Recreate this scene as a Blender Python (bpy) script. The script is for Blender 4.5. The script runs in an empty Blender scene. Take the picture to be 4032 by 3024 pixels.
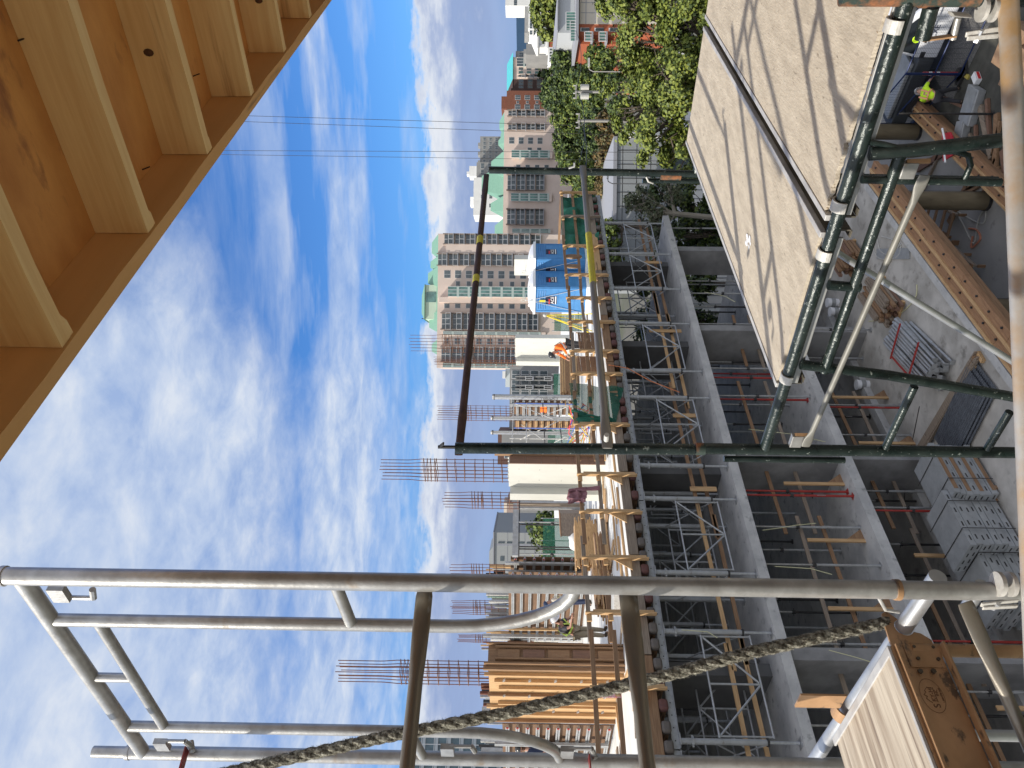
import bpy, bmesh, math, random
from mathutils import Vector, Matrix, noise
random.seed(7)
R=math.radians; PI=math.pi
scene=bpy.context.scene; COL=scene.collection
# ---------------- camera (the photograph is a portrait shot stored on its side: world up points to image left)
F=3030.0; CA=R(40.65); CP=R(.80); RHO=.0118
fw=Vector((math.cos(CA)*math.cos(CP),math.sin(CA)*math.cos(CP),math.sin(CP)))
rt=Vector((math.sin(CA),-math.cos(CA),0)); up=rt.cross(fw)
ex=-up*math.cos(RHO)+rt*math.sin(RHO); ey=up*math.sin(RHO)+rt*math.cos(RHO)
cam_d=bpy.data.cameras.new('camera'); cam=bpy.data.objects.new('camera',cam_d); COL.objects.link(cam)
M=Matrix((ex,ey,-fw)).transposed().to_4x4(); cam.matrix_world=M
cam_d.sensor_width=36; cam_d.lens=F/4032*36; cam_d.clip_start=.05; cam_d.clip_end=20000
scene.camera=cam
# ---------------- world
SUNV=Vector((-.88,.47,.0)).normalized(); SEL=R(37)
world=bpy.data.worlds.new('World'); scene.world=world; world.use_nodes=True
wt=world.node_tree; wt.nodes.clear()
def WN(t,**k):
    n=wt.nodes.new(t)
    for a,b in k.items(): setattr(n,a,b)
    return n
def WL(a,b): wt.links.new(a,b)
def wmath(op,a,b=None,c=None,clamp=False):
    n=WN('ShaderNodeMath',operation=op); n.use_clamp=clamp
    for i,v in enumerate((a,b,c)):
        if v is None: continue
        if isinstance(v,(int,float)): n.inputs[i].default_value=v
        else: WL(v,n.inputs[i])
    return n.outputs[0]
def wramp(v,pts):
    n=WN('ShaderNodeValToRGB'); e=n.color_ramp.elements
    while len(e)>1: e.remove(e[-1])
    e[0].position=pts[0][0]; 
    def c4(c): return (c,c,c,1) if isinstance(c,(int,float)) else tuple(c)+(1,)
    e[0].color=c4(pts[0][1])
    for p,c in pts[1:]: q=e.new(p); q.color=c4(c)
    WL(v,n.inputs[0]); return n.outputs[0]
sky=WN('ShaderNodeTexSky',sky_type='NISHITA'); sky.sun_disc=False; sky.sun_elevation=SEL
sky.sun_rotation=math.atan2(SUNV.x,SUNV.y); sky.air_density=1.0; sky.dust_density=.6; sky.ozone_density=2.5; sky.altitude=0
tc=WN('ShaderNodeTexCoord'); sep=WN('ShaderNodeSeparateXYZ'); WL(tc.outputs['Generated'],sep.inputs[0])
sx,sy,sz=sep.outputs
h=wmath('ADD',wmath('MAXIMUM',sz,0.0),.10)
cx=wmath('DIVIDE',sx,h); cy=wmath('DIVIDE',sy,h)
comb=WN('ShaderNodeCombineXYZ'); WL(cx,comb.inputs[0]); WL(cy,comb.inputs[1])
def wnoise(scale,detail,rough,vec=None,lac=2.0,dist=0.0):
    n=WN('ShaderNodeTexNoise'); n.inputs['Scale'].default_value=scale; n.inputs['Detail'].default_value=detail
    n.inputs['Roughness'].default_value=rough; n.inputs['Distortion'].default_value=dist
    WL(vec or comb.outputs[0],n.inputs['Vector']); return n.outputs['Fac']
side=wmath('ADD',wmath('MULTIPLY',sx,rt.x),wmath('MULTIPLY',sy,rt.y))      # + to the right of the view
n1=wnoise(.75,7,.52,dist=.25); n2=wnoise(2.2,6,.6)
mp=WN('ShaderNodeMapping'); WL(tc.outputs['Generated'],mp.inputs[0]); mp.inputs['Scale'].default_value=(1,1,3.0)
n3=wnoise(9,10,.60,vec=mp.outputs[0]); 
mp2=WN('ShaderNodeMapping'); WL(tc.outputs['Generated'],mp2.inputs[0]); mp2.inputs['Scale'].default_value=(1,1,9.0)
n4=wnoise(3.0,6,.55,vec=mp2.outputs[0])
# high layer: soft broken sheet, denser to the left and up
hb=wramp(sz,[(0,.0),(.13,.0),(.165,.02),(.185,.06),(.205,.26),(.245,.30),(.275,.10),(.33,.30),(.42,.42),(.7,.42),(1,.45)])
lean=wmath('MAXIMUM',wmath('MINIMUM',wmath('MULTIPLY',side,-1.9),.12),-.42)
n5=wnoise(5.5,7,.62,dist=.3)
cov=wmath('ADD',wmath('ADD',wmath('MULTIPLY',n1,.65),wmath('ADD',wmath('MULTIPLY',n2,.35),wmath('MULTIPLY',n5,.18))),wmath('ADD',hb,lean))
high=wramp(cov,[(.60,0),(.76,.42),(.95,.86),(1,.92)])
strk=wmath('MULTIPLY',wramp(n4,[(.44,0),(.60,.9)]),wramp(sz,[(.12,0),(.15,.8),(.26,1),(.36,.25),(.5,0)]))
high=wmath('MAXIMUM',high,wmath('MULTIPLY',strk,.75))
# low bank of cumulus over the horizon
edge=wmath('ADD',.126,wmath('ADD',wmath('MULTIPLY',wmath('SUBTRACT',n3,.5),.085),wmath('MULTIPLY',wmath('SUBTRACT',n4,.5),.03)))
bank=wmath('SMOOTH_MIN',wmath('MULTIPLY',wmath('SUBTRACT',edge,sz),110,clamp=True),1,.1)
depth=wmath('SUBTRACT',edge,sz)
bcol=wramp(wmath('ADD',wmath('MULTIPLY',depth,7),wmath('MULTIPLY',wmath('SUBTRACT',wmath('ADD',wmath('MULTIPLY',n3,.5),wmath('MULTIPLY',n4,.5)),.5),.75)),[(0,(10.5,10.8,11.4)),(.10,(9.0,9.6,10.8)),(.22,(5.4,6.4,9.0)),(.36,(3.9,5.1,8.2)),(.6,(4.2,5.6,8.9)),(.85,(3.6,5.3,8.8)),(1,(3.1,5.1,9.2))])
hcol=wramp(wmath('ADD',wmath('MULTIPLY',n5,.75),wmath('MULTIPLY',n2,.45)),[(.44,(4.6,6.2,9.6)),(.60,(6.9,8.2,10.6)),(.76,(9.6,10.3,11.4))])
tint=WN('ShaderNodeMixRGB',blend_type='MULTIPLY'); tint.inputs[0].default_value=1; WL(sky.outputs[0],tint.inputs[1]); tint.inputs[2].default_value=(.66,1.24,2.0,1)
mA=WN('ShaderNodeMixRGB'); WL(high,mA.inputs[0]); WL(tint.outputs[0],mA.inputs[1]); WL(hcol,mA.inputs[2])
mB=WN('ShaderNodeMixRGB'); WL(bank,mB.inputs[0]); WL(mA.outputs[0],mB.inputs[1]); WL(bcol,mB.inputs[2])
# added brightness in the unseen sky overhead and behind the viewer, fills the shade
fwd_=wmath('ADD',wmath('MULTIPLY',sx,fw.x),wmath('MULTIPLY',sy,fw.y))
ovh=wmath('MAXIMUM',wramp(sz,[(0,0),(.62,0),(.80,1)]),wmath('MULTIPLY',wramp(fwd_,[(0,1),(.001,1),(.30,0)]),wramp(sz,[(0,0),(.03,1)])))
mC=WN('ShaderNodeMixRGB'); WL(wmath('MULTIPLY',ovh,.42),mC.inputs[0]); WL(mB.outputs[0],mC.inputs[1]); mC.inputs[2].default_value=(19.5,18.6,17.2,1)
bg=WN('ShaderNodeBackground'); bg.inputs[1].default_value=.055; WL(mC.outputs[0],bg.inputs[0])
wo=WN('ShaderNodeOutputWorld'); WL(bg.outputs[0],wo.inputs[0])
# ---------------- sun
sd=bpy.data.lights.new('sun','SUN'); sd.energy=3.4; sd.angle=R(.53); sd.color=(1,.93,.82)
sun=bpy.data.objects.new('sun',sd); COL.objects.link(sun)
toward=Vector((SUNV.x*math.cos(SEL),SUNV.y*math.cos(SEL),math.sin(SEL)))
sun.rotation_euler=(-toward).to_track_quat('-Z','Y').to_euler(); sun.location=(-20,20,30)
vs=scene.view_settings; vs.view_transform='Standard'; vs.look='None'; vs.gamma=1; vs.exposure=.54
scene.render.engine='CYCLES'
scene.cycles.max_bounces=8; scene.cycles.diffuse_bounces=5
# ---------------- pixel helpers: read a place in the photograph onto a real plane of the site
def ray(px,py): return fw+ex*((px-2016)/F)-ey*((py-1512)/F)
def pl(px,py,x=None,y=None,z=None,d=None):
    v=ray(px,py)
    if x is not None: return v*(x/v.x)
    if y is not None: return v*(y/v.y)
    if z is not None: return v*(z/v.z)
    return v*d
def xat(py,y,z):          # x of the point on the line (y,z) that is seen at height py
    lo,hi=-2.,400.
    for _ in range(50):
        m=(lo+hi)/2; P=Vector((m,y,z)); q=1512-F*(P@ey if False else P.dot(ey))/P.dot(fw)
        if P.dot(fw)<=0 or q>py: lo=m
        else: hi=m
    return (lo+hi)/2
# ---------------- materials
MATS={}
def mat(name,col,rough=.7,metal=0,col2=None,nscale=8,nd=5,stretch=(1,1,1),lo=.35,hi=.65,bump=0,bscale=None,col3=None,s3=40,l3=.6,h3=.7,spec=None,coord='Object',alpha=None,emit=None):
    if name in MATS: return MATS[name]
    m=bpy.data.materials.new(name); MATS[name]=m; m.use_nodes=True; nt=m.node_tree; b=nt.nodes['Principled BSDF']
    b.inputs['Roughness'].default_value=rough; b.inputs['Metallic'].default_value=metal
    b.inputs['Base Color'].default_value=tuple(col)+(1,)
    if spec is not None: b.inputs['Specular IOR Level'].default_value=spec
    t=nt.nodes.new('ShaderNodeTexCoord'); mp=nt.nodes.new('ShaderNodeMapping'); mp.inputs['Scale'].default_value=stretch
    nt.links.new(t.outputs[coord],mp.inputs[0])
    def nz(s,d=nd):
        n=nt.nodes.new('ShaderNodeTexNoise'); n.inputs['Scale'].default_value=s; n.inputs['Detail'].default_value=d; n.inputs['Roughness'].default_value=.6
        nt.links.new(mp.outputs[0],n.inputs['Vector']); return n.outputs['Fac']
    def rp(v,a,bb):
        n=nt.nodes.new('ShaderNodeMapRange'); n.inputs[1].default_value=a; n.inputs[2].default_value=bb; nt.links.new(v,n.inputs[0]); return n.outputs[0]
    out=None
    if col2 is not None:
        mx=nt.nodes.new('ShaderNodeMixRGB'); nt.links.new(rp(nz(nscale),lo,hi),mx.inputs[0]); mx.inputs[1].default_value=tuple(col)+(1,); mx.inputs[2].default_value=tuple(col2)+(1,); out=mx.outputs[0]
        if col3 is not None:
            m3=nt.nodes.new('ShaderNodeMixRGB'); nt.links.new(rp(nz(s3,8),l3,h3),m3.inputs[0]); nt.links.new(out,m3.inputs[1]); m3.inputs[2].default_value=tuple(col3)+(1,); out=m3.outputs[0]
        nt.links.new(out,b.inputs['Base Color'])
    if bump:
        bp=nt.nodes.new('ShaderNodeBump'); bp.inputs['Strength'].default_value=bump; bp.inputs['Distance'].default_value=.01; nt.links.new(nz(bscale or nscale*3,6),bp.inputs['Height']); nt.links.new(bp.outputs[0],b.inputs['Normal'])
    if alpha is not None: b.inputs['Alpha'].default_value=alpha
    if emit: b.inputs['Emission Color'].default_value=tuple(emit[0])+(1,); b.inputs['Emission Strength'].default_value=emit[1]
    return m
ST={'x':(.06,1,1),'y':(1,.06,1),'z':(1,1,.06)}
def wood(kind,ax):
    c={'fresh':((.58,.38,.19),(.42,.25,.115),(.15,.08,.04)),'grey':((.30,.24,.18),(.19,.145,.105),(.08,.06,.05)),'brown':((.30,.18,.095),(.20,.11,.055),(.07,.04,.025)),'amber':((.36,.20,.10),(.25,.13,.065),(.12,.06,.03)),'red':((.22,.12,.075),(.16,.09,.06),(.07,.045,.03))}[kind]
    return mat('wood_%s_%s'%(kind,ax),c[0],.75,0,c[1],42,7,ST[ax],.36,.64,.35,60,c[2],13,.64,.70)
galv=mat('galvanised_steel',(.46,.46,.445),.40,.55,(.34,.335,.32),18,9,(1,1,1),.38,.62,.10,90,(.30,.22,.14),7,.61,.74)
galvb=mat('bright_aluminium',(.62,.64,.66),.35,.7,(.45,.46,.48),12,4,(1,1,1),.3,.7,.05,40)
alu=mat('site_aluminium',(.45,.46,.46),.5,.45,(.33,.33,.32),6,5,(1,1,1),.35,.7,.08,40,(.22,.19,.15),11,.6,.75)
greenp=mat('green_paint',(.009,.018,.017),.25,.2,(.028,.040,.037),11,6,(1,1,1),.38,.62,.25,70,(.26,.29,.27),55,.63,.68)
rusty=mat('rusty_green_steel',(.30,.12,.05),.7,.1,(.035,.055,.045),16,7,(1,1,1),.42,.58,.3,70,(.45,.42,.38),30,.66,.72)
darkrail=mat('rusted_brown_steel',(.045,.025,.02),.6,.2,(.08,.045,.035),20,5,bump=.2)
redst=mat('red_prop_paint',(.42,.04,.03),.5,.1,(.28,.035,.03),14,5,(1,1,1),.35,.7,col3=(.35,.3,.28),s3=30,l3=.66,h3=.72)
blackst=mat('dark_steel',(.03,.03,.032),.5,.3,(.06,.055,.05),12)
ply=mat('weathered_plywood',(.57,.50,.395),.75,0,(.44,.38,.295),12,9,(.5,1.8,1),.36,.64,.45,60,(.26,.215,.16),34,.61,.70)
plyedge=mat('plywood_edge',(.42,.31,.19),.8,0,(.22,.15,.09),60,3,(.02,.02,1),.4,.6)
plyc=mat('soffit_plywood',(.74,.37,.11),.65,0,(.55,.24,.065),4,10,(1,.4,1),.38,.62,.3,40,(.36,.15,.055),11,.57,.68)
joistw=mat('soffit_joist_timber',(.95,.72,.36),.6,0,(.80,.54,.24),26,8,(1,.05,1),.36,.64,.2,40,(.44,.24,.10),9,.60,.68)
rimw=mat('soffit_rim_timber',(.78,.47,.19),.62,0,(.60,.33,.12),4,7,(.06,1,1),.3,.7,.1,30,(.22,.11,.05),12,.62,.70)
conc=mat('concrete',(.54,.53,.50),.85,0,(.40,.395,.38),1.6,9,(1,1,1),.38,.62,.3,25,(.25,.25,.235),4.1,.58,.70)
concl=mat('pale_concrete_column',(.60,.60,.55),.85,0,(.50,.50,.45),1.5,7,(1,1,.4),.3,.7,.12,30,(.34,.34,.31),9,.68,.74)
floorc=mat('site_floor_concrete',(.50,.475,.43),.9,0,(.34,.32,.285),1.1,10,(1,1,1),.38,.62,.3,14,(.22,.205,.18),2.3,.56,.70)
white=mat('white_membrane',(.82,.82,.80),.5,0,(.62,.62,.60),2.2,8,(.4,1,1),.35,.7,.2,12,(.40,.38,.35),3.3,.62,.72)
concd=mat('interior_concrete',(.13,.127,.12),.9,0,(.075,.073,.07),1.3,9,(1,1,1),.3,.7,.1,20)  # dark copy of the slab concrete, interior shade put into the colour
ropem=mat('frayed_rope',(.40,.385,.31),.95,0,(.10,.088,.065),90,6,(1,1,1),.40,.58,1.0,160)
ochre=mat('stained_aluminium_rail',(.50,.30,.155),.5,.15,(.36,.21,.105),9,8,(.6,1,1),.38,.62,.1,50,(.13,.09,.06),22,.60,.66)
trimm=mat('trim_aluminium',(.56,.55,.53),.55,.15,(.42,.41,.40),14,7,(1,1,1),.38,.62,.1,50)
chan=mat('shaded_channel',(.16,.14,.11),.7,.1,(.10,.09,.07),9)  # dark matte rail colour stands for the shadow in the deck slot
steelwhite=mat('worn_white_steel',(.62,.61,.57),.5,.2,(.45,.44,.41),20,6,bump=.3)
yellowt=mat('yellow_tape',(.60,.56,.04),.5,0,(.48,.45,.05),30)
# ---------------- mesh collector
class MB:
    def __init__(s): s.v=[]; s.f=[]; s.mi=[]; s.m=0
    def add(s,vs,fs):
        n=len(s.v); s.v+= [Vector(v) for v in vs]; s.f+=[tuple(i+n for i in f) for f in fs]; s.mi+=[s.m]*len(fs); return s
    def obox(s,o,a,b,c):
        o,a,b,c=map(Vector,(o,a,b,c)); v=[o,o+a,o+a+b,o+b,o+c,o+a+c,o+a+b+c,o+b+c]
        fs=[(0,3,2,1),(4,5,6,7),(0,1,5,4),(1,2,6,5),(2,3,7,6),(3,0,4,7)]
        if a.cross(b).dot(c)<0: fs=[f[::-1] for f in fs]
        return s.add(v,fs)
    def box(s,x0,x1,y0,y1,z0,z1): return s.obox((x0,y0,z0),(x1-x0,0,0),(0,y1-y0,0),(0,0,z1-z0))
    def bar(s,p,q,w,h,upv=(0,0,1)):       # rectangular bar p->q centred on the line, w sideways, h along upv
        p=Vector(p);q=Vector(q);d=(q-p); t=d.normalized(); u=Vector(upv); sd=t.cross(u)
        if sd.length<1e-4: sd=t.cross(Vector((1,0,0)))
        sd.normalize(); u=sd.cross(t).normalized()
        return s.obox(p-sd*w/2-u*h/2,sd*w,u*h,d)
    def tube(s,pts,r,n=12,cap=True,rs=None):
        pts=[Vector(p) for p in pts]; k=len(pts); base=len(s.v); prev=None; vs=[]
        for i,p in enumerate(pts):
            t=((pts[min(i+1,k-1)]-pts[max(i-1,0)])).normalized()
            if prev is None:
                a=t.cross(Vector((0,0,1)));
                if a.length<.01: a=t.cross(Vector((1,0,0)))
                a.normalize()
            else:
                a=prev-t*prev.dot(t); a.normalize()
            prev=a; b=t.cross(a); rr=rs[i] if rs else r
            ra,rb=(rr if isinstance(rr,tuple) else (rr,rr))
            for j in range(n):
                an=2*PI*j/n; vs.append(p+a*(math.cos(an)*ra)+b*(math.sin(an)*rb))
        fs=[]
        for i in range(k-1):
            for j in range(n):
                j2=(j+1)%n; fs.append((i*n+j,i*n+j2,(i+1)*n+j2,(i+1)*n+j))
        if cap: fs.append(tuple(range(n))[::-1]); fs.append(tuple((k-1)*n+j for j in range(n)))
        return s.add(vs,fs)
    def prism(s,pts,ext):                 # planar outline extruded by ext
        pts=[Vector(p) for p in pts]; n=len(pts); e=Vector(ext)
        nrm=Vector((0,0,0))
        for i in range(n): nrm+=pts[i].cross(pts[(i+1)%n])
        if nrm.dot(e)>0: pts=pts[::-1]
        vs=pts+[p+e for p in pts]
        fs=[tuple(range(n)),tuple(range(2*n-1,n-1,-1))]+[(i,i+n,(i+1)%n+n,(i+1)%n)[::1] for i in range(n)]
        return s.add(vs,fs)
    def sphere(s,c,r,nu=12,nv=8,v0=0,v1=1,sc=(1,1,1)):
        c=Vector(c); vs=[];fs=[]
        for i in range(nv+1):
            th=PI*(v0+(v1-v0)*i/nv)
            for j in range(nu):
                ph=2*PI*j/nu; vs.append(c+Vector((math.sin(th)*math.cos(ph)*r*sc[0],math.sin(th)*math.sin(ph)*r*sc[1],math.cos(th)*r*sc[2])))
        for i in range(nv):
            for j in range(nu): fs.append((i*nu+j,(i+1)*nu+j,(i+1)*nu+(j+1)%nu,i*nu+(j+1)%nu))
        return s.add(vs,fs)
    def build(s,name,m,parent=None,smooth=False,bevel=0):
        me=bpy.data.meshes.new(name); off=Vector((0,0,0))
        if parent is not None and parent.get('_abs'): 
            q=parent
            off=Vector(q['_abs'])
        me.from_pydata([tuple(v-off) for v in s.v],[],s.f)
        for mm in (m if isinstance(m,(list,tuple)) else [m]): me.materials.append(mm)
        if isinstance(m,(list,tuple)): me.polygons.foreach_set('material_index',s.mi)
        if smooth:
            me.polygons.foreach_set('use_smooth',[True]*len(me.polygons))
            try: me.set_sharp_from_angle(angle=R(40))
            except Exception: pass
        me.update(); o=bpy.data.objects.new(name,me); COL.objects.link(o)
        if bevel:
            b=o.modifiers.new('bevel','BEVEL'); b.width=bevel; b.segments=2; b.limit_method='ANGLE'
        if parent is not None: o.parent=parent; o['_abs']=tuple(off)
        return o
def tag(o,label=None,cat=None,group=None,kind=None):
    if label: o['label']=label
    if cat: o['category']=cat
    if group: o['group']=group
    if kind: o['kind']=kind
    return o
def thing(name,loc,label,cat,group=None,rz=0,absolute=True):
    o=bpy.data.objects.new(name,None); COL.objects.link(o); o.location=loc; o.rotation_euler.z=rz; o.empty_display_size=.2
    if absolute: o['_abs']=tuple(loc)
    return tag(o,label,cat,group)
CHILD={}
def link_child(c,p):
    c.parent=p; CHILD.setdefault(p.name,[]).append(c)
def copy_tree(o,parent=None,loc=None,rz=None,label=None):
    c=o.copy(); COL.objects.link(c); c.parent=parent
    if loc is not None: c.location=loc
    if rz is not None: c.rotation_euler.z=rz
    if label: c['label']=label
    for ch in o.children: copy_tree(ch,c)
    return c
def mesh_copy(o,parent,loc,rot=None,scale=None):
    c=o.copy(); COL.objects.link(c); c.parent=parent; c.location=loc
    if rot is not None: c.rotation_euler=rot
    if scale is not None: c.scale=scale
    return c
def one(mb,name,m,label,cat,group=None,smooth=False,kind=None,bevel=0):
    o=mb.build(name,m,None,smooth,bevel); return tag(o,label,cat,group,kind)
def recenter(o,loc):      # give a single-mesh thing a sensible origin
    loc=Vector(loc); o.data.transform(Matrix.Translation(-loc)); o.location=loc; return o
ORD=['first','second','third','fourth','fifth','sixth','seventh','eighth','ninth','tenth','eleventh','twelfth','thirteenth','fourteenth','fifteenth','sixteenth','seventeenth','eighteenth','nineteenth','twentieth']
def ordw(n):
    if n<=20: return ORD[n-1]
    t={2:'twenty',3:'thirty',4:'forty',5:'fifty',6:'sixty'}[n//10]
    return (t[:-1]+'ieth') if n%10==0 else t+'-'+ORD[n%10-1]
def text_part(s,size,name,m,parent,mw,extrude=.001,align='CENTER'):
    cu=bpy.data.curves.new('t','FONT'); cu.body=s; cu.size=size; cu.extrude=extrude; cu.align_x=align; cu.align_y='CENTER'
    o=bpy.data.objects.new('t',cu); COL.objects.link(o); dg=bpy.context.evaluated_depsgraph_get(); dg.update()
    me=bpy.data.meshes.new_from_object(o.evaluated_get(dg)); bpy.data.objects.remove(o); bpy.data.curves.remove(cu)
    me.transform(mw)
    off=Vector(parent['_abs']) if parent is not None and parent.get('_abs') else Vector((0,0,0))
    me.transform(Matrix.Translation(-off)); me.materials.clear(); me.materials.append(m)
    n=bpy.data.objects.new(name,me); COL.objects.link(n); n.parent=parent
    return n
def frame_mat(o,xa,ya):   # matrix mapping text plane to origin o, x axis xa, y axis ya
    xa=Vector(xa).normalized(); ya=Vector(ya).normalized(); za=xa.cross(ya)
    m=Matrix((xa,ya,za)).transposed().to_4x4(); m.translation=Vector(o); return m
# ================= NEAR: formwork soffit overhead =================
H=1.0; RY=1.03
cl=thing('formwork_ceiling',(2.5,.4,H),'orange lit plywood formwork soffit with timber joists hanging over the scaffold at upper left','formwork')
XS0,XS1=.2,8.2
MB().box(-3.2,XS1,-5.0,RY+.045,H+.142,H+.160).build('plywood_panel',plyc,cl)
for k in range(-1,15):
    x=1.302+.4925*k
    b=MB(); w=.04; nseg=14; y0=-1.6; y1=RY-.002
    tw=random.uniform(-.006,.006)
    for i in range(nseg):
        ya=y0+(y1-y0)*i/nseg; yb=y0+(y1-y0)*(i+1)/nseg
        def wob(y): return .004*math.sin(y*5+k)+.0025*math.sin(y*13+2*k)
        o0=wob(ya); o1=wob(yb)
        vs=[(x+o0,ya,H),(x+w+o0,ya,H),(x+w,ya,H+.1415),(x,ya,H+.1415),(x+o1,yb,H),(x+w+o1,yb,H),(x+w,yb,H+.1415),(x,yb,H+.1415)]
        fs=[(0,4,5,1),(1,5,6,2),(2,6,7,3),(3,7,4,0)]
        if i==0: fs.append((0,1,2,3))
        if i==nseg-1: fs.append((4,7,6,5))
        b.add(vs,fs)
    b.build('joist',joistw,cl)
    MB().prism([(x+w+.001,RY-.0015,H+.002),(x+w+.001,RY-.035,H+.004),(x+w+.001,RY-.06,H+.02),(x+w+.001,RY-.065,H+.04),(x+w+.001,RY-.0015,H+.05)],(.014,0,0)).build('wood_block',joistw,cl)
rb=MB()
for i in range(40):
    xa=XS0+(XS1-XS0)*i/40; xb=XS0+(XS1-XS0)*(i+1)/40
    wa=.0035*math.sin(xa*9)+.002*math.sin(xa*31); wb=.0035*math.sin(xb*9)+.002*math.sin(xb*31)
    vs=[(xa,RY,H-.004+wa),(xa,RY+.04,H-.004),(xa,RY+.04,H+.1415),(xa,RY,H+.1415),(xb,RY,H-.004+wb),(xb,RY+.04,H-.004),(xb,RY+.04,H+.1415),(xb,RY,H+.1415)]
    rb.add(vs,[(0,1,5,4),(1,2,6,5),(2,3,7,6),(3,0,4,7)])
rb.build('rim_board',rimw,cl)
# unseen storey at the camera, slab and wall added to block light from behind
one(MB().box(-3.2,XS1,-5.0,.25,-1.85,-1.62),'floor',floorc,None,None,kind='structure')
one(MB().box(-3.2,XS1,-5.2,-5.001,-1.62,H+.14),'wall',concd,None,None,kind='structure')
# knots and nails seen on the joists
kn=mat('wood_knot',(.13,.06,.03),.7,0,(.07,.03,.015),40)
for x,y,z in [(1.302+.4925*1,.62,H+.05),(1.302+.4925*2,.30,H+.09),(1.302+.4925*4,.83,H+.06),(1.302+.4925*4,.55,H+.05),(1.302+.4925*5,.80,H+.08),(1.302,.55,H+.06),(1.302+.4925*2,.72,H+.09),(1.302+.4925*3,.35,H+.06),(1.302+.4925*6,.7,H+.06),(1.302+.4925*1,.2,H+.10)]:
    MB().tube([(x-.0015,y,z),(x+.004,y,z)],.011,10,rs=[(.011,.015),(.011,.015)]).build('knot',kn,cl)
nail=mat('nail_steel',(.05,.04,.035),.4,.6)
for px,py in [(70,161),(560,668),(760,300)]:
    p=pl(px,py,z=H+.1415); MB().tube([p,p+Vector((.008,-.006,-.022))],.002,6).build('nail',nail,cl)

# ================= NEAR: galvanised walk-through frame =================
GX=1.07
def g(y,z,dx=0): return (GX+dx,y,z)
gf=thing('scaffold_bay',(GX,1.54,-2.2),'galvanised walk-through scaffold frame with curved inner legs, nearest the camera','scaffold frame')
def T(pts,r,name,m,par,n=20): return MB().tube(pts,r,n).build(name,m,par,True)
T([g(1.54,-2.2),g(1.54,1.26)],.0215,'upright',galv,gf)
T([g(1.54,1.225),g(1.54,1.236)],.0245,'collar',galv,gf)
T([g(1.54,1.26),g(1.54,1.5)],.0195,'spigot',galv,gf)
T([g(1.54,-.875),g(1.54,-.887)],.0245,'collar',ochre,gf)
T([g(2.48,-2.2),g(2.48,1.24)],.0215,'upright',galv,gf)
T([g(2.48,1.24),g(2.48,1.35)],.018,'spigot',galv,gf)
T([g(2.48,1.232),g(2.48,1.243)],.0235,'collar',galv,gf)
T([g(1.545,1.19),g(2.475,1.19)],.0215,'top_bar',galv,gf)
def legpts(y0,y1,zt,zb,sgn):
    pts=[g(y0,zt),g(y0,zb+.30)]
    for i in range(1,9):
        t=i/8*PI/2; pts.append(g(y0+sgn*(abs(y1-y0))*(1-math.cos(t)),zb+.30-.30*math.sin(t)))
    return pts
T(legpts(1.725,1.55,1.18,-.13,-1),.0165,'inner_leg',galv,gf)
T(legpts(2.30,2.47,1.18,-.13,1),.0165,'inner_leg',galv,gf)
T([g(1.73,1.07),g(2.30,1.07)],.0150,'header_bar',galv,gf)
T([g(2.01,1.18),g(2.01,1.075)],.0130,'strut',galv,gf)
T([g(1.545,.44),g(1.72,.425)],.0150,'strut',galv,gf)
T([g(2.305,.33),g(2.475,.30)],.0150,'strut',galv,gf)
def pin(y,z,sgn,par,redplate=False):
    b=MB(); b.obox(g(y+sgn*.02,z,-.012),(0,sgn*.05,0),(.018,0,0),(0,0,.04)); b.build('latch_lug',galv,par)
    b=MB().tube([g(y+sgn*.065,z+.015),g(y+sgn*.066,z-.055)],.006,8); b.build('latch_bar',galv,par,True)
    b=MB().tube([g(y+sgn*.066,z-.055),g(y+sgn*.03,z-.065)],.008,8); b.build('latch_pin',galv,par,True)
pin(1.56,1.10,1,gf); pin(2.46,1.09,-1,gf); pin(2.46,.20,-1,gf); pin(2.46,-.17,-1,gf)
# red flat brace ends hanging on the outer pins
redp=mat('red_flat_steel',(.30,.02,.02),.5,.2,(.12,.06,.05),12)
for z in (1.02,-.24):
    b=MB(); b.prism([g(2.425,z+.02,-.005),g(2.455,z+.02,-.005),g(2.47,z-.02,-.1),g(2.43,z-.03,-.1)],(0,.0,.004))
    o=thing('brace_end',(GX,2.44,z),('upper' if z>0 else 'lower')+' red flattened brace end pinned to the outer leg of the galvanised frame','scaffold brace','red brace ends on the galvanised frame')
    MB().bar(g(2.44,z+.02,-.002),g(2.46,z-.015,-.7),.035,.004,(0,0,1)).build('flat_bar',redp,o)
    T([g(2.44,z,-.01),g(2.44,z+.015,.02)],.009,'pin',galv,o)
# lower bay of the same galvanised bay
lf=thing('scaffold_bay',(GX,1.8,-3.2),'lower galvanised scaffold frame with the ledger tube that carries the near left deck','scaffold frame')
T([(1.13,1.57,-1.012),(1.13,2.75,-.965)],.0215,'ledger',galvb,lf)
T([(1.13,1.60,-1.13),(1.13,1.70,-1.13)],.0165,'header_bar',galvb,lf)
T([pl(3457,2348,x=1.10),pl(3487,2402,x=1.13),pl(3540,2410,x=1.13)],.0045,'spring_pin',steelwhite,lf,8)
T([g(1.80,-1.0,0),g(1.80,-2.8,0)],.0165,'inner_leg',ochre,lf)
T([g(2.26,-1.0,0),g(2.26,-2.8,0)],.0165,'inner_leg',galvb,lf)
T([g(2.48,-2.2,0),g(2.48,-3.2,0)],.0215,'upright',galv,lf)
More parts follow.
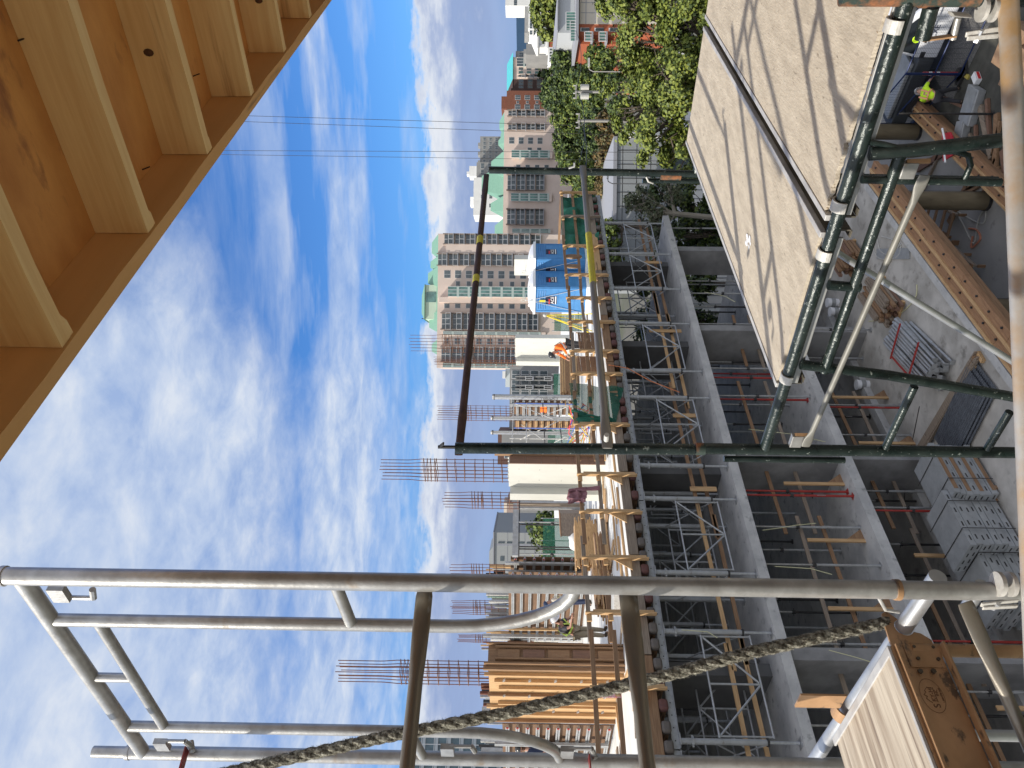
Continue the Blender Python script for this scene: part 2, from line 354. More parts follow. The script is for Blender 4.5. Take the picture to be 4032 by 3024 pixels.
# guard rails of the near bay: round tube with flattened ends
def flatbrace(name,p,q,r,m,label,cat,flat=.10,w=None,group=None,tapes=(),normal=None,endat=(1,1)):
    p=Vector(p);q=Vector(q); L=(q-p).length; t=(q-p)/L
    o=thing(name,p,label,cat,group)
    # orientation: make flat wide along vertical, thin along normal
    a=t.cross(Vector((0,0,1)));
    if a.length<.01: a=t.cross(Vector((1,0,0)))
    a.normalize(); bb=t.cross(a)
    fl=flat/L; W=w or r*1.35
    ks=[];
    if endat[0]: ks+=[(0,.003,W*.9),(.012/L,.003,W),(fl*.7,.003,W),(fl*1.25,r*.75,r*1.15),(fl*1.6,r,r)]
    else: ks+=[(0,r,r)]
    ks+=[(.5,r,r)]
    if endat[1]: ks+=[(1-fl*1.6,r,r),(1-fl*1.25,r*.75,r*1.15),(1-fl*.7,.003,W),(1-.012/L,.003,W),(1,.003,W*.9)]
    else: ks+=[(1,r,r)]
    n=20; vs=[];fs=[]
    for (u,ra,rb_) in ks:
        c=p+t*(L*u)
        for j in range(n):
            an=2*PI*j/n; vs.append(c+a*(math.cos(an)*ra)+bb*(math.sin(an)*rb_))
    for i in range(len(ks)-1):
        for j in range(n): fs.append((i*n+j,i*n+(j+1)%n,(i+1)*n+(j+1)%n,(i+1)*n+j))
    fs.append(tuple(range(n))[::-1]); fs.append(tuple((len(ks)-1)*n+j for j in range(n)))
    MB().add(vs,fs).build('tube',m,o,True)
    for (u0,u1) in tapes: MB().tube([p+t*(L*u0),p+t*(L*u1)],r*1.06,n).build('tape',yellowt,o,True)
    return o
dkgalv=mat('stained_galvanised_tube',(.30,.28,.24),.38,.5,(.17,.13,.085),5,7,(.3,1,1),.35,.65,.12,50,(.45,.48,.48),14,.6,.7)
a0=pl(1672,2330,y=1.575); a1=pl(1594,3110,y=1.575)
flatbrace('guard_rail',a0,a0+(a1-a0)*2.7,.0155,dkgalv,'upper stained galvanised guard rail with a flattened end crossing the sky','guard rail',flat=.14,w=.020,endat=(1,0),group='guard rails of the near bay')
a0=pl(2472,2330,y=1.575); a1=pl(2560,3110,y=1.575)
flatbrace('guard_rail',a0,a0+(a1-a0)*2.7,.0165,dkgalv,'lower stained galvanised guard rail with a flattened end crossing the timber toe boards','guard rail',flat=.19,w=.022,endat=(1,0),group='guard rails of the near bay')
# rope
def fuzzy_rope(pts,r,name,label):
    b=MB(); P=[Vector(p) for p in pts]
    # resample
    Q=[];N=340
    tot=sum((P[i+1]-P[i]).length for i in range(len(P)-1))
    for k in range(N+1):
        s=tot*k/N; i=0
        while i<len(P)-2 and s>(P[i+1]-P[i]).length: s-=(P[i+1]-P[i]).length; i+=1
        Q.append(P[i].lerp(P[i+1],s/(P[i+1]-P[i]).length))
    t=(P[-1]-P[0]).normalized(); a=t.cross(Vector((0,0,1))).normalized(); c=t.cross(a)
    for st in range(3):
        ph=2*PI*st/3; pts2=[]
        for k,q in enumerate(Q):
            an=ph+k*tot/N*2*PI/(.11)+.5*math.sin(k*.13); pts2.append(q+(a*math.cos(an)+c*math.sin(an))*r*.5)
        b.tube(pts2,r*(.66),7)
    for k in range(26000):
        i=random.randrange(N); q=Q[i].lerp(Q[i+1],random.random()); an=random.uniform(0,2*PI)
        d=(a*math.cos(an)+c*math.sin(an)); p0=q+d*r*.8; L=random.uniform(.003,.012)
        p1=p0+(d*random.uniform(.2,1)+t*random.uniform(-1,1)+Vector((random.uniform(-.4,.4),random.uniform(-.4,.4),random.uniform(-.4,.4)))).normalized()*L
        s=d.cross(t)*.0009+t*.0004; b.add([p0-s,p0+s,p1],[(0,1,2)])
    o=one(b,name,ropem,label,'rope'); return recenter(o,Q[N//2])
ra=pl(3500,2448,y=1.80); rm=pl(2370,2720,x=1.0); rz=pl(1500,2905,x=.93); re_=pl(860,3050,x=.88); rq=pl(600,3110,x=.86)
cat_=[ra,pl(2950,2570,x=1.05),pl(2640,2655,x=1.02),rm,pl(1980,2810,x=.965),rz,re_,rq,rq+(rq-rz).normalized()*1.1+Vector((0,0,.12))]
fuzzy_rope(cat_,.0145,'rope','thick frayed grey rope sloping from the near deck hook up past the outer scaffold leg')
# near left deck plank with side rail and mark
dp=thing('scaffold_deck',(.8,2.1,-.95),'plywood and aluminium scaffold deck with orange side rail at lower left','scaffold deck')
PX=1.077; PY0=1.795; PZ=-.945
plyr=mat('grooved_plywood',(.56,.49,.39),.72,0,(.33,.265,.20),26,9,(.05,1.2,1),.40,.60,.7,26,(.22,.17,.13),44,.57,.66)
b=MB().box(-.9,PX-.02,PY0+.012,PY0+.50,PZ-.012,PZ-.001); b.build('plywood_board',plyr,dp)
b=MB()
b.box(-.9,PX,PY0-.002,PY0+.010,PZ-.004,PZ+.004); b.box(PX-.022,PX+.002,PY0+.0105,PY0+.52,PZ-.004,PZ+.003)
b.build('edge_trim',trimm,dp,bevel=.002)
b=MB(); y=PY0
b.box(-.9,PX-.0,y-.004,y+.004,PZ-.125,PZ-.0045); b.box(-.9,PX,y-.030,y-.0045,PZ-.133,PZ-.126); b.box(-.9,PX,y-.016,y-.0045,PZ-.020,PZ-.012)
b.build('side_rail',ochre,dp,bevel=.002)
b=MB(); b.box(1.016,PX+.002,y-.0075,y-.0045,PZ-.121,PZ-.034); hp=b.build('end_plate',ochre,dp,bevel=.001)
dk=mat('bolt_steel',(.10,.08,.06),.5,.6)
for (x,z,r) in [(1.070,-.059,.0045),(1.069,-.107,.0045),(1.038,-.058,.0045),(1.037,-.108,.0045),(1.003,-.050,.0065),(1.004,-.083,.0065)]:
    MB().tube([(x,y-.0076 if r<.008 else y-.0045,PZ+z),(x,y-.013,PZ+z)],r,6).build('bolt',dk,dp)
for ix,(dz) in enumerate([0]):
    pass
# hooks over the ledger
def hook(yy,par,m=ochre,x=GX,z=-.965,w=.05,r=.030,ry=0):
    pts=[(PX-.02,z-.06)]
    b=MB(); outer=[];inner=[]
    for i in range(0,15):
        an=PI*(1.02)-PI*1.15*i/14
        outer.append((x+math.cos(an)*(r+.005),z+math.sin(an)*(r+.005))); inner.append((x+math.cos(an)*r,z+math.sin(an)*r))
    outer=[(outer[0][0],outer[0][1]-.07)]+outer; inner=[(inner[0][0],inner[0][1]-.07)]+inner
    for i in range(len(outer)-1):
        q=[outer[i],outer[i+1],inner[i+1],inner[i]]
        vs=[(a_,yy,b_) for a_,b_ in q]+[(a_,yy+w,b_) for a_,b_ in q]
        b.add(vs,[(0,1,2,3),(7,6,5,4),(0,4,5,1),(2,6,7,3)]+([(3,7,4,0)] if i==0 else [])+([(1,5,6,2)] if i==len(outer)-2 else []))
    return b.build('hook',m,par,True)
hook(PY0+.42,dp,x=1.13,z=-.975)
hc=(1.13,-1.003); ol=[(1.02,-1.06),(1.02,-.952),(1.096,-.952),(1.168,-.958),(1.178,-.972)]
for i in range(13):
    an=R(20)+R(215)*i/12; ol.append((hc[0]+math.cos(an)*.0245,hc[1]+math.sin(an)*.0245))
ol+=[(1.112,-1.040),(1.094,-1.060)]
MB().prism([(a_,y-.0042,b_) for a_,b_ in ol],(0,.006,0)).build('hook_plate',ochre,dp)
# oval mark
ink=mat('printed_mark',(.16,.08,.04),.6)
mc=Vector((.943,y-.0048,-1.003))
om=MB(); n=48
for i in range(n):
    a1_=2*PI*i/n;a2_=2*PI*(i+1)/n
    def pt(an,k): return (mc.x+math.cos(an)*.044*k,y-.0048,mc.z+math.sin(an)*.028*k)
    om.add([pt(a1_,1),pt(a2_,1),pt(a2_,.965),pt(a1_,.965)],[(0,1,2,3)])
mk=om.build('oval_mark',ink,dp)
def txt(s,size,dx,dz): return text_part(s,size*.66,'lettering',ink,dp,frame_mat((mc.x+dx*.62,y-.0048,mc.z+dz*.66),(1,0,0),(0,0,1)),.0003)
txt('S',.036,-.041,-.004); txt('KY-HI',.022,.006,-.001); txt('INC',.014,.012,-.020); txt('1-800-278-1249',.0088,.002,-.034)
mm=MB()
mp_=[(-.03,.009),(-.012,.026),(-.004,.019),(.004,.030),(.014,.018),(.020,.022),(.036,.007)]
for i in range(len(mp_)-1):
    (x1,z1),(x2,z2)=mp_[i],mp_[i+1]; mm.bar((mc.x+x1*.62,y-.0048,mc.z+z1*.66),(mc.x+x2*.62,y-.0048,mc.z+z2*.66),.0006,.0012,(0,0,1))
mm.box(mc.x-.016,mc.x+.022,y-.0052,y-.0045,mc.z-.0082,mc.z-.0068)
mm.build('mountain_mark',ink,dp)
# upright clip standing behind the deck
b=MB(); c0=pl(3283,2755,x=1.10); b.bar((1.10,2.13,-.93),(1.10,2.13,-.80),.07,.006,(1,0,0)); o=one(b,'toe_board_clip',ochre,'small bent orange steel clip standing at the back edge of the near left deck','clip'); recenter(o,(1.10,2.13,-.9))
# cross brace and tube brace at bottom right
e0=Vector((1.015,1.50,-1.155)); e1=Vector((2.16,.50,-1.215)); dd=(e1-e0).normalized()
tb=thing('bracing_tube',e0,'long bare steel tube with orange stain clamped across the foot of the near bay','scaffold tube')
tubem=mat('bare_scaffold_tube',(.62,.60,.56),.45,.35,(.45,.44,.43),3,6,(1,1,1),.3,.7,.1,50,(.55,.36,.18),3.5,.50,.66)
T([e0-dd*.35,e1+dd*.5],.0240,'tube',tubem,tb,28)
def clamp(c,m,label,ax=(0,0,1)):
    o=thing('scaffold_clamp',c,label,'scaffold clamp','clamps of the steel bracing tube'); c=Vector(c)
    b=MB()
    for k in range(2): b.tube([c+Vector((0,0,-.020+.026*k)),c+Vector((0,0,-.010+.026*k))],.0285,20)
    b.build('band',m,o,True)
    s=Vector((-.02,.035,0)) if c.x<1.5 else Vector((-.02,.04,0))
    b=MB(); b.bar(c+s+Vector((0,0,-.04)),c+s*1.3+Vector((0,0,.045)),.014,.005,(1,0,0)); b.bar(c+s*1.35+Vector((0,0,-.04)),c+s*1.5+Vector((0,0,.04)),.012,.005,(1,0,0)); b.build('flap',m,o,bevel=.002)
    b=MB(); b.tube([c+s*1.0+Vector((-.01,0,.01)),c+s*1.7+Vector((.012,0,.01))],.005,8); b.tube([c+s*1.55+Vector((.008,0,.01)),c+s*1.75+Vector((.013,0,.01))],.009,6); b.build('bolt',galvb,o,True)
clamp(pl(3950,2300,x=GX),steelwhite,'white worn clamp joining the steel bracing tube to the near upright')
clamp(pl(3885,40,x=2.13),steelwhite,'white worn clamp joining the steel bracing tube to the green upright')
cb0=pl(3800,2372,x=1.06); cb1=pl(4060,2960,x=.80)
flatbrace('cross_brace',cb0,cb0+(cb1-cb0)*1.3,.0150,dkgalv,'dark stained cross brace with a flattened end running down at lower left','scaffold brace',flat=.13,w=.020,endat=(1,0))

# ================= NEAR: green frame and right hand deck =================
GXX=2.15
def G(px,py,x=GXX): return pl(px,py,x=x)
gr=thing('scaffold_bay',(GXX,2.17,-3),'green painted scaffold frame holding the plywood decks, with its tall corner post','scaffold frame')
T([(GXX,.50,-.97),(GXX,2.17,-.955)],.0215,'bearer',greenp,gr,24)
T([(GXX,2.17,-.70),(GXX,2.17,-3)],.0225,'upright',greenp,gr,20)
T([(GXX,2.175,-.68),(GXX,2.185,.265)],.0225,'guard_post',greenp,gr,24)
T([(GXX,2.172,-.72),(GXX,2.172,-.685)],.0245,'collar',rusty,gr,24)
T([(GXX+.01,2.19,.265),(GXX+.01,2.19,.335)],.007,'post_pin',blackst,gr,8)
MB().bar((GXX+.01,2.19,.330),(GXX-.0,2.16,.31),.012,.006).build('pin_flag',blackst,gr)
T([(GXX,.53,-.80),(GXX,.53,-1.15)],.0225,'upright',rusty,gr,24)
T([(GXX,.53,-1.15),(GXX,.53,-3)],.0225,'upright',greenp,gr,24)
T([(GXX,.53,-1.005),(GXX,.53,-1.02)],.026,'collar',rusty,gr,24)
T([G(3425,605),G(3600,592),G(3940,552)],.0205,'inner_leg',greenp,gr,20)
T([G(3154,1435),G(3500,1478),G(3975,1560),G(4100,1585)],.0185,'inner_leg',greenp,gr,20)
T([G(3548,600),G(3245,1462)],.0180,'second_bearer',greenp,gr,20)
T([G(3262,1122),G(3385,1132)],.0165,'strut',greenp,gr,16)
T([G(3600,1522),G(3480,1776)],.0150,'strut',greenp,gr,16)
T([G(3975,1622),G(3880,1780)],.0150,'strut',greenp,gr,16)
T([G(3393,706),G(3940,718)],.0125,'rear_leg',greenp,gr,16)
T([G(3405,556),G(3480,568),G(3560,588)],.0085,'stay',greenp,gr,12)
# curved hook tube
T([G(3690,598),G(3760,596),G(3812,612),G(3822,650),G(3805,690),G(3788,718)],.0090,'bent_handle',greenp,gr,12)
T([G(2850,1806),G(3325,1812)],.0130,'side_tube',greenp,gr,16)
def stud(px,py,dy,par,x=GXX,m=galv):
    p=G(px,py,x); b=MB().obox(p+Vector((-.012,0,-.025)),(.024,0,0),(0,dy,0),(0,0,.045)); b.build('stud',m,par,bevel=.003)
    b=MB().bar(p+Vector((0,dy,.01)),p+Vector((-.005,dy*1.1,-.055)),.012,.012); b.build('latch',ochre,par)
stud(3125,1755,-.06,gr); stud(3560,700,-.05,gr)
stud(3630,150,.0,gr) if False else None
b=MB().tube([G(3665,30),G(3632,155)],.020,16); b.build('stub_tube',greenp,gr,True)
b=MB().bar(G(3628,158),G(3760,140),.022,.004); b.build('latch_bar',ochre,gr); b=MB().tube([G(3752,155),G(3772,70)],.009,10); b.build('latch_pin',galv,gr,True); b=MB().tube([G(3745,55,2.14),G(3812,60,2.14)],.004,12,rs=[(.022,.004)]*2); b.build('latch_washer',steelwhite,gr)
# diagonal tubes below the deck
q0=G(3172,1758,2.12); q1=G(3642,690,2.12)
flatbrace('cross_brace',q0,q1,.0105,mat('dull_brace_tube',(.27,.265,.24),.5,.2,(.18,.175,.155),9,7),'thin grey brace tube with flattened ends sloping under the right hand deck','scaffold brace',flat=.055,w=.018)
s0=pl(3302,999,x=2.30); s1=pl(3968,1412,x=2.20)
o=thing('brace_tube',s0,'bright silver diagonal tube below the right hand deck','scaffold brace'); T([s0-(s1-s0)*.05,s1+(s1-s0)*.6],.0115,'tube',galvb,o,20)
# far frame of the same bay
FX=4.50; fy=2.12
ff=thing('scaffold_bay',(FX,fy,-3),'far green scaffold post and bearer beyond the plywood decks','scaffold frame')
T([pl(1926,669,x=FX),pl(2780,700,x=FX)+Vector((0,0,-1.8))],.0225,'upright',greenp,ff,20)
T([(FX,fy,-1.06),(FX,.45,-1.06)],.0215,'bearer',greenp,ff,20)
T([pl(2530,655+57,x=FX),pl(2530,712,x=FX)+Vector((0,0,-1.2))],.0150,'side_tube',greenp,ff,16)
T([pl(2600,692,x=FX)-Vector((0,0,.0)),pl(2680,694,x=FX)],.0255,'sleeve',rusty,ff,20)
b=MB().tube([pl(2545,697,x=FX-.03),pl(2553,715,x=FX-.04),pl(2572,722,x=FX-.03)],.006,8); b.build('hook',steelwhite,ff,True)
b=MB().tube([pl(2240,662,x=FX-.03),pl(2262,655,x=FX-.04),pl(2262,640,x=FX-.05)],.007,8); b.build('latch',galv,ff,True)
# rails between the corner posts
flatbrace('guard_rail',pl(1806,1792,x=2.14)+Vector((0,.0,0)),pl(1917,672,x=FX)+Vector((-.05,0,0)),.0165,darkrail,'rusty dark brown top rail with yellow tape joining the two green corner posts','guard rail',flat=.16,w=.017,tapes=((.505,.53),(.66,.69)),group=None)
flatbrace('guard_rail',pl(2392,1765,x=2.13),pl(2294,652,x=FX-.02),.0165,mat('weathered_grey_tube',(.33,.32,.29),.45,.4,(.22,.21,.19),7,6,(.2,1,1),.3,.7,.1,50),'grey middle rail with a long yellow tape joining the two green corner posts','guard rail',flat=.12,w=.021,tapes=((.47,.665),))
rails=[o for o in bpy.data.objects if o.name.startswith('guard_rail')]
T([pl(2387,1733,x=2.10),pl(2389,1712,x=2.09)],.010,'pin',steelwhite,rails[-1],8)
# sag / tape on top rail continuous strip
# plywood decks
def deck(y0,y1,x0,x1,zt,label,damaged=False):
    o=thing('plywood_deck',((x0+x1)/2,(y0+y1)/2,zt),label,'scaffold deck','plywood scaffold decks of the right hand bay')
    b=MB(); nx=60
    # plywood board with a broken outer end where damaged
    for i in range(3):
        pass
    n=110; edge=[]
    for i in range(n+1):
        y=y0+.022+(y1-y0-.044)*i/n; 
        jag=0
        if damaged: jag=.002+abs(noise.noise(Vector((y*23,0,3))))*0.018*(1.6 if y>(y0+y1)/2+.08 else .3)+random.uniform(0,.002)
        edge.append((x0+.012+jag,y))
    outline=[(x,y,zt) for x,y in edge]+[(x1-.012,y1-.022,zt),(x1-.012,y0+.022,zt)]
    MB().prism(outline,(0,0,-.0125)).build('plywood_board',ply,o)
    if damaged:
        for i in range(70):
            y=random.uniform(y0+.05,y1-.03); x=x0+.012; L=random.uniform(.01,.04)
            MBs=MB()
        sp=MB()
        for i in range(190):
            y=y1-.03-(y1-y0-.06)*random.random()**1.7; L=random.uniform(.003,.017); x=x0+.015
            z=zt-random.uniform(.001,.013); sp.bar((x+.02,y,z),(x+.02-L,y+random.uniform(-.006,.006),z+random.uniform(-.004,.003)),random.uniform(.001,.0035),.0012)
        sp.build('splintered_edge',plyedge,o)
    b=MB(); b.box(x0,x1,y0,y0+.020,zt-.016,zt+.003); b.box(x0,x1,y1-.020,y1,zt-.016,zt+.003); b.build('edge_trim',trimm,o,bevel=.002)
    b=MB(); b.box(x0+.02,x1-.02,y0+.001,y0+.006,zt-.10,zt-.0165); b.box(x0+.02,x1-.02,y1-.006,y1-.001,zt-.10,zt-.0165)
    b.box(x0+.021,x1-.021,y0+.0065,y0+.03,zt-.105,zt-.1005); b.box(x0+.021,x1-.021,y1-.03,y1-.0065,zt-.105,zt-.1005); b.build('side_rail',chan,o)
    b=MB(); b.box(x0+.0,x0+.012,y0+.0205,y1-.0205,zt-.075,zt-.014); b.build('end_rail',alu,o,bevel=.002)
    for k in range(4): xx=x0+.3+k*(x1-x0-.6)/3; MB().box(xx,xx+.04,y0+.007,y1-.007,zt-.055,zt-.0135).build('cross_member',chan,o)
    for (yy) in (y0+.05,y1-.08):
        for (xc,s) in ((GXX,1),(FX,-1)):
            b=MB(); outer=[];inner=[]; r=.0235; zc=-.962 if s==1 else -1.06
            for i in range(16):
                an=-.15*PI+PI*1.22*i/15
                cx_=math.cos(an)*s; outer.append((xc+cx_*(r+.006),zc+math.sin(an)*(r+.006))); inner.append((xc+cx_*r,zc+math.sin(an)*r))
            for i in range(15):
                q=[outer[i],outer[i+1],inner[i+1],inner[i]]; vs=[(a_,yy,b_) for a_,b_ in q]+[(a_,yy+.034,b_) for a_,b_ in q]
                b.add(vs,[(0,1,2,3),(7,6,5,4),(0,4,5,1),(2,6,7,3)]+([(3,7,4,0)] if i==0 else [])+([(1,5,6,2)] if i==14 else []))
            b.build('hook',steelwhite,o,True)
    return o
DZ=-.935
c=[pl(3072,1549,z=DZ),pl(3235,893,z=DZ),pl(2712,556,z=DZ),pl(2790,62,z=DZ)]
d1=deck(1.215,1.86,2.165,4.34,DZ,'weathered plywood deck with a white paint splash, farther from the building soffit')
d2=deck(.53,1.175,2.165,4.34,DZ,'weathered plywood deck with a splintered end, nearest the rusty upright',True)
pm=mat('white_paint_splash',(.85,.86,.88),.5)
ps=pl(2945,952,z=DZ+.0015); b=MB()
for k in range(9):
    cx_,cy_=ps.x+random.uniform(-.035,.045),ps.y+random.uniform(-.03,.03); n=14; rr=random.uniform(.008,.016)
    b.add([(cx_+math.cos(2*PI*i/n)*rr*random.uniform(.6,1.5),cy_+math.sin(2*PI*i/n)*rr*random.uniform(.5,1.0),DZ+.0012+.0002*k) for i in range(n)],[tuple(range(n))])
b.build('paint_splash',pm,d1)
# ================= BUILDING UNDER CONSTRUCTION =================
BX0,BX1=-4.0,27.9; YF=14.0
DECK=-2.42
Z2T,Z2B=-5.17,-5.39; Z3T,Z3B=-8.05,-8.30; ZF=-10.5; ZG=-13.5
# concrete frame: one building, its slabs and walls are parts
bd=thing('building',(12,14,ZG),'unfinished concrete building with open floors, slab edges facing the camera','building')
b=MB(); b.box(BX0,26.1,YF,30,Z2B,Z2T); b.build('floor_slab',conc,bd)
b=MB(); b.box(BX0,26.1,YF,30,Z3B,Z3T); b.build('floor_slab',conc,bd)
# chipped board-marked drip line at slab edges
for zb,zt in ((Z2B,Z2T),(Z3B,Z3T)):
    b=MB(); b.box(BX0,26.1,YF-.012,YF-.001,zb+.01,zb+.075); b.build('slab_lip',conc,bd)
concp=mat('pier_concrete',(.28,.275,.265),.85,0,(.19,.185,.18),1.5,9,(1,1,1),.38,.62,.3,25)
WX=[23.75,19.05,13.68,8.12,2.6]
for i,x in enumerate(WX):
    dw=(1.0,1.35,1.25,1.4,2)[i]
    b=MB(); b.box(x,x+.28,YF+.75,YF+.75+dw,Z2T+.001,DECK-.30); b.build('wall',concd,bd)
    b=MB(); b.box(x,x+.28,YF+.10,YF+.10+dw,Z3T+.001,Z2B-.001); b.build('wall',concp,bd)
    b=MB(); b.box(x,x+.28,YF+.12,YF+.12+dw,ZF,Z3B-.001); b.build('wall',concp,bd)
# back walls
for (x0,x1) in ((BX0,6.5),(7.5,12.6),(14.6,17.9)):
    for (z0,z1) in ((Z3T,Z2B),(ZF,Z3B)):
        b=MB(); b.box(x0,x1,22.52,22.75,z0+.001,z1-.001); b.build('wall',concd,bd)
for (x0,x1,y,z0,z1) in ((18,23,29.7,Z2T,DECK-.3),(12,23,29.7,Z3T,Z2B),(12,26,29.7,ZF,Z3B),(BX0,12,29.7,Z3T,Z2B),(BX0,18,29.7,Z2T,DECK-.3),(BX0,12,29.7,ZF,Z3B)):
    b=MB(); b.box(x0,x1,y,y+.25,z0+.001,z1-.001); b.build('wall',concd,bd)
# deeper cross walls and columns
for (x,y,zz) in [(17.2,20,0),(10.5,21,0),(21.8,22.5,1),(15,24,1),(6,22,1),(22.3,20.5,2),(16.4,22,2)]:
    z0,z1=((Z2T,DECK-.3),(Z3T,Z2B),(ZF,Z3B))[zz]
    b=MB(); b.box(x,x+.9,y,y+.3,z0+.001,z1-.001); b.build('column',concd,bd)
# ground floor slab (site level -10.5) with curb
b=MB(); b.box(BX0,26.5,10.64,31,ZF-.35,ZF)
fs=one(b,'floor',floorc,None,None,kind='structure')
b=MB(); b.box(5,21.5,15.22,15.5,ZF+.004,ZF+.20); cu=b.build('curb',conc,bd)
# ---------------- top formwork deck
dk_=thing('formwork_deck',(14,14,DECK),'top working deck of white sheeted plywood carried on joists and shoring','formwork')
b=MB(); b.box(BX0,27.6,YF+.05,20.0,DECK-.02,DECK); b.box(BX0,40,20.001,44,DECK-.02,DECK); b.build('deck_sheet',white,dk_)
# timber edge boards, in lengths
seg=[(-4,1.6,'fresh'),(1.61,4.4,'brown'),(4.41,8.1,'brown'),(8.11,10.5,'grey'),(10.51,13.0,'grey'),(13.01,15.5,'grey'),(15.51,17.3,'brown'),(17.31,19.6,'brown'),(19.61,22.2,'grey'),(22.21,24.6,'fresh'),(24.61,27.85,'grey')]
for (x0,x1,k) in seg:
    b=MB(); b.box(x0,x1-.02,YF-.05,YF-.005,DECK-.19,DECK+.03); b.build('edge_board',wood(k,'x'),dk_,bevel=.004)
b=MB(); b.box(BX0,27.8,YF-.003,YF+.04,DECK-.10,DECK-.021); b.build('edge_trim',wood('fresh','x'),dk_)
# timber strips lying along the deck edge
for (x0,x1,y,w) in [(-2,4,14.45,.09),(4.3,8,14.5,.09),(8.3,13,14.52,.09),(13.5,18,14.5,.09),(18.3,24,14.4,.09),(0,7,15.1,.14),(7.5,12,15.2,.14)]:
    b=MB(); b.box(x0,x1,y,y+w,DECK+.004,DECK+.05); b.build('timber_strip',wood('fresh','x'),dk_)
# joists with rounded end caps, each a thing
capr=mat('joist_cap_red',(.15,.06,.05),.8,0,(.09,.045,.04),14); capg=mat('joist_cap_grey',(.13,.11,.09),.7,0,(.11,.095,.085),14)
def joist_proto(m,nm):
    o=thing('formwork_joist',(0,0,0),nm,'joist','joist ends in a row under the deck edge')
    MB().box(-.04,.04,.13,4.2,-.16,0).build('beam',wood('brown','y'),o)
    MB().box(-.11,.11,-.03,.125,-.175,.0).build('end_cap',m,o,True,bevel=.045)
    return o
pr=joist_proto(capr,'timber joist with a dull red rounded end cap under the deck edge'); pg=joist_proto(capg,'timber joist with a grey brown rounded end cap under the deck edge')
x=27.3; i=0; usedr=usedg=False; nj={True:0,False:0}
while x>-1.5:
    red=((i//3)%2==0) if i%7 else False
    src=pr if red else pg
    if red and not usedr: pr.location=(x,YF-.06,DECK-.20); usedr=True
    elif (not red) and not usedg: pg.location=(x,YF-.06,DECK-.20); usedg=True
    else: src=copy_tree(src,None,(x,YF-.06,DECK-.20))
    nj[red]+=1; src['label']='%s %s joist cap from the right under the deck edge'%(ordw(nj[red]),'dull red' if red else 'grey brown')
    x-=random.choice((.36,.42,.36,.62)); i+=1
# perforated aluminium stringers under the joists
def stringer(x0,x1,y,label,grp='perforated aluminium stringers under the joists'):
    o=thing('aluminium_beam',((x0+x1)/2,y,DECK-.46),label,'beam',grp)
    b=MB(); z=DECK-.375; 
    b.box(x0,x1,y-.055,y+.055,z-.010,z); b.box(x0,x1,y-.006,y+.006,z-.14,z-.0101); b.box(x0,x1,y-.055,y+.055,z-.151,z-.1401); b.build('beam',alu,o)
    xx=x0+.15; n=0
    while xx<x1-.1 and n<30:
        MB().tube([(xx,y-.0065,z-.075),(xx,y-.0095,z-.075)],.014,8).build('bolt_hole',blackst,o); xx+=.24; n+=1
    return o
sx=[27.9,23.9,20.6,17.6,15.0,12.2,9.6,6.3,3.4,.4]
for i in range(len(sx)-1): stringer(sx[i+1]+.03,sx[i],YF+.12,ORD[i]+' perforated aluminium stringer from the far right end of the deck edge')
for y in (15.3,17.4,19.5):
    stringer(.4,27.2,y,'inner aluminium stringer line %s under the deck'%{15.3:'closest to the edge',17.4:'in the middle',19.5:'farthest back'}[y])
# ---------------- shoring legs between slab 2 and deck
LEGF=[25.8,23.6,21.4,19.47,17.15,16.0,13.87,12.33,10.2,8.75,6.5,4.3]
legg='aluminium shoring legs under the top deck'
lg=thing('shoring_tower_post',(0,0,0),'x','shoring post',legg)
zt=DECK-.54-Z2T
b=MB(); 
b.tube([(0,0,.62),(0,0,zt)],.055,10)
for k in range(4):
    a_=PI/4+k*PI/2; b.obox((math.cos(a_)*.045-.01,math.sin(a_)*.045-.01,.63),(.02,0,0),(0,.02,0),(0,0,zt-.64))
b.build('outer_tube',alu,lg); 
MB().tube([(0,0,.02),(0,0,.66)],.030,10).build('screw_jack',galvb,lg,True)
MB().box(-.09,.09,-.09,.09,.001,.014).build('base_plate',alu,lg)
MB().tube([(0,0,.58),(0,0,.62)],.075,10).build('jack_nut',blackst,lg)
b=MB(); b.tube([(0,0,1.95),(0,0,2.0)],.085,6); b.box(-.11,.11,-.02,.02,1.96,1.99); b.build('coupler',alu,lg)
MB().box(-.11,.11,-.11,.11,zt-.004,zt+.01).build('head_plate',alu,lg)
first=True
def place(proto,loc,label,rz=0):
    global first
    if first: proto.location=loc; proto['label']=label; first=False; return proto
    return copy_tree(proto,None,loc,rz,label)
rows=[(14.17,'front row'),(15.35,'second row'),(17.0,'third row'),(18.4,'fourth row'),(20.3,'fifth row'),(22.2,'back row')]
for ri,(yy,nm) in enumerate(rows):
    for i,x in enumerate(LEGF):
        if ri>=4 and (i%2): continue
        xx=x+(0,.12,.5,.2,.7,-.3)[ri]
        if any(abs(xx-w-.14)<.25 for w in WX): xx-=.45
        place(lg,(xx,yy,Z2T+.001),'grey shoring post, %s from the right in the %s under the top deck'%(ORD[i],nm))
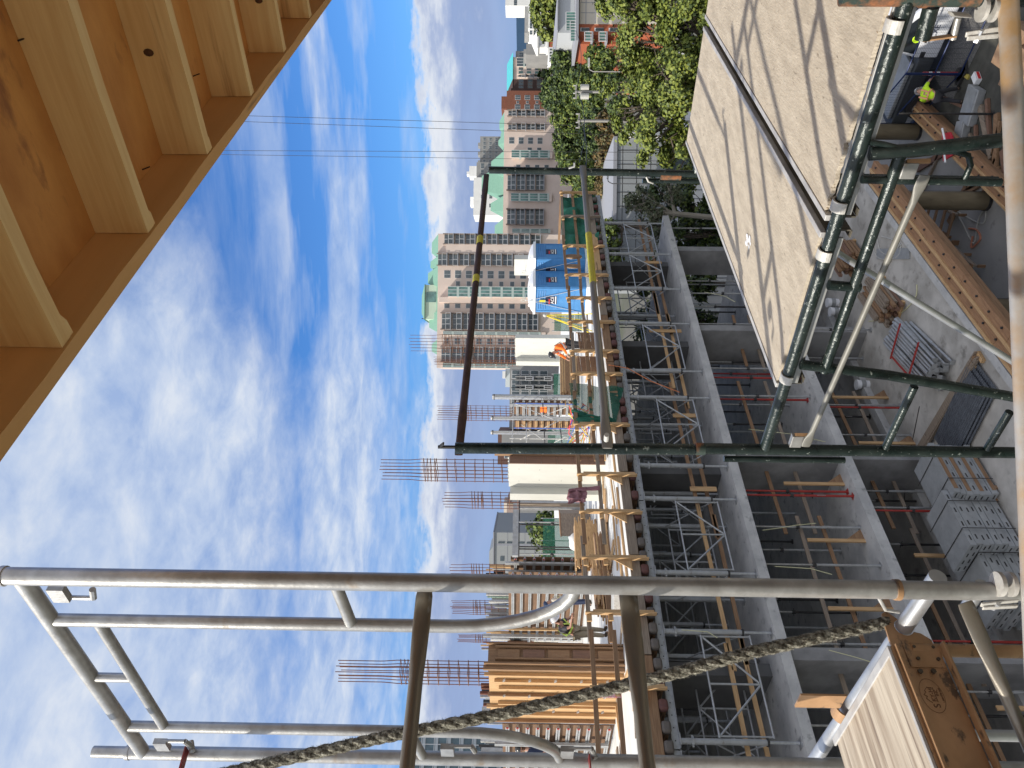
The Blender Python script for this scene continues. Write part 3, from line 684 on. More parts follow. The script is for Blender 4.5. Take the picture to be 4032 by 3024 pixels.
# shoring frames (alu) between front legs
fg='welded aluminium braces between shoring legs'
def fr(x0,x1,y,label,flip=False):
    o=thing('shoring_truss',((x0+x1)/2,y,-4.2),label,'shoring brace',fg)
    zt_,zb_=-3.70,-4.70; r=.021
    def t(a,b_,n): MB().tube([a,b_],r,8).build(n,alu,o,True)
    t((x0,y,zt_),(x1,y,zt_),'chord'); t((x0,y,zb_),(x1,y,zb_),'chord')
    for xx in (x0+.03,x1-.03): t((xx,y,zb_),(xx,y,zt_),'strut')
    xm=(x0+x1)/2; t((xm,y,zb_),(xm,y,zt_),'strut')
    if flip: t((x0+.05,y,zb_+.03),(xm-.03,y,zt_-.03),'diagonal'); t((xm+.03,y,zt_-.03),(x1-.05,y,zb_+.03),'diagonal')
    else: t((x0+.05,y,zt_-.03),(xm-.03,y,zb_+.03),'diagonal'); t((xm+.03,y,zb_+.03),(x1-.05,y,zt_-.03),'diagonal')
k=0
for (i,j) in [(0,1),(1,2),(3,4),(5,6),(7,8),(9,10)]:
    fr(LEGF[j]+.07,LEGF[i]-.07,14.17,'aluminium truss brace, %s from the right in the front row of shoring'%ORD[k],False); k+=1
k=0
for (i,j) in [(0,1),(1,2),(3,4),(5,6),(7,8),(9,10)]:
    fr(LEGF[j]+.17,LEGF[i]+.03,15.35,'aluminium truss brace, %s from the right in the second row of shoring'%ORD[k],True); k+=1
k=0
for yy_,rn_ in ((17.0,'third'),(18.4,'fourth')):
    for n_,(i,j) in enumerate([(0,1),(2,3),(3,4),(5,6),(7,8),(9,10)]):
        fr(LEGF[j]+.3,LEGF[i]+.3,yy_,'aluminium truss brace, %s from the right in the %s row of shoring'%(ORD[n_],rn_),bool(n_%2))
# crossing braces between rows
def xbr(x,label):
    o=thing('cross_brace',(x,14.8,-4.2),label,'scaffold brace','cross braces running back between shoring rows')
    for (a,c) in (((x,14.22,-3.6),(x+.02,15.3,-4.7)),((x+.03,14.22,-4.7),(x+.05,15.3,-3.6))): MB().tube([a,c],.016,8).build('tube',alu,o,True)
for i,x in enumerate(LEGF): xbr(x,'crossed thin tubes behind the %s front shoring leg from the right'%ORD[i])
# timber lacing boards between the rows
tg='long timber boards tied along the shoring legs'
i=0
for (x0,x1,z,y,kk) in [(20.2,26.4,-4.30,14.32,'brown'),(19.3,26.0,-4.62,14.45,'brown'),(16.6,21.4,-4.30,14.32,'fresh'),(15.9,20.4,-4.62,14.45,'fresh'),(11.9,16.9,-4.27,14.36,'brown'),(11.4,16.4,-4.60,14.45,'brown'),(8.0,12.3,-4.29,14.32,'fresh'),(8.2,12.1,-4.61,14.45,'brown'),(3.5,8.6,-4.20,14.32,'fresh'),(3.2,8.9,-4.62,14.45,'fresh')]:
    o=one(MB().obox((x0,y,z-.045),(x1-x0,0,random.uniform(-.05,.05)),(0,.038,0),(0,0,.09)),'timber_board',wood(kk,'x'),'%s timber lacing board, %s pair from the right across the shoring legs'%('upper' if z>-4.5 else 'lower',ORD[i//2]),'timber board',tg); recenter(o,((x0+x1)/2,y,z)); i+=1
for n_,(x,z0,z1) in enumerate([(19.2,-3.9,-4.9),(15.35,-4.1,-4.75),(12.7,-4.15,-4.8),(23.2,-4.2,-4.8)]):
    o=one(MB().box(x,x+.14,14.285,14.315,z1,z0),'timber_cleat',wood('fresh','z'),'short upright timber cleat nailed over the lacing boards, %s from the right'%ORD[[1,2,3,0][n_]],'timber board','short cleats on the lacing boards'); recenter(o,(x,14.3,z0))
# ---------------- props on the lower storeys
def prop_proto(Hh,m,nm):
    o=thing('steel_prop',(0,0,0),'x','prop',nm)
    MB().tube([(0,0,.01),(0,0,Hh*.56)],.030,10).build('outer_tube',m,o,True)
    MB().tube([(0,0,Hh*.56),(0,0,Hh-.01)],.023,10).build('inner_tube',m if m is redst else galv,o,True)
    b=MB(); b.tube([(0,0,Hh*.54),(0,0,Hh*.57)],.045,8); b.tube([(-.09,0,Hh*.55),(.09,0,Hh*.56)],.008,6); b.build('collar_nut',blackst,o)
    MB().box(-.07,.07,-.07,.07,.001,.010).build('base_plate',m,o)
    MB().box(-.07,.07,-.07,.07,Hh-.010,Hh-.001).build('head_plate',m,o)
    MB().box(-.031,-.02,-.034,-.030,Hh*.25,Hh*.33).build('sticker',steelwhite,o)
    return o
def rowprops(lst,Hh,zb,where,grp):
    protos={}
    names={'r':('red',redst),'g':('grey',alu),'d':('dark',blackst)}
    cnt={}
    allx=sorted(set((round(xat(py,yy,zb+Hh/2),2),yy,c) for (py,yy,c) in lst),reverse=True)
    for (x,yy,c) in allx:
        cnt[c]=cnt.get(c,0)+1
        lab='%s %s steel prop from the right %s'%(ordw(cnt[c]),names[c][0],where)
        for w in WX:
            if abs(x-w-.14)<.2: x+=.3
        if c not in protos:
            p=prop_proto(Hh,names[c][1],grp); p.location=(x,yy,zb); p['label']=lab; protos[c]=p
        else: copy_tree(protos[c],None,(x,yy,zb),random.uniform(0,3),lab)
A=[(1345,17.5,'d'),(1385,18.6,'d'),(1440,20,'d'),(1515,17.8,'d'),(1620,18.5,'d'),(1700,18,'g'),(1760,17,'d'),(1885,18,'d'),(2020,17.6,'g'),(2130,18.4,'d'),(2290,17.4,'g'),(2360,16.9,'d'),(2470,17.6,'g'),(2700,17,'d'),(899,14.3,'g'),(1107,15.0,'g'),(1138,15.9,'g'),(1156,14.3,'g'),(1208,15.2,'d'),(1228,17,'d'),(1277,14.25,'g'),(1300,16,'d'),(1426,15.2,'d'),(1452,14.3,'g'),(1472,15.6,'r'),(1488,14.3,'r'),(1560,14.3,'g'),(1573,14.5,'r'),(1593,15.6,'g'),(1670,16.5,'d'),(1805,14.6,'g'),(1830,14.3,'g'),(1934,14.4,'r'),(1951,14.25,'r'),(1980,16.2,'d'),(2076,14.5,'g'),(2166,15.8,'g'),(2224,14.3,'g'),(2410,16.2,'d'),(2590,14.25,'g'),(2790,14.9,'g'),(2860,14.3,'g'),(2990,14.4,'g')]
rowprops(A,Z2B-Z3T,Z3T,'between the middle and upper slabs','steel props between the middle and upper slabs')
B=[(1298,13.9,'g'),(1316,14.6,'r'),(1410,14.9,'g'),(1465,15.4,'g'),(1596,14.4,'g'),(1604,14.3,'r'),(1640,15.9,'d'),(1713,14.6,'g'),(1818,14.2,'r'),(1838,14.5,'g'),(1934,14.8,'g'),(1972,15.4,'d'),(2000,14.3,'g'),(2012,14.15,'r'),(2144,15.2,'d'),(2265,15.6,'d'),(2580,14.3,'r'),(2605,14.4,'g'),(2700,14.9,'g'),(2725,14.5,'g'),(2820,15.3,'d')]
rowprops(B,Z3B-ZF,ZF,'under the middle slab','steel props under the middle slab')
# lacing boards on lower storeys
i=0
for (p0,p1,y,z0,grp) in [(1500,2100,14.6,-7.0,'u'),(1500,2100,14.6,-6.3,'u'),(2030,2560,14.6,-6.6,'u'),(2030,2560,14.6,-7.2,'u'),(2560,3300,14.6,-6.5,'u'),(2560,3300,14.6,-7.1,'u'),(1540,2100,14.9,-9.6,'l'),(1540,2080,14.9,-9.1,'l'),(2080,2700,14.9,-9.5,'l'),(2300,3200,14.9,-9.2,'l'),(1240,1460,14.8,-7.3,'u'),(1240,1440,14.8,-6.8,'u')]:
    x1=xat(p0,y,z0); x0=xat(p1,y,z0)
    o=one(MB().obox((x0,y,z0-.045),(x1-x0,0,random.uniform(-.12,.06)),(0,.038,0),(0,0,.09)),'timber_board',wood('brown' if i%2 else 'grey','x'),'%s lacing board on the steel props %s, %s of its kind from the right'%('thin' if i%2 else 'faded','upstairs' if grp=='u' else 'downstairs',ORD[(i%12)]),'timber board','lacing boards on the steel props'); recenter(o,((x0+x1)/2,y,z0)); i+=1
# upright gusset boards (kicker frames) standing on the slabs
i=0
for (py,y,zb,h_) in [(1305,14.7,Z3T,1.5),(2128,14.5,Z3T,1.35),(2398,14.5,Z3T,1.4),(1905,14.4,Z3T,1.5),(1565,14.7,ZF,1.6),(2188,14.6,ZF,1.4),(1745,14.6,ZF,1.5),(2790,14.4,ZF,1.3)]:
    x=xat(py,y,zb+.8); o=thing('timber_stand',(x,y,zb),'timber stand with triangular foot on the %s open floor, %s one from the right'%('upper' if zb==Z3T else 'lower',ORD[i%4]),'timber stand','small timber stands on the open floors')
    MB().box(x-.045,x+.045,y-.02,y+.02,zb+.001,zb+h_).build('post',wood('fresh','z'),o)
    MB().prism([(x+.046,y,zb+.001),(x+.35,y,zb+.001),(x+.046,y,zb+.42)],(0,.02,0)).build('gusset',wood('brown','x'),o); i+=1
# loose ropes tied round props
rn=mat('tie_rope',(.62,.60,.35),.9)
for n_,(py0,z0,py1,z1,y) in enumerate([(1690,-6.0,1740,-7.9,14.2),(2088,-5.6,2060,-6.9,14.2),(2560,-6.2,2690,-7.6,14.1),(2480,-3.3,2512,-4.0,14.05),(1150,-5.9,1190,-6.8,14.1),(2230,-5.6,2262,-6.8,14.1)]):
    a=Vector((xat(py0,y,z0),y,z0)); c=Vector((xat(py1,y,z1),y,z1)); m_=(a+c)/2+Vector((.05,0,-.18))
    o=one(MB().tube([a,a.lerp(m_,.5)+Vector((0,0,-.04)),m_,m_.lerp(c,.5),c],.008,6),'tie_rope',rn,['thin yellow rope dangling in the middle of the upper open floor','thin yellow rope hanging straight from the upper slab edge','long slack rope strung across the left of the upper open floor','yellow rope knotted below the deck joists behind the rope','pale rope looped over the far right prop','thin rope slanting between two grey props left of centre'][n_],'rope',smooth=True); recenter(o,a)
o=one(MB().tube([(xat(1437,13.9,-2.45),13.9,-2.45),(xat(1450,14,-3.0),14.0,-3.0),(xat(1500,14.1,-3.6),14.1,-3.6),(xat(1545,14.2,-4.4),14.2,-4.4)],.012,6),'extension_cord',mat('orange_cord',(.75,.25,.10),.6),'thin orange extension cord hanging from the deck edge into the shoring','cord',smooth=True)
# ---------------- guardrail of the top deck
gl=thing('timber_guardrail',(14,13.9,DECK),'long timber guardrail with two rails along the edge of the top deck','guardrail')
PYS=[761,855,971,1085,1176,1270,1385,1475,1674,1870,2017,2198,2414,2706,3060]
PXs=[xat(p,13.88,-1.9) for p in PYS]
for i,x in enumerate(PXs):
    k='grey' if i==1 else 'fresh'
    b=MB(); b.box(x-.045,x-.006,13.80,13.89,-2.80,-1.34); b.box(x-.004,x+.036,13.80,13.89,-2.75,-1.50); b.build('post',wood(k,'z'),gl,bevel=.003)
    b=MB(); b.prism([(x-.047,13.87,-2.42),(x-.30,13.87,-2.42),(x-.047,13.87,-2.05)],(0,.02,0)); b.build('gusset',wood('fresh','x'),gl)
    MB().box(x-.20,x-.047,13.86,13.90,-1.47,-1.37).build('rail_block',wood('fresh','x'),gl); MB().box(x-.18,x-.047,13.86,13.90,-1.91,-1.81).build('rail_block',wood('fresh','x'),gl)
ends=[27.9,24.4,21.2,18.6,16.2,13.6,11.0,8.6,5.5,1.5]
for i in range(len(ends)-1):
    for z,dz in ((-1.42,0),(-1.86,.0)):
        x1,x0=ends[i],ends[i+1]-.25; o_=.0 if i%2 else .045
        b=MB(); b.obox((x0,13.895+o_,z-.045+random.uniform(-.02,.02)),(x1-x0,0,random.uniform(-.05,.05)),(0,.038,0),(0,0,.09)); b.build('rail',wood('brown' if (i+(z<-1.6))%3 else 'grey','x'),gl)
for n_,x in enumerate([27.85]):
    for z in (-1.42,-1.86): MB().box(x,x+.04,13.9,18.5,z-.045,z+.045).build('rail',wood('brown','y'),gl)
# yellow tape and pink tags on rails
rb=MB().box(xat(2745,13.885,-1.42),xat(2722,13.885,-1.42),13.885,13.892,-1.93,-1.35); o=one(rb,'warning_ribbon',mat('red_white_ribbon',(.75,.10,.14),.6,0,(.85,.75,.75),30),'red and white ribbon tied over both rails left of the thick rope','ribbon'); recenter(o,(xat(2733,13.885,-1.42),13.885,-1.4))
# ================= PEOPLE =================
def skin_mesh(name,joints,edges,root,sub=1):
    keys=list(joints); idx={k:i for i,k in enumerate(keys)}
    me=bpy.data.meshes.new(name); me.from_pydata([tuple(joints[k][0]) for k in keys],[(idx[a],idx[b]) for a,b in edges],[])
    o=bpy.data.objects.new(name,me); COL.objects.link(o); sk=o.modifiers.new('s','SKIN'); 
    if not me.skin_vertices: 
        pass
    for i,k in enumerate(keys):
        r=joints[k][1]; r=r if isinstance(r,tuple) else (r,r); me.skin_vertices[0].data[i].radius=r
        me.skin_vertices[0].data[i].use_root=(k==root)
    sk.use_smooth_shade=True
    s=o.modifiers.new('u','SUBSURF'); s.levels=sub; s.render_levels=sub
    dg=bpy.context.evaluated_depsgraph_get(); dg.update(); m2=bpy.data.meshes.new_from_object(o.evaluated_get(dg))
    bpy.data.objects.remove(o); bpy.data.meshes.remove(me); m2.name=name; return m2
skinm=mat('skin',(.52,.30,.21),.6,0,(.45,.24,.17),20)
def part_mesh(me,name,m,parent):
    me.materials.clear(); me.materials.append(m); o=bpy.data.objects.new(name,me); COL.objects.link(o); o.parent=parent; return o
def person(loc,rz,label,P,shirt,trousers,hat,vest=None,sleeve='short',beard=None,tape=None):
    o=thing('person',loc,label,'person',None,rz,absolute=False)
    V=lambda k: Vector(P[k])
    J={}
    J['pelvis']=(V('pelvis'),(.135,.105)); J['waist']=(V('pelvis').lerp(V('chest'),.45),(.125,.10)); J['chest']=(V('chest'),(.155,.115)); J['neckb']=(V('neck'),(.058,.058)); J['headb']=(V('neck').lerp(V('head'),.45),(.060,.062))
    J['headm']=(V('head'),(.078,.098)); hd=(V('head')-V('neck')).normalized(); J['headt']=(V('head')+hd*.09,(.055,.07))
    E=[('pelvis','waist'),('waist','chest'),('chest','neckb'),('neckb','headb'),('headb','headm'),('headm','headt')]
    for s in 'LR':
        J['sh'+s]=(V('sh'+s),.058); J['el'+s]=(V('el'+s),.040); J['wr'+s]=(V('wr'+s),.027)
        J['hip'+s]=(V('hip'+s),.088); J['kn'+s]=(V('kn'+s),.056); J['an'+s]=(V('an'+s),.038)
        J['to'+s]=(V('an'+s)+Vector(P.get('toe'+s,(0,.14,-.05))),.032)
        E+=[('chest','sh'+s),('sh'+s,'el'+s),('el'+s,'wr'+s),('pelvis','hip'+s),('hip'+s,'kn'+s),('kn'+s,'an'+s),('an'+s,'to'+s)]
        d=(V('wr'+s)-V('el'+s)).normalized(); sx=d.cross(Vector((0,1,0))); 
        if sx.length<.1: sx=Vector((1,0,0))
        sx.normalize(); nx=d.cross(sx)
        J['pm'+s]=(V('wr'+s)+d*.055,(.034,.018)); E.append(('wr'+s,'pm'+s))
        for f,(off,L) in enumerate(((-.030,.052),(-.010,.060),(.010,.056),(.029,.044))):
            b0=V('wr'+s)+d*.095+sx*off; b1=b0+d*L*.5+nx*.006; b2=b1+d*L*.35+nx*.022
            J['f%d%sa'%(f,s)]=(b0,.0095); J['f%d%sb'%(f,s)]=(b1,.0085); J['f%d%sc'%(f,s)]=(b2,.0075)
            E+=[('pm'+s,'f%d%sa'%(f,s)),('f%d%sa'%(f,s),'f%d%sb'%(f,s)),('f%d%sb'%(f,s),'f%d%sc'%(f,s))]
        J['t'+s+'a']=(V('wr'+s)+d*.045+sx*.042,.010); J['t'+s+'b']=(V('wr'+s)+d*.085+sx*.060+nx*.012,.009); E+=[('pm'+s,'t'+s+'a'),('t'+s+'a','t'+s+'b')]
    body=skin_mesh('body',J,E,'pelvis',1); 
    # face: nose, brow, ears pushed out of the head surface
    fwd=Vector(P.get('face',(0,1,0))).normalized(); sd=fwd.cross(hd).normalized()
    H_=V('head')
    for v in body.vertices:
        r=v.co-H_
        if r.length<.16:
            a=r.dot(fwd); b_=r.dot(sd); c=r.dot(hd)
            if a>.05: v.co+=fwd*(.030*math.exp(-(b_/.018)**2-((c+.012)/.022)**2)-.010*math.exp(-((abs(b_)-.032)/.016)**2-((c-.018)/.014)**2)+.006*math.exp(-(b_/.03)**2-((c+.06)/.02)**2))
    part_mesh(body,'body',skinm,o)
    for s in (-1,1):
        MB().sphere(H_+sd*s*.083+fwd*.0-hd*.005,.028,8,6,sc=(.35,.7,1)).build('ear',skinm,o,True)
        MB().sphere(H_+sd*s*.030+fwd*.088+hd*.017,.011,8,6).build('eye',mat('eye_dark',(.03,.02,.02),.3),o,True)
    MB().sphere(H_+fwd*.088-hd*.045,.020,8,6,sc=(1,.3,.35) if abs(fwd.y)>abs(fwd.x) else (.3,1,.35)).build('mouth',mat('lips',(.35,.12,.10),.6),o,True)
    if beard: MB().sphere(H_+fwd*.045-hd*.055,.062,10,8).build('beard',beard,o,True)
    # clothing
    def grow(keys,edges,root,gr_,name,m,over={}):
        JJ={k:(J[k][0],tuple(x+gr_ for x in (J[k][1] if isinstance(J[k][1],tuple) else (J[k][1],J[k][1])))) for k in keys}
        for k,v in over.items(): JJ[k]=v
        return part_mesh(skin_mesh(name,JJ,edges,root,1),name,m,o)
    ks=['pelvis','waist','chest']; ee=[('pelvis','waist'),('waist','chest')]; ov={'col':(V('chest').lerp(V('neck'),.75),.075)}; ee.append(('chest','col'))
    for s in 'LR':
        ks+=['sh'+s]; ee+=[('chest','sh'+s)]; 
        ov['sl'+s]=(V('sh'+s).lerp(V('el'+s),.75),.058); ee.append(('sh'+s,'sl'+s))
        if sleeve=='long': ov['se'+s]=(V('el'+s),.054); ov['sw'+s]=(V('el'+s).lerp(V('wr'+s),.9),.043); ee+=[('sl'+s,'se'+s),('se'+s,'sw'+s)]
    grow(ks,ee,'pelvis',.016,'shirt',shirt,ov)
    kt=['pelvis']; et=[];
    for s in 'LR': kt+=['hip'+s,'kn'+s,'an'+s]; et+=[('pelvis','hip'+s),('hip'+s,'kn'+s),('kn'+s,'an'+s)]
    grow(kt,et,'pelvis',.018,'trousers',trousers)
    for s in 'LR':
        a=V('an'+s); t=J['to'+s][0]; h_=a+Vector((0,-.05,-.03))
        part_mesh(skin_mesh('boot',{'a':(a+Vector((0,0,.05)),.055),'b':(a+Vector((0,0,-.03)),.055),'c':(t,.048),'d':(a-(t-a)*.3+Vector((0,0,-.03)),.045)},[('a','b'),('b','c'),('b','d')],'b',1),'boot',mat('boot_leather',(.06,.045,.03),.7),o)
    if vest:
        kv=['waist','chest']; JJ={'waist':(J['waist'][0].lerp(J['pelvis'][0],.5),(.163,.135)),'chest':(J['chest'][0],(.185,.150)),'t':(V('chest').lerp(V('neck'),.6),(.10,.10)),'l':(V('chest').lerp(V('shL'),.8)+Vector((0,0,.01)),.075),'r':(V('chest').lerp(V('shR'),.8)+Vector((0,0,.01)),.075)}
        part_mesh(skin_mesh('vest',JJ,[('waist','chest'),('chest','t'),('chest','l'),('chest','r')],'waist',1),'vest',vest,o)
    if tape:
        sp=(V('chest')-V('pelvis')).normalized(); sl=Vector((V('shR')-V('shL'))).normalized(); bk=sp.cross(sl).normalized()
        for sg in (-1,1):
            c=V('chest'); w=J['waist'][0]
            for s in (-1,1):
                b=MB(); p0=c+sl*s*.11+bk*sg*.135+sp*.10; p1=w+sl*(-s if sg*P.get('xback',1)>0 else s)*.10+bk*sg*.150; b.bar(p0,p1,.045,.012,tuple(bk)); b.build('reflective_tape',tape,o)
        b=MB(); n=20; c=J['waist'][0]
        ring=[c+sl*math.cos(2*PI*i/n)*.178+bk*math.sin(2*PI*i/n)*.150 for i in range(n)]
        for i in range(n):
            a_,c_=ring[i],ring[(i+1)%n]; b.add([a_,c_,c_+sp*.05,a_+sp*.05],[(0,1,2,3)])
        b.build('reflective_tape',tape,o)
    # helmet
    c=H_+hd*.045; b=MB(); q=Vector((0,0,1)).rotation_difference(hd); vs=[]; n=20; rows=7; fs=[]
    for i in range(rows+1):
        th=PI*.5*i/rows
        for j in range(n):
            ph=2*PI*j/n; l=Vector((math.sin(th)*math.cos(ph)*.112,math.sin(th)*math.sin(ph)*.132,math.cos(th)*.115)); vs.append(c+q@l)
    for j in range(n):
        ph=2*PI*j/n; fl=q.inverted()@fwd; ff=max(0,math.cos(ph)*fl.x+math.sin(ph)*fl.y)
        vs.append(c+q@Vector((math.cos(ph)*(.122+.05*ff),math.sin(ph)*(.142+.06*ff),-.006)))
    for i in range(rows+1):
        for j in range(n): fs.append((i*n+j,(i+1)*n+j,(i+1)*n+(j+1)%n,i*n+(j+1)%n))
    b.add(vs,fs).build('hard_hat',hat,o,True)
    return o
def pose(h=1.75,**k):
    s=h/1.75
    P=dict(pelvis=(0,0,.95),chest=(0,.01,1.32),neck=(0,.02,1.48),head=(0,.04,1.63),shL=(-.19,.01,1.42),shR=(.19,.01,1.42),elL=(-.25,.0,1.13),elR=(.25,.0,1.13),wrL=(-.26,.10,.88),wrR=(.26,.10,.88),hipL=(-.10,0,.90),hipR=(.10,0,.90),knL=(-.11,.03,.50),knR=(.11,.03,.50),anL=(-.12,0,.10),anR=(.12,0,.10))
    P.update(k)
    return {a:(tuple(x*s for x in b) if not isinstance(b,(int,float)) else b) for a,b in P.items()}
hats=lambda n,c: mat('hard_hat_'+n,c,.25)
def yaw_to(v): return math.atan2(v.y,v.x)-PI/2      # local +y faces v
orange=mat('orange_hi_vis',(1.0,.20,.02),.8); lime=mat('lime_hi_vis',(.62,.95,.03),.8); reflt=mat('orange_reflective_tape',(.85,.38,.20),.5); greyt=mat('grey_cotton',(.11,.11,.12),.9); blackv=mat('black_vest',(.015,.015,.018),.8); khaki=mat('khaki_cloth',(.36,.31,.22),.9); navy=mat('navy_cloth',(.02,.03,.07),.9); darkt=mat('dark_work_trousers',(.035,.035,.04),.9); silv=mat('silver_tape',(.70,.72,.60),.4); yell=mat('faded_yellow_vest',(.62,.66,.25),.8)
left=-rt
# orange worker behind the rail, head bowed, facing left
p=pl(2333,1356,z=DECK)
person(p,yaw_to(left*.9-fw*.5),'worker in orange hi-vis shirt and black hard hat bending forward',pose(1.66,chest=(0,.22,1.26),neck=(0,.33,1.37),head=(0,.43,1.47),face=(0,.8,-.6),shL=(-.19,.24,1.34),shR=(.19,.24,1.34),elL=(-.24,.36,1.08),elR=(.24,.38,1.08),wrL=(-.16,.55,.95),wrR=(.16,.55,.95)),orange,darkt,hats('black',(.02,.02,.022)),None,'long',None,mat('grey_reflective',(.5,.5,.5),.5))
# worker with navy hat
p=pl(2330,2368,z=DECK)
person(p,yaw_to(left*1-fw*.6),'worker in yellow striped vest and dark blue hard hat near the ribbed wall form',pose(1.62,head=(0,.10,1.60),face=(0,.8,-.5),elR=(.28,.15,1.15),wrR=(.30,.38,1.15)),mat('cream_shirt',(.5,.45,.38),.9),navy,hats('navy',(.015,.03,.08)),yell,'short',None,silv)
# worker in black vest, bending to the right, face right
p=pl(2395,2492,z=DECK)
person(p,yaw_to(-left*.9-fw*.35),'bearded worker in grey shirt, black vest and white hard hat leaning over',pose(1.70,chest=(0,.20,1.26),neck=(0,.30,1.38),head=(0,.40,1.49),face=(0,.9,-.3),shL=(-.18,.22,1.35),shR=(.18,.22,1.35),elL=(-.24,.30,1.07),elR=(.22,.36,1.08),wrL=(-.12,.52,1.02),wrR=(.20,.62,1.06)),greyt,khaki,hats('white',(.75,.75,.76)),blackv,'short',mat('beard',(.10,.05,.03),.9),mat('yellow_green_tape',(.6,.8,.15),.5))
# worker far left, only head above the ribbed form
p=pl(1960,2946,d=20.0)
person((p.x,p.y,DECK+.75),yaw_to(-left*.6-fw),'worker with a black hard hat behind the outer galvanised scaffold leg',pose(1.72,elL=(-.30,.12,1.15),elR=(.30,.12,1.15),wrL=(-.28,.34,1.18),wrR=(.28,.34,1.18)),navy,darkt,hats('charcoal',(.025,.025,.025)),None,'long',mat('beard',(.10,.05,.03),.9))
# lime worker on the street level
p=pl(3792,378,z=ZG)
person(p,yaw_to(fw*.8+rt*.55),'worker in lime hi-vis shirt with orange cross straps and white hard hat at street level',pose(1.72,pelvis=(0,-.05,.86),chest=(0,.27,1.06),neck=(0,.41,1.11),head=(0,.545,1.13),face=(0,.45,-.9),shL=(-.2,.30,1.10),shR=(.2,.30,1.10),elL=(-.27,.42,.86),elR=(.36,.46,.95),wrL=(-.18,.56,.66),wrR=(.42,.64,.80),hipL=(-.10,-.05,.82),hipR=(.10,-.05,.82),knR=(.15,.14,.47),anR=(.16,.24,.10),knL=(-.12,-.02,.46),anL=(-.13,-.20,.10)),lime,darkt,hats('white',(.75,.75,.76)),None,'short',None,reflt)
# ================= DECK: columns, rebar, forms =================
def PD(px,py): return pl(px,py,z=DECK)
def atd(py,d,z): # point at forward depth d, seen at height row py, given z
    u=(1512-py)/F*d; v=Vector((fw.x,fw.y,0)).normalized(); q=v*d+rt*u; return Vector((q.x,q.y,z))
def lcol(p,wy,label,wing=.6,Hc=2.80,form=False):
    """pale concrete column: lit face to the left, wing wall stepping out on the far left"""
    o=thing('concrete_column',p,label,'column','poured concrete columns on the top deck'); x,y=p.x,p.y
    zt_=DECK+Hc
    top=[]
    MB().box(x,x+.32,y,y+wy,DECK+.001,zt_).build('shaft',concl,o)
    MB().box(x-wing,x+.32,y+wy+.001,y+wy+.28,DECK+.001,zt_-.04).build('wing_wall',concl,o)
    b=MB()
    for i in range(26): 
        xx=x+random.uniform(0,.3); yy=y+random.uniform(.02,wy-.06); s=random.uniform(.03,.08); b.box(xx-.0,min(xx+s,x+.31),yy,yy+s,zt_+.001,zt_+random.uniform(.01,.035))
    b.build('rough_top',concl,o)
    hole=mat('tie_hole',(.12,.12,.11),.9)
    for (fy_,fz) in [(.22,2.5),(.75,2.5),(.25,1.9),(.7,1.9),(.22,1.25),(.72,1.25),(.25,.7),(.7,.7)]:
        MB().tube([(x-.0015,y+wy*fy_,DECK+fz),(x+.003,y+wy*fy_,DECK+fz)],.012,8).build('tie_hole',hole,o)
    if form:
        for k in range(6): MB().box(x+.0,x+.30,y-.030,y-.001,DECK+.02+k*.46,DECK+.02+k*.46+.452).build('side_board',wood('red','z'),o)
        for k in range(2): MB().box(x+.31+.05*k,x+.35+.05*k,y-.14,y-.001,DECK+.001,zt_+.42).build('stud',wood('brown' if k==0 else 'fresh','z'),o)
    return o
c2=PD(2384,1831); lcol(c2,.98,'pale concrete column with timber side form, behind the green netting and the hanging shirt',.28,2.80,True)
c1=atd(1331,39,DECK); lcol(c1,1.25,'pale concrete column behind the worker in orange, brown stains near its top',.32,2.82)
# distant shaded wall and column of the lift core
o=thing('concrete_column',atd(1040,45,DECK),'grey concrete column top showing above the blue portable toilets','column'); p=atd(1021,45,DECK); MB().box(p.x,p.x+.5,p.y,p.y+1.1,DECK+.001,DECK+3.0).build('shaft',concl,o)
# cages
rb_=mat('rusty_rebar',(.21,.075,.038),.85,0,(.12,.045,.028),20); tie_=mat('rusty_tie',(.24,.11,.055),.8,.1,(.14,.07,.04),20)
def cage(c,a,b_,z0,z1,label,nx=3,ny=4,kink=.25,tstep=.28,r=.0105,straight=0,par=None):
    o=thing('rebar_cage',c,label,'rebar cage','rebar cages rising over the top deck')
    x,y=c.x,c.y; zk=z1-(z1-z0)*kink; zs=zk-.35
    pos=[]
    for i in range(nx):
        for j in range(ny):
            if 0<i<nx-1 and 0<j<ny-1: continue
            pos.append((x+a*i/(nx-1),y+b_*j/(ny-1)))
    cx_,cy_=x+a/2,y+b_/2
    for (px,py) in pos:
        ix=px+(cx_-px)*.10; iy=py+(cy_-py)*.10; t=z1+random.uniform(-.05,.04)
        MB().tube([(px,py,z0),(px,py,zs+.15),(px*.75+ix*.25,py*.75+iy*.25,zs+.22),(ix*.9+px*.1,iy*.9+py*.1,zk+.12),(ix,iy,zk+.2),(ix,iy,t)],r,6).build('vertical_bar',rb_,o,True)
    z=z0+.05; n=0
    zz=[]
    while z<zs-.25: zz.append(z); z+=tstep
    zz+=[zs-.25,zs-.14,zs-.05,zs+.05]
    e=r*1.8; prev=None
    for z in zz:
        dz=random.uniform(-.02,.02)
        if prev is None:
            bb=MB(); q=[(-a/2-e,-b_/2-e,0),(a/2+e,-b_/2-e,.01),(a/2+e,b_/2+e,0),(-a/2-e,b_/2+e,-.01),(-a/2-e,-b_/2-e,0)]
            for i in range(4): bb.tube([q[i],q[i+1]],r*.85,5)
            bb.tube([(-a/2,0,0),(a/2,0,0)],r*.7,5)
            prev=bb.build('tie',tie_,None,False); prev.parent=o; prev['_abs']=1; prev.location=Vector((cx_,cy_,z))-Vector(c)
        else: mesh_copy(prev,o,Vector((cx_,cy_,z+dz))-Vector(c),(random.uniform(-.03,.03),random.uniform(-.03,.03),0))
    del prev['_abs']
    return o
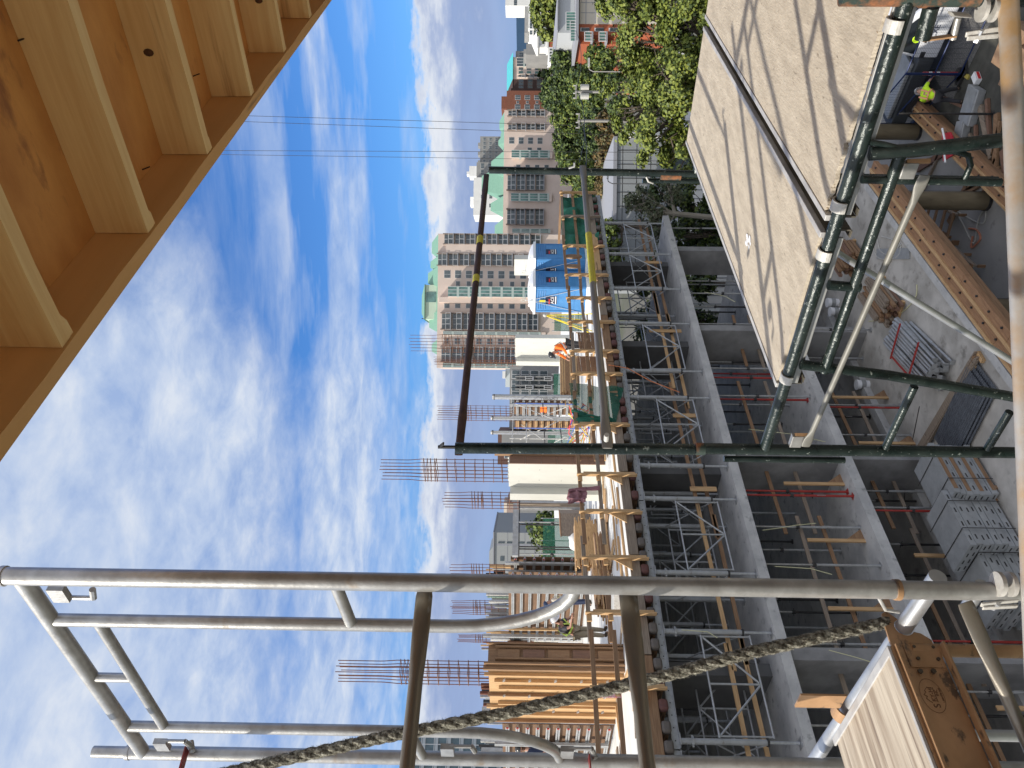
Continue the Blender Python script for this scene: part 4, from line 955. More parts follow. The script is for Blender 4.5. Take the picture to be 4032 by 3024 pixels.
def zat(px,d): return pl(px,1512,d=d).z
def cage_px(pyr,pyl,d,pxt,pxb,label,a=.35,**k):
    w=(pyl-pyr)/F*d; b_=max(.25,(w-.6*a)/.76); py=(pyr+pyl)/2
    roll=RHO*(py-1512)
    c=atd((pyr+pyl)/2,d,0); c.x-=a/2; c.y-=b_/2; z1=zat(pxt+roll,d); z0=zat(pxb+roll,d); c.z=z0
    return cage(c,a,b_,z0,z1,label,**k)
cage_px(1322,1388,39.6,1614,2042,'tall rebar cage rising from the column behind the worker in orange',a=.3,nx=2,ny=5)
cage_px(1408,1440,40.2,1709,2042,'short narrow rebar cage left of the taller one behind the worker in orange',a=.25,nx=2,ny=4)
cage_px(1600,1657,36,1722,2045,'dark rebar cage behind the two white form posts',a=.35,nx=2,ny=5)
cage_px(1812,1898,23.1,1502,2022,'tall rusty rebar cage on the pale column right beside the dark corner post',a=.30,nx=3,ny=5)
cage_px(1940,2003,25.0,1747,2045,'narrow dark rebar cage left of the tallest concrete column',a=.28,nx=2,ny=4)
cage_px(2222,2290,30,1772,1990,'rebar cage half hidden by the thick galvanised upright',a=.3,nx=2,ny=4)
cage_px(2366,2422,31,1778,1995,'rebar cage above the ribbed wall form between the two galvanised tubes',a=.3,nx=2,ny=5)
cage_px(2503,2530,36,1802,1990,'smallest rebar cage right of the timber column form',a=.25,nx=2,ny=4)
cage_px(2606,2700,19.3,1328,2140,'largest rusty rebar cage rising out of the tall timber form',a=.34,nx=3,ny=4,tstep=.26)
# timber form
p=pl(2461,2630,z=DECK)
tf=thing('timber_form',p,'tall fresh timber column form with vertical studs at the left of the deck','formwork')
x,y=p.x,p.y; zt_=DECK+3.25; p2=pl(2470,2850,x=x); wy=p2.y-y
MB().box(x+.001,x+.02,y+.02,y+wy,DECK+.001,zt_-.12).build('plywood_face',wood('fresh','z'),tf)
MB().box(x+.02,x+.55,y,y+.018,DECK+.001,zt_-.1).build('plywood_face',wood('brown','z'),tf)  # side turned from the sun given browner wood, its shade is in the colour
for k,fy_ in enumerate([0,.10,.21,.33,.45,.60,.66,.80,.93]):
    w=.038 if k%3 else .06
    MB().box(x-.09,x-.001,y+wy*fy_,y+wy*fy_+w,DECK+.002,zt_-random.uniform(-.28,.35) if k else zt_).build('stud',wood('fresh' if k%4 else 'brown','z'),tf,bevel=.003)
for k,fx in enumerate([0,.12,.42,.50]):
    MB().box(x+fx+.01,x+fx+.05,y-.09,y-.001,DECK+.002,zt_-random.uniform(-.05,.30)).build('stud',wood('brown','z'),tf,bevel=.003)
for k in range(5): MB().box(x+.18,x+.40,y-.045,y-.001,DECK+.10+k*.58,DECK+.10+k*.58+.50).build('packing_board',wood('red' if k%2 else 'brown','z'),tf)
for k in range(5):
    for j in range(3): 
        b=MB(); zz=DECK+.35+k*.6; yy=y+wy*(.16+.27*j); b.bar((x-.10,yy,zz),(x-.10,yy+.06,zz+.05),.02,.05,(1,0,0)); b.build('form_clip',alu,tf)
# ribbed wall forms
plyf=mat('form_plywood',(.20,.11,.06),.7,0,(.13,.075,.04),6,5,(1,.2,1),bump=.1)
def ribform(p,wy,z0,z1,nr,label,ax='y',back=0,door=None,ribm=alu,redclip=True):
    o=thing('wall_form',p,label,'formwork','ribbed wall forms standing on the top deck'); x,y=p.x,p.y
    def bx(a0,a1,dep0,dep1,zz0,zz1,nm,m,**k):
        if ax=='y': MB().box(x+dep0,x+dep1,y+a0,y+a1,zz0,zz1).build(nm,m,o,**k)
        else: MB().box(x+a0,x+a1,y+dep0,y+dep1,zz0,zz1).build(nm,m,o,**k)
    if door:
        a0,a1,dz=door; bx(0,a0,0,.02,z0,z1,'plywood_face',plyf); bx(a0,a1,0,.02,z0+dz,z1,'plywood_face',plyf)
        if a1<wy: bx(a1,wy,0,.02,z0,z1,'plywood_face',plyf)
    else: bx(0,wy,0,.02,z0,z1,'plywood_face',plyf)
    for k in range(nr):
        zc=z0+(z1-z0)*(k+.5)/nr
        e1=door[0]-.05 if door and zc<z0+door[2] else wy
        bx(0,e1,-.09,-.06,zc-.05,zc-.012,'rib',ribm); bx(0,e1,-.09,-.06,zc+.012,zc+.05,'rib',ribm); bx(0,e1,-.059,-.001,zc-.03,zc+.03,'rib_web',alu)
        if redclip: bx(-.02,.02,-.12,-.091,zc-.03,zc+.03,'red_clip',redst)
    for k in range(back):
        a=wy*(.2+.6*k/max(1,back-1)); bx(a-.06,a-.01,-.20,-.125,z0+.1,z1+.2,'strongback',alu); bx(a+.01,a+.06,-.20,-.125,z0+.1,z1+.2,'strongback',alu)
    return o
p=pl(2002,2252,d=27.5); z1=p.z; p.z=DECK; pe=pl(2240,2575,x=p.x); 
ribform(p,pe.y-p.y,DECK+.02,z1,9,'large ribbed aluminium and plywood wall form with a dark doorway, behind the bearded worker','y',0,door=((pe.y-p.y)*.82,(pe.y-p.y)*1.0,1.9))
bx_=thing('form_box',(p.x-.3,pe.y-.9,z1-.3),'square brown plywood box on top of the ribbed wall form','box'); MB().box(p.x-.35,p.x-.14,pe.y-1.15,pe.y-.55,z1-.55,z1+.05).build('frame',plyf,bx_); MB().box(p.x-.36,p.x-.351,pe.y-1.05,pe.y-.65,z1-.45,z1-.05).build('panel',wood('fresh','y'),bx_)
inn=thing('timber_lattice',(p.x+1.2,pe.y-.8,DECK),'brown timber lattice seen inside the dark doorway of the ribbed form','formwork')
MB().box(p.x+1.2,p.x+1.25,pe.y-2.6,pe.y+.3,DECK+.002,z1-.4).build('back_board',wood('brown','y'),inn)
for k in range(4): MB().box(p.x+1.10,p.x+1.19,pe.y-2.6,pe.y+.3,DECK+.3+k*.5,DECK+.34+k*.5).build('slat',wood('brown','y'),inn)
p=pl(1978,2850,d=19.4); z1=p.z; p.z=DECK; pe=pl(2240,3100,x=p.x)
ribform(p,pe.y-p.y,DECK+.02,z1,11,'ribbed wall form with two long strongback tubes at the far left of the deck','y',2)
p=pl(2025,1573,d=34); z1=p.z; p.z=DECK; pe=pl(2240,1634,x=p.x)
ribform(p,pe.y-p.y,DECK+.02,z1,10,'brown ribbed wall form behind the white scaffold tower, an orange tag on it','y',1,redclip=False)
tg_=one(MB().box(p.x-.14,p.x-.125,p.y+.25,p.y+.62,DECK+1.35,DECK+1.62),'orange_tag',orange,'orange cloth tag fixed on the ribbed form behind the scaffold tower','tag'); recenter(tg_,(p.x,p.y+.4,DECK+1.4))
p=pl(2027,1652,d=31); z1=p.z; p.z=DECK; pe=pl(2240,1686,x=p.x)
ribform(p,pe.y-p.y,DECK+.02,z1,11,'narrow orange lit form with scalloped joists between the two white posts','y',0,ribm=wood('fresh','y'),redclip=False)
p=pl(2011,2192,d=28); z1=p.z; p.z=DECK; pe=pl(2240,2250,x=p.x)
ribform(p,pe.y-p.y,DECK+.05,z1,8,'grey comb like form edge just right of the thick galvanised upright','y',2)
# white posts (form soldiers) and scaffold tower
def soldier(px_t,pyr,pyl,d,label,text=None):
    w=(pyl-pyr)/F*d; z1=pl(px_t,(pyl+pyr)/2,d=d).z; c=atd((pyr+pyl)/2,d,DECK); o=thing('form_post',c,label,'form post','upright aluminium form posts')
    MB().box(c.x,c.x+w*.5,c.y,c.y+w*.9,DECK+.002,z1).build('post',alu if text else steelwhite,o,bevel=.006)
    MB().box(c.x-.03,c.x-.002,c.y+w*.2,c.y+w*.7,DECK+.2,z1-.1).build('flange',galvb,o)
    MB().tube([(c.x+w*.1,c.y-.06,z1-.08),(c.x+w*.1,c.y+w,z1-.08)],.03,8).build('end_bolt',blackst,o)
    if text:
        text_part(text,.16,'lettering',blackst,o,frame_mat((c.x-.0325,c.y+w*.45,DECK+1.3),(0,0,1),(0,1,0)),.001)
    return o
soldier(1938,1549,1570,32.5,'grey form post lettered along its side, right of the white scaffold tower','CAMPBELL')
soldier(1932,1638,1652,30.5,'white form post with a rope loop, right one of the two white posts')
soldier(1932,1694,1709,30.5,'white form post close to the dark corner post, left one of the two')
sc_=atd(1640,31,DECK); st_=thing('scaffold_tower',sc_,'thin white and blue scaffold tower around the two white form posts','scaffold')
blue=mat('blue_scaffold_tube',(.10,.18,.50),.5); 
for (py,d,m,h_) in [(1588,33,blue,2.75),(1685,30.2,blue,2.75),(1652,30.8,steelwhite,3.0),(1726,29.5,steelwhite,2.9),(1640,34,steelwhite,2.9)]:
    c=atd(py,d,DECK); MB().tube([c,c+Vector((0,0,h_))],.024,8).build('standard',m,st_,True)
for z in (.9,1.55,2.25,2.8):
    a=atd(1588,33,DECK+z); c=atd(1740,29.4,DECK+z); MB().tube([a,c],.022,8).build('ledger',steelwhite if z>2 else blackst,st_,True)
for (pa,za,pb,zb) in [(1590,2.7,1650,1.2),(1652,2.0,1600,.7),(1655,2.7,1730,1.6),(1730,2.5,1655,1.0),(1690,1.2,1740,.3),(1740,1.1,1690,.2)]:
    a=atd(pa,31.5,DECK+za); c=atd(pb,30,DECK+zb); MB().tube([a,c],.016,6).build('diagonal',steelwhite,st_,True)
# flying table: horizontal beam on slim legs
tb_=thing('flying_table',atd(2090,27,DECK),'aluminium table beam on slim legs, left of the tallest concrete column','formwork')
za=zat(2030+RHO*550,27.5); a=atd(1966,28.5,za); c=atd(2190,27,za)
MB().bar(a,c,.14,.20).build('beam',alu,tb_); MB().bar(a+Vector((0,0,-.13)),c+Vector((0,0,-.13)),.10,.04).build('lower_flange',blackst,tb_)
for py in (2055,2064,2152,2161,2180): 
    q=atd(py,27.6,DECK+.02); MB().tube([q,Vector((q.x,q.y,za-.12))],.026,8).build('leg',alu if py in(2055,2180) else blackst,tb_,True)
for py in (2060,2182): q=atd(py,27.6,DECK+1.3); MB().sphere(q,.07,8,6).build('leg_nut',blackst,tb_)
# bundles of standing beams and bars in the hazy clutter at the back
def bundle(pyr,pyl,d,pt,label,n,ms,name='beam_bundle',cat='beam bundle'):
    o=thing(name,atd((pyr+pyl)/2,d,DECK),label,cat,'standing bundles at the back of the deck')
    for k in range(n):
        py=pyr+(pyl-pyr)*(k+random.random()*.7)/n; q=atd(py,d+random.uniform(-.6,.6),DECK+.003); z1=zat(pt+RHO*(py-1512)+random.uniform(-2,45),d); w=random.choice((.05,.08,.12))
        MB().box(q.x,q.x+w,q.y,q.y+w*.7,q.z,z1).build('beam',random.choice(ms),o)
bundle(2228,2300,31,1905,'upright timber and steel lengths behind the thick galvanised upright',9,[alu,wood('fresh','z'),blackst])
bundle(2340,2450,31,1905,'tight bundle of grey and pale green beams above the ribbed wall form',13,[alu,steelwhite,mat('pale_green_beam',(.35,.48,.38),.5),alu])
bundle(2470,2575,30,1890,'mixed timber and steel uprights right of the tall timber form',13,[wood('fresh','z'),alu,steelwhite,rb_])
bundle(2700,2800,22,1885,'dark steel uprights behind the tall timber form',10,[alu,blackst,rb_])
bundle(2800,2860,20.5,1880,'pale beams standing left of the tall timber form',6,[steelwhite,alu])
bundle(2905,3000,26,1868,'grey beams standing behind the outer curved leg',9,[alu,steelwhite,blackst])
bundle(1975,2010,30,1990,'grey uprights under the narrow rebar cage',5,[alu,wood('grey','z')])
bundle(1830,1905,25,2012,'short bars sticking up behind the tallest concrete column',7,[rb_,alu,rb_])
# lumber stacks
def lumber(p,dirv,L,w,h_,label,kinds=('fresh',),bw=.09,bt=.04,grp='lumber stacks on the top deck'):
    o=thing('lumber_stack',p,label,'lumber stack',grp); d=Vector(dirv).normalized(); s=Vector((-d.y,d.x,0)); nl=max(1,int(h_/bt)); nw=max(1,int(w/bw)); c=0
    for j in range(nl):
        for i in range(nw):
            if c>=95: break
            if 0<i<nw-1 and 0<j<nl-1: continue
            q=Vector(p)+s*(i*bw)+Vector((0,0,j*bt+.003))+d*random.uniform(-.15,.15); c+=1
            MB().obox(q,d*(L+random.uniform(-.25,.1)),s*(bw-.006),(0,0,bt-.004)).build('board',wood(random.choice(kinds),'x' if abs(d.x)>abs(d.y) else 'y'),o)
    return o
p=atd(1416,34,DECK); dd_=atd(1577,33,0)-atd(1416,34,0); lumber(p,dd_,dd_.length,.5,.80,'stack of pale fresh boards left of the worker in orange',('fresh','fresh','brown'))
p=atd(2070,25,DECK); dd_=atd(2250,24,0)-atd(2070,25,0); lumber(p,dd_,dd_.length,.45,.72,'stack of fresh boards right of the thick galvanised upright',('fresh',))
p=atd(2120,21.5,DECK); dd_=atd(2245,20.5,0)-atd(2120,21.5,0); lumber(p,dd_,dd_.length,.35,.40,'low stack of orange tinted boards close to the timber guardrail',('fresh','brown'))
p=atd(2255,22,DECK); dd_=atd(2420,20.5,0)-atd(2255,22,0); lumber(p,dd_,dd_.length,.45,.42,'loose heap of boards beneath the curved galvanised leg',('fresh','brown'))
# wrapped crate and gang boxes
o=thing('wrapped_crate',atd(2060,26,DECK),'open grey plywood crate with a wrinkled white sack, under the table beam','crate')
a=atd(2018,27,DECK); s=(atd(2108,26,0)-atd(2018,27,0)); MB().obox(a,s,Vector((.5,.4,0)),(0,0,1.05)).build('crate',wood('grey','x'),o); MB().obox(a+Vector((-.02,-.02,1.051)),s*1.05,Vector((.55,.45,0)),(0,0,.03)).build('lid',wood('brown','x'),o)
o2=MB().sphere(atd(2132,25.5,DECK+.52),.34,18,14,sc=(.8,1.3,.9))
for v_ in o2.v: v_ += Vector((noise.noise(v_*4),noise.noise(v_*4+Vector((9,0,0))),noise.noise(v_*4+Vector((0,9,0)))))*.16
so=one(o2,'sack',white,'wrinkled white sack standing beside the grey plywood crate','sack',smooth=True); recenter(so,atd(2132,25.5,DECK+.62))
o=thing('gang_box',atd(2310,20,DECK),'white metal tool box with a dark underside beside the rail','box')
a=pl(2420,2334,d=17.6); MB().obox(Vector((a.x,a.y,DECK+.12)),(-.35,.42,0),(.4,.3,0),(0,0,.16)).build('box',steelwhite,o,bevel=.01); MB().obox(Vector((a.x,a.y,DECK+.002)),(-.33,.40,0),(.36,.27,0),(0,0,.115)).build('base',blackst,o)
# plywood panels standing behind the rail
for k,(pr_,pl_) in enumerate([(1308,1372),(1402,1468)]):
    d=23.5; a=atd(pr_,d+.5,DECK+.06); c=atd(pl_,d-.5,DECK+.06); o=thing('timber_gang_form',a,('right' if k==0 else 'left')+' one of two stained brown board screens standing behind the timber rail','board screen','stained board panels behind the rail')
    dr=(c-a); 
    for j in range(2): MB().obox(a+Vector((0,0,.30*j)),dr,Vector((.02,.03,0)),(0,0,.292)).build('board',wood('brown','x'),o)
    MB().obox(a-dr.normalized()*.05,dr.normalized()*.045,Vector((.04,.05,0)),(0,0,.72)).build('edge_stud',wood('fresh','z'),o)
    MB().obox(a-dr*.05+Vector((0,0,.60)),dr*1.08,Vector((.04,.05,0)),(0,0,.07)).build('top_rail',wood('brown','x'),o)
# reels
for k,(py,px,r) in enumerate([(1010,2257,.30),(1048,2258,.25)]):
    c=pl(px,py,y=13.98); o=thing('wooden_reel',c,('larger' if k==0 else 'smaller')+' round wooden reel end leaning behind the rail in front of the toilets','reel','wooden reel ends on the guardrail')
    a_=Vector((.35,-1,0)).normalized(); MB().tube([c+a_*-.02,c+a_*.02],r,28,rs=[(r,r)]*2).build('disc',wood('brown','z'),o); MB().tube([c+a_*-.03,c+a_*-.021],r*1.01,28).build('edge_band',steelwhite,o)
# ================= portable toilets =================
pblue=mat('toilet_blue_plastic',(.075,.25,.54),.4,0,(.06,.21,.46),4,bump=.03); proof=mat('toilet_white_roof',(.86,.87,.88),.4); dkb=mat('logo_navy',(.01,.012,.04),.5); wht=mat('logo_white',(.85,.85,.85),.5); rdm=mat('logo_red',(.6,.03,.03),.5); cable=mat('sling_cable',(.55,.58,.60),.5,.3)
def toilet(x,y,label,sling):
    o=thing('portable_toilet',(x,y,DECK),label,'portable toilet','blue portable toilets on the top deck'); W=1.12; z0=DECK; Hh=2.02
    MB().box(x-.03,x+W+.03,y-.03,y+W+.03,z0+.001,z0+.13).build('skid',proof,o,bevel=.02)
    MB().box(x,x+W,y,y+W,z0+.131,z0+Hh).build('cabin',pblue,o,bevel=.02)
    b=MB(); n=10
    vs=[];fs=[]
    for i in range(n+1):
        for j in range(n+1):
            u=i/n;v=j/n; hz=.06+.20*(max(0,1-abs(2*u-1)**2.6)**.6)*(max(0,1-abs(2*v-1)**2.6)**.6); vs.append((x-.05+(W+.1)*u,y-.05+(W+.1)*v,z0+Hh+hz))
    for i in range(n):
        for j in range(n): fs.append((i*(n+1)+j,(i+1)*(n+1)+j,(i+1)*(n+1)+j+1,i*(n+1)+j+1))
    b.add(vs,fs); b.box(x-.05,x+W+.05,y-.05,y+W+.05,z0+Hh-.03,z0+Hh+.055); b.build('roof',proof,o,True)
    for (cx_,cy_) in ((x+.2,y+.15),(x+.15,y+.9)): MB().sphere((cx_,cy_,z0+Hh+.17),.07,8,6).build('roof_vent',proof,o,True)
    # louvres and panel beads on the two seen faces
    for k in range(4):
        z=z0+Hh-.12-.085*k
        MB().tube([(x-.008,y+.15,z-.02),(x-.014,y+W*.5,z+.015),(x-.008,y+W-.15,z-.02)],.014,6).build('louvre',pblue,o,True)
        MB().tube([(x+.15,y-.008,z-.02),(x+W*.5,y-.014,z+.015),(x+W-.15,y-.008,z-.02)],.014,6).build('louvre',pblue,o,True)
    for q in (.04,W-.09): 
        MB().box(x-.018,x-.001,y+q,y+q+.05,z0+.14,z0+Hh-.04).build('corner_bead',pblue,o,bevel=.006); MB().box(x+q,x+q+.05,y-.018,y-.001,z0+.14,z0+Hh-.04).build('corner_bead',pblue,o,bevel=.006)
    for z in (.55,1.15):
        MB().box(x-.010,x-.001,y+.15,y+W-.15,z0+z,z0+z+.02).build('panel_line',pblue,o); MB().box(x+.15,x+W-.15,y-.010,y-.001,z0+z,z0+z+.02).build('panel_line',pblue,o)
    # two signs: dark block, white block letters, red swoosh
    for f in (0,1):
        if f==0: m_=frame_mat((x-.0125,y+W*.5,z0+1.40),(0,-1,0),(0,0,1))
        else: m_=frame_mat((x+W*.45,y-.0125,z0+1.40),(1,0,0),(0,0,1))
        ax_=Vector((0,-1,0)) if f==0 else Vector((1,0,0)); c=m_.translation.copy(); nn=m_.col[2].to_3d()
        MB().obox(c-ax_*.17-Vector((0,0,.20))-nn*.010,ax_*.34,(0,0,.40),nn*.008).build('sign_panel',dkb,o)
        text_part('ACE',.17,'sign_lettering',wht,o,m_@Matrix.Translation((0,-.045,.001)),.001); text_part('ACE',.10,'sign_lettering',wht,o,m_@Matrix.Translation((0,-.165,.001)),.001) if False else None
        MB().obox(c-ax_*.17+Vector((0,0,.055)),ax_*.22,(0,0,.045),nn*.003).build('sign_stripe',rdm,o); MB().obox(c-ax_*.17+Vector((0,0,-.175)),ax_*.34,(0,0,.035),nn*.003).build('sign_line',wht,o)
    cc=Vector((x-.03,y+W*.5,z0+Hh+.35))
    sl=thing('lifting_sling',cc,('right' if x>24 else 'left')+' hand wire lifting sling draped over a blue toilet with a yellow tag','sling','lifting slings on the toilets')
    MB().tube([cc+Vector((.5,0,-.03)),cc,cc+Vector((-.02,0,-.2)),cc+Vector((-.03,.05,-.9))],.010,6).build('wire',cable,sl,True)
    MB().tube([cc+Vector((-.02,0,-.12)),(x-.025,y+.05,z0+.35)],.011,6).build('wire',cable,sl,True); MB().tube([cc+Vector((-.02,0,-.12)),(x-.025,y+W-.02,z0+.25)],.011,6).build('wire',cable,sl,True)
    ring=[cc+Vector((0,math.cos(2*PI*i/14)*.05,.06+math.sin(2*PI*i/14)*.09)) for i in range(15)]; MB().tube(ring,.012,6,cap=False).build('ring',steelwhite,sl,True)
    MB().obox(cc+Vector((-.045,-.05,-.75)),(.004,0,0),(0,.10,0),(0,0,.22)).build('tag',yellowt,sl)
    return o
B_=pl(2324,1133,z=DECK); A_=pl(2320,1021,z=DECK)
toilet(A_.x,A_.y,'blue portable toilet with white domed roof, right one with its side half in shadow',1)
toilet(B_.x,B_.y,'blue portable toilet with white domed roof, left one with its side in full sun',1)
# ================= netting, tarps, shirt =================
net=mat('green_debris_netting',(.012,.105,.065),.75,0,(.02,.16,.10),14,bump=.6); 
def cloth(P00,P10,P01,P11,nu,nv,amp,seed,nd=None,cut=None,thick=.012):
    P00,P10,P01,P11=map(Vector,(P00,P10,P01,P11)); nr=(P10-P00).cross(P01-P00).normalized() if nd is None else Vector(nd)
    b=MB(); vs=[]
    for side_ in (0,1):
        for i in range(nu+1):
            for j in range(nv+1):
                u=i/nu;v=j/nv; q=P00*(1-u)*(1-v)+P10*u*(1-v)+P01*(1-u)*v+P11*u*v
                q=q+nr*(amp*(noise.noise(Vector((u*5+seed,v*3,seed)))+.6*noise.noise(Vector((u*11+seed,v*4,2))))+(thick if side_ else 0)); q=q+Vector((0,0,amp*.4*noise.noise(Vector((u*4,v*6,seed+5)))))
                vs.append(q)
    m_=(nu+1)*(nv+1); fs=[]
    for i in range(nu):
        for j in range(nv):
            if cut and cut((i+.5)/nu,(j+.5)/nv): continue
            a=i*(nv+1)+j; fs.append((a,a+nv+1,a+nv+2,a+1)); fs.append((a+m_,a+1+m_,a+nv+2+m_,a+nv+1+m_))
    b.add(vs,fs); return b
def facade_pt(px,py,y): return pl(px,py,y=y)
b=cloth(facade_pt(2205,776,14.1),facade_pt(2215,975,14.1),facade_pt(2345,776,14.06),facade_pt(2360,960,14.06),44,24,.22,3)
o=one(b,'green_tarp',net,'crumpled dark green tarp tied inside the rail at the far right end of the deck','tarp','green netting on the guardrail',smooth=True); recenter(o,facade_pt(2280,860,14.1))
net2=mat('sheer_green_netting',(.012,.12,.075),.7,alpha=.5)
b=cloth(facade_pt(2240,1508,13.96),facade_pt(2258,1625,13.96),facade_pt(2455,1528,13.93),facade_pt(2425,1665,13.93),30,22,.09,9,thick=.004)
o=one(b,'green_netting',net2,'torn see-through green netting hanging over the rail in the middle of the deck','netting','green netting on the guardrail',smooth=True); recenter(o,facade_pt(2350,1580,13.95))
b=cloth(facade_pt(2250,1612,13.98),facade_pt(2262,1672,13.98),facade_pt(2420,1652,13.94),facade_pt(2415,1672,13.94),20,10,.10,15,thick=.01)
o=one(b,'green_netting',net,'bunched dark green fold of netting beside the sheer piece','netting','green netting on the guardrail',smooth=True); recenter(o,facade_pt(2340,1645,13.95))
for k,(py0,py1,px0,px1,d,lab) in enumerate([(975,1000,2210,2330,31,'green mesh fence right behind the right hand toilet'),(1235,1300,2180,2340,32,'green mesh fence behind the yellow ladder'),(1470,1552,2180,2245,37,'green mesh fence in front of the grey apartment house'),(1690,1760,2160,2250,36,'green mesh fence seen between the scaffold tower and dark post'),(2040,2215,2145,2210,34,'green mesh fence below the grey panelled building')]):
    a=atd(py0,d,zat(px0,d)); c=atd(py1,d,zat(px0,d)); o=thing('mesh_fence',(a+c)/2,lab,'fence','green mesh fences at the back of the deck'); s=c-a
    MB().obox(Vector((a.x,a.y,DECK+.002)),s,Vector((.02,.02,0)),(0,0,a.z-DECK)).build('mesh',net2,o)
    for q in (0,.5,1): w=a+s*q; MB().tube([(w.x+.05,w.y+.05,DECK),(w.x+.05,w.y+.05,a.z+.1)],.02,6).build('post',alu,o)
shirtm=mat('mauve_shirt',(.36,.18,.20),.9,0,(.26,.12,.14),12,bump=.2)
b=cloth(facade_pt(2236,1930,13.87),facade_pt(2234,1982,13.87),facade_pt(2312,1926,13.86),facade_pt(2308,1975,13.86),18,16,.10,21)
x0=facade_pt(2300,1925,13.85); b2=cloth(facade_pt(2240,1926,13.83),facade_pt(2240,1936,13.83),facade_pt(2362,1914,13.83),facade_pt(2362,1930,13.83),8,16,.03,5); b.add(b2.v,b2.f)
o=one(b,'hanging_shirt',shirtm,'crumpled mauve shirt hung over the top rail with one sleeve down','shirt',smooth=True); recenter(o,facade_pt(2260,1950,13.87))
# yellow step ladder
yl=mat('yellow_fibreglass',(.85,.68,.04),.5); a=atd(1255,27,DECK); o=thing('step_ladder',a,'yellow step ladder standing left of the blue toilets','ladder')
zt_=zat(2142,27); top=atd(1240,27,zt_)
for (py,dd2) in [(1232,-.1),(1262,.2),(1300,.1),(1312,-.3)]:
    q=atd(py,27+dd2,DECK); MB().tube([q,top+Vector((0,0,0))*1],.016,6).build('rail',yl,o)
for k in range(4): z=DECK+.3+k*.33; f_=(z-DECK)/(zt_-DECK); q=atd(1232,26.9,z).lerp(top,f_); w=atd(1262,27.2,z).lerp(top,f_); MB().bar(Vector((q.x,q.y,z)),Vector((w.x,w.y,z)),.06,.02).build('step',steelwhite,o)
MB().sphere(top,.07,8,6).build('cap',steelwhite,o)
# cables lying on the deck
for k,(py,px,col,lab) in enumerate([(1655,2262,(.75,.08,.05),'tangle of red and blue cables on the deck beside the scaffold tower'),(1722,2285,(.8,.5,.05),'tangle of yellow and red cables on the deck right of the dark post')]):
    o=thing('cable_tangle',PD(px,py),lab,'cable','coloured cable tangles on the deck'); base=atd(py,27,DECK+.35)
    for j,cc in enumerate([col,(.05,.15,.7),(.85,.65,.05),(.8,.1,.1)]):
        pts=[base+Vector((random.uniform(-.6,.6),random.uniform(-.5,.5),random.uniform(-.3,.5))) for _ in range(6)]; MB().tube(pts,.018,6).build('cable',mat('cable_%d_%d'%(k,j),cc,.5),o,True)
# loose boards and debris on the deck surface
for k in range(46):
    x=24-18*(k+random.random()*.8)/46; y=random.uniform(14.8,19); L=random.uniform(.5,2.4); an=random.uniform(-.5,.5)+(PI/2 if random.random()<.25 else 0)
    d=Vector((math.cos(an),math.sin(an),0)); s=Vector((-d.y,d.x,0)); w=random.choice((.09,.09,.14,.25))
    near='toilets' if x>21 else ('worker in orange' if x>17 else ('tall concrete column' if x>13 else ('table beam' if x>10 else 'timber form')))
    MBk=MB().obox((x,y,DECK+.006+.001*k),d*L,s*w,(0,0,.038)); o=one(MBk,'loose_board',wood(random.choice(('fresh','fresh','brown','grey')),'x'),'%s loose board from the right on the white deck'%(ordw(k+1)),'board','loose boards lying on the top deck')
    recenter(o,(x,y,DECK))
# ================= GROUND AND STREET LEVEL =================
groundm=mat('ground_mix',(.14,.135,.12),.95,0,(.09,.09,.075),.05,8,(1,1,1),.35,.65,0,None,(.06,.075,.035),.021,.52,.6)
b=MB(); n=64; rings=[0,40,120,400,1200,4000,12000]; vs=[(0,0,ZG)]; fs=[]
for r in rings[1:]:
    for j in range(n): vs.append((math.cos(2*PI*j/n)*r,math.sin(2*PI*j/n)*r,ZG))
for j in range(n): fs.append((0,1+j,1+(j+1)%n))
for k in range(len(rings)-2):
    for j in range(n): a=1+k*n; fs.append((a+j,a+n+j,a+n+(j+1)%n,a+(j+1)%n))
one(b.add(vs,fs),'ground',groundm,None,None,kind='structure')
asph=mat('asphalt',(.055,.055,.058),.85,0,(.038,.038,.04),1.5,8,(1,1,1),.35,.65,.2,60)
def gquad(pts,z,m,name,kind='structure'): 
    return one(MB().prism([(p.x,p.y,z) for p in pts],(0,0,-.003)),name,m,None,None,kind=kind)
# street strip beyond the fence and the wet muddy yard inside it
f1=pl(3797,288,z=ZG); f2=pl(3891,97,z=ZG); fd=(f2-f1).normalized(); fn=Vector((-fd.y,fd.x,0))
if fn.dot(Vector((1,0,0)))<0: fn=-fn
S=[f1-fd*18+fn*.4,f1+fd*40+fn*.4,f1+fd*40+fn*9,f1-fd*18+fn*9]; gquad(S,ZG+.006,asph,'road')
pitm=mat('pit_floor_concrete',(.42,.41,.39),.9,0,(.30,.295,.28),.7,8,(1,1,1),.3,.7,.2,14,(.18,.175,.165),1.7,.6,.74)
Y=[Vector((-6,-2,0)),Vector((30,-2,0)),Vector((31,9.5,0)),Vector((26.5,9.9,0)),Vector((-6,9.9,0))]; gquad(Y,ZG+.003,mat('dark_mud',(.085,.083,.07),.95,0,(.045,.045,.038),1.2,9,(1,1,1),.4,.6,.5,12),'yard_ground')
gravel=mat('grey_sett_paving',(.17,.165,.16),.9,0,(.10,.10,.10),30,2,(1,1,1),.45,.55,.6,40)
Pv=[f1-fn*.05+fd*-.5,f1+fd*14-fn*.05,f1+fd*14-fn*3.2,f1-fd*.5-fn*3.0]; 
Pv=[f1-fd*2+fn*.35,f1+fd*16+fn*.35,f1+fd*16-fn*.25,f1-fd*2-fn*.25]
gquad([f1-fd*1+fn*1.6,f1+fd*16+fn*1.6,f1+fd*16-fn*.1,f1-fd*1-fn*.1],ZG+.012,gravel,'pavement')
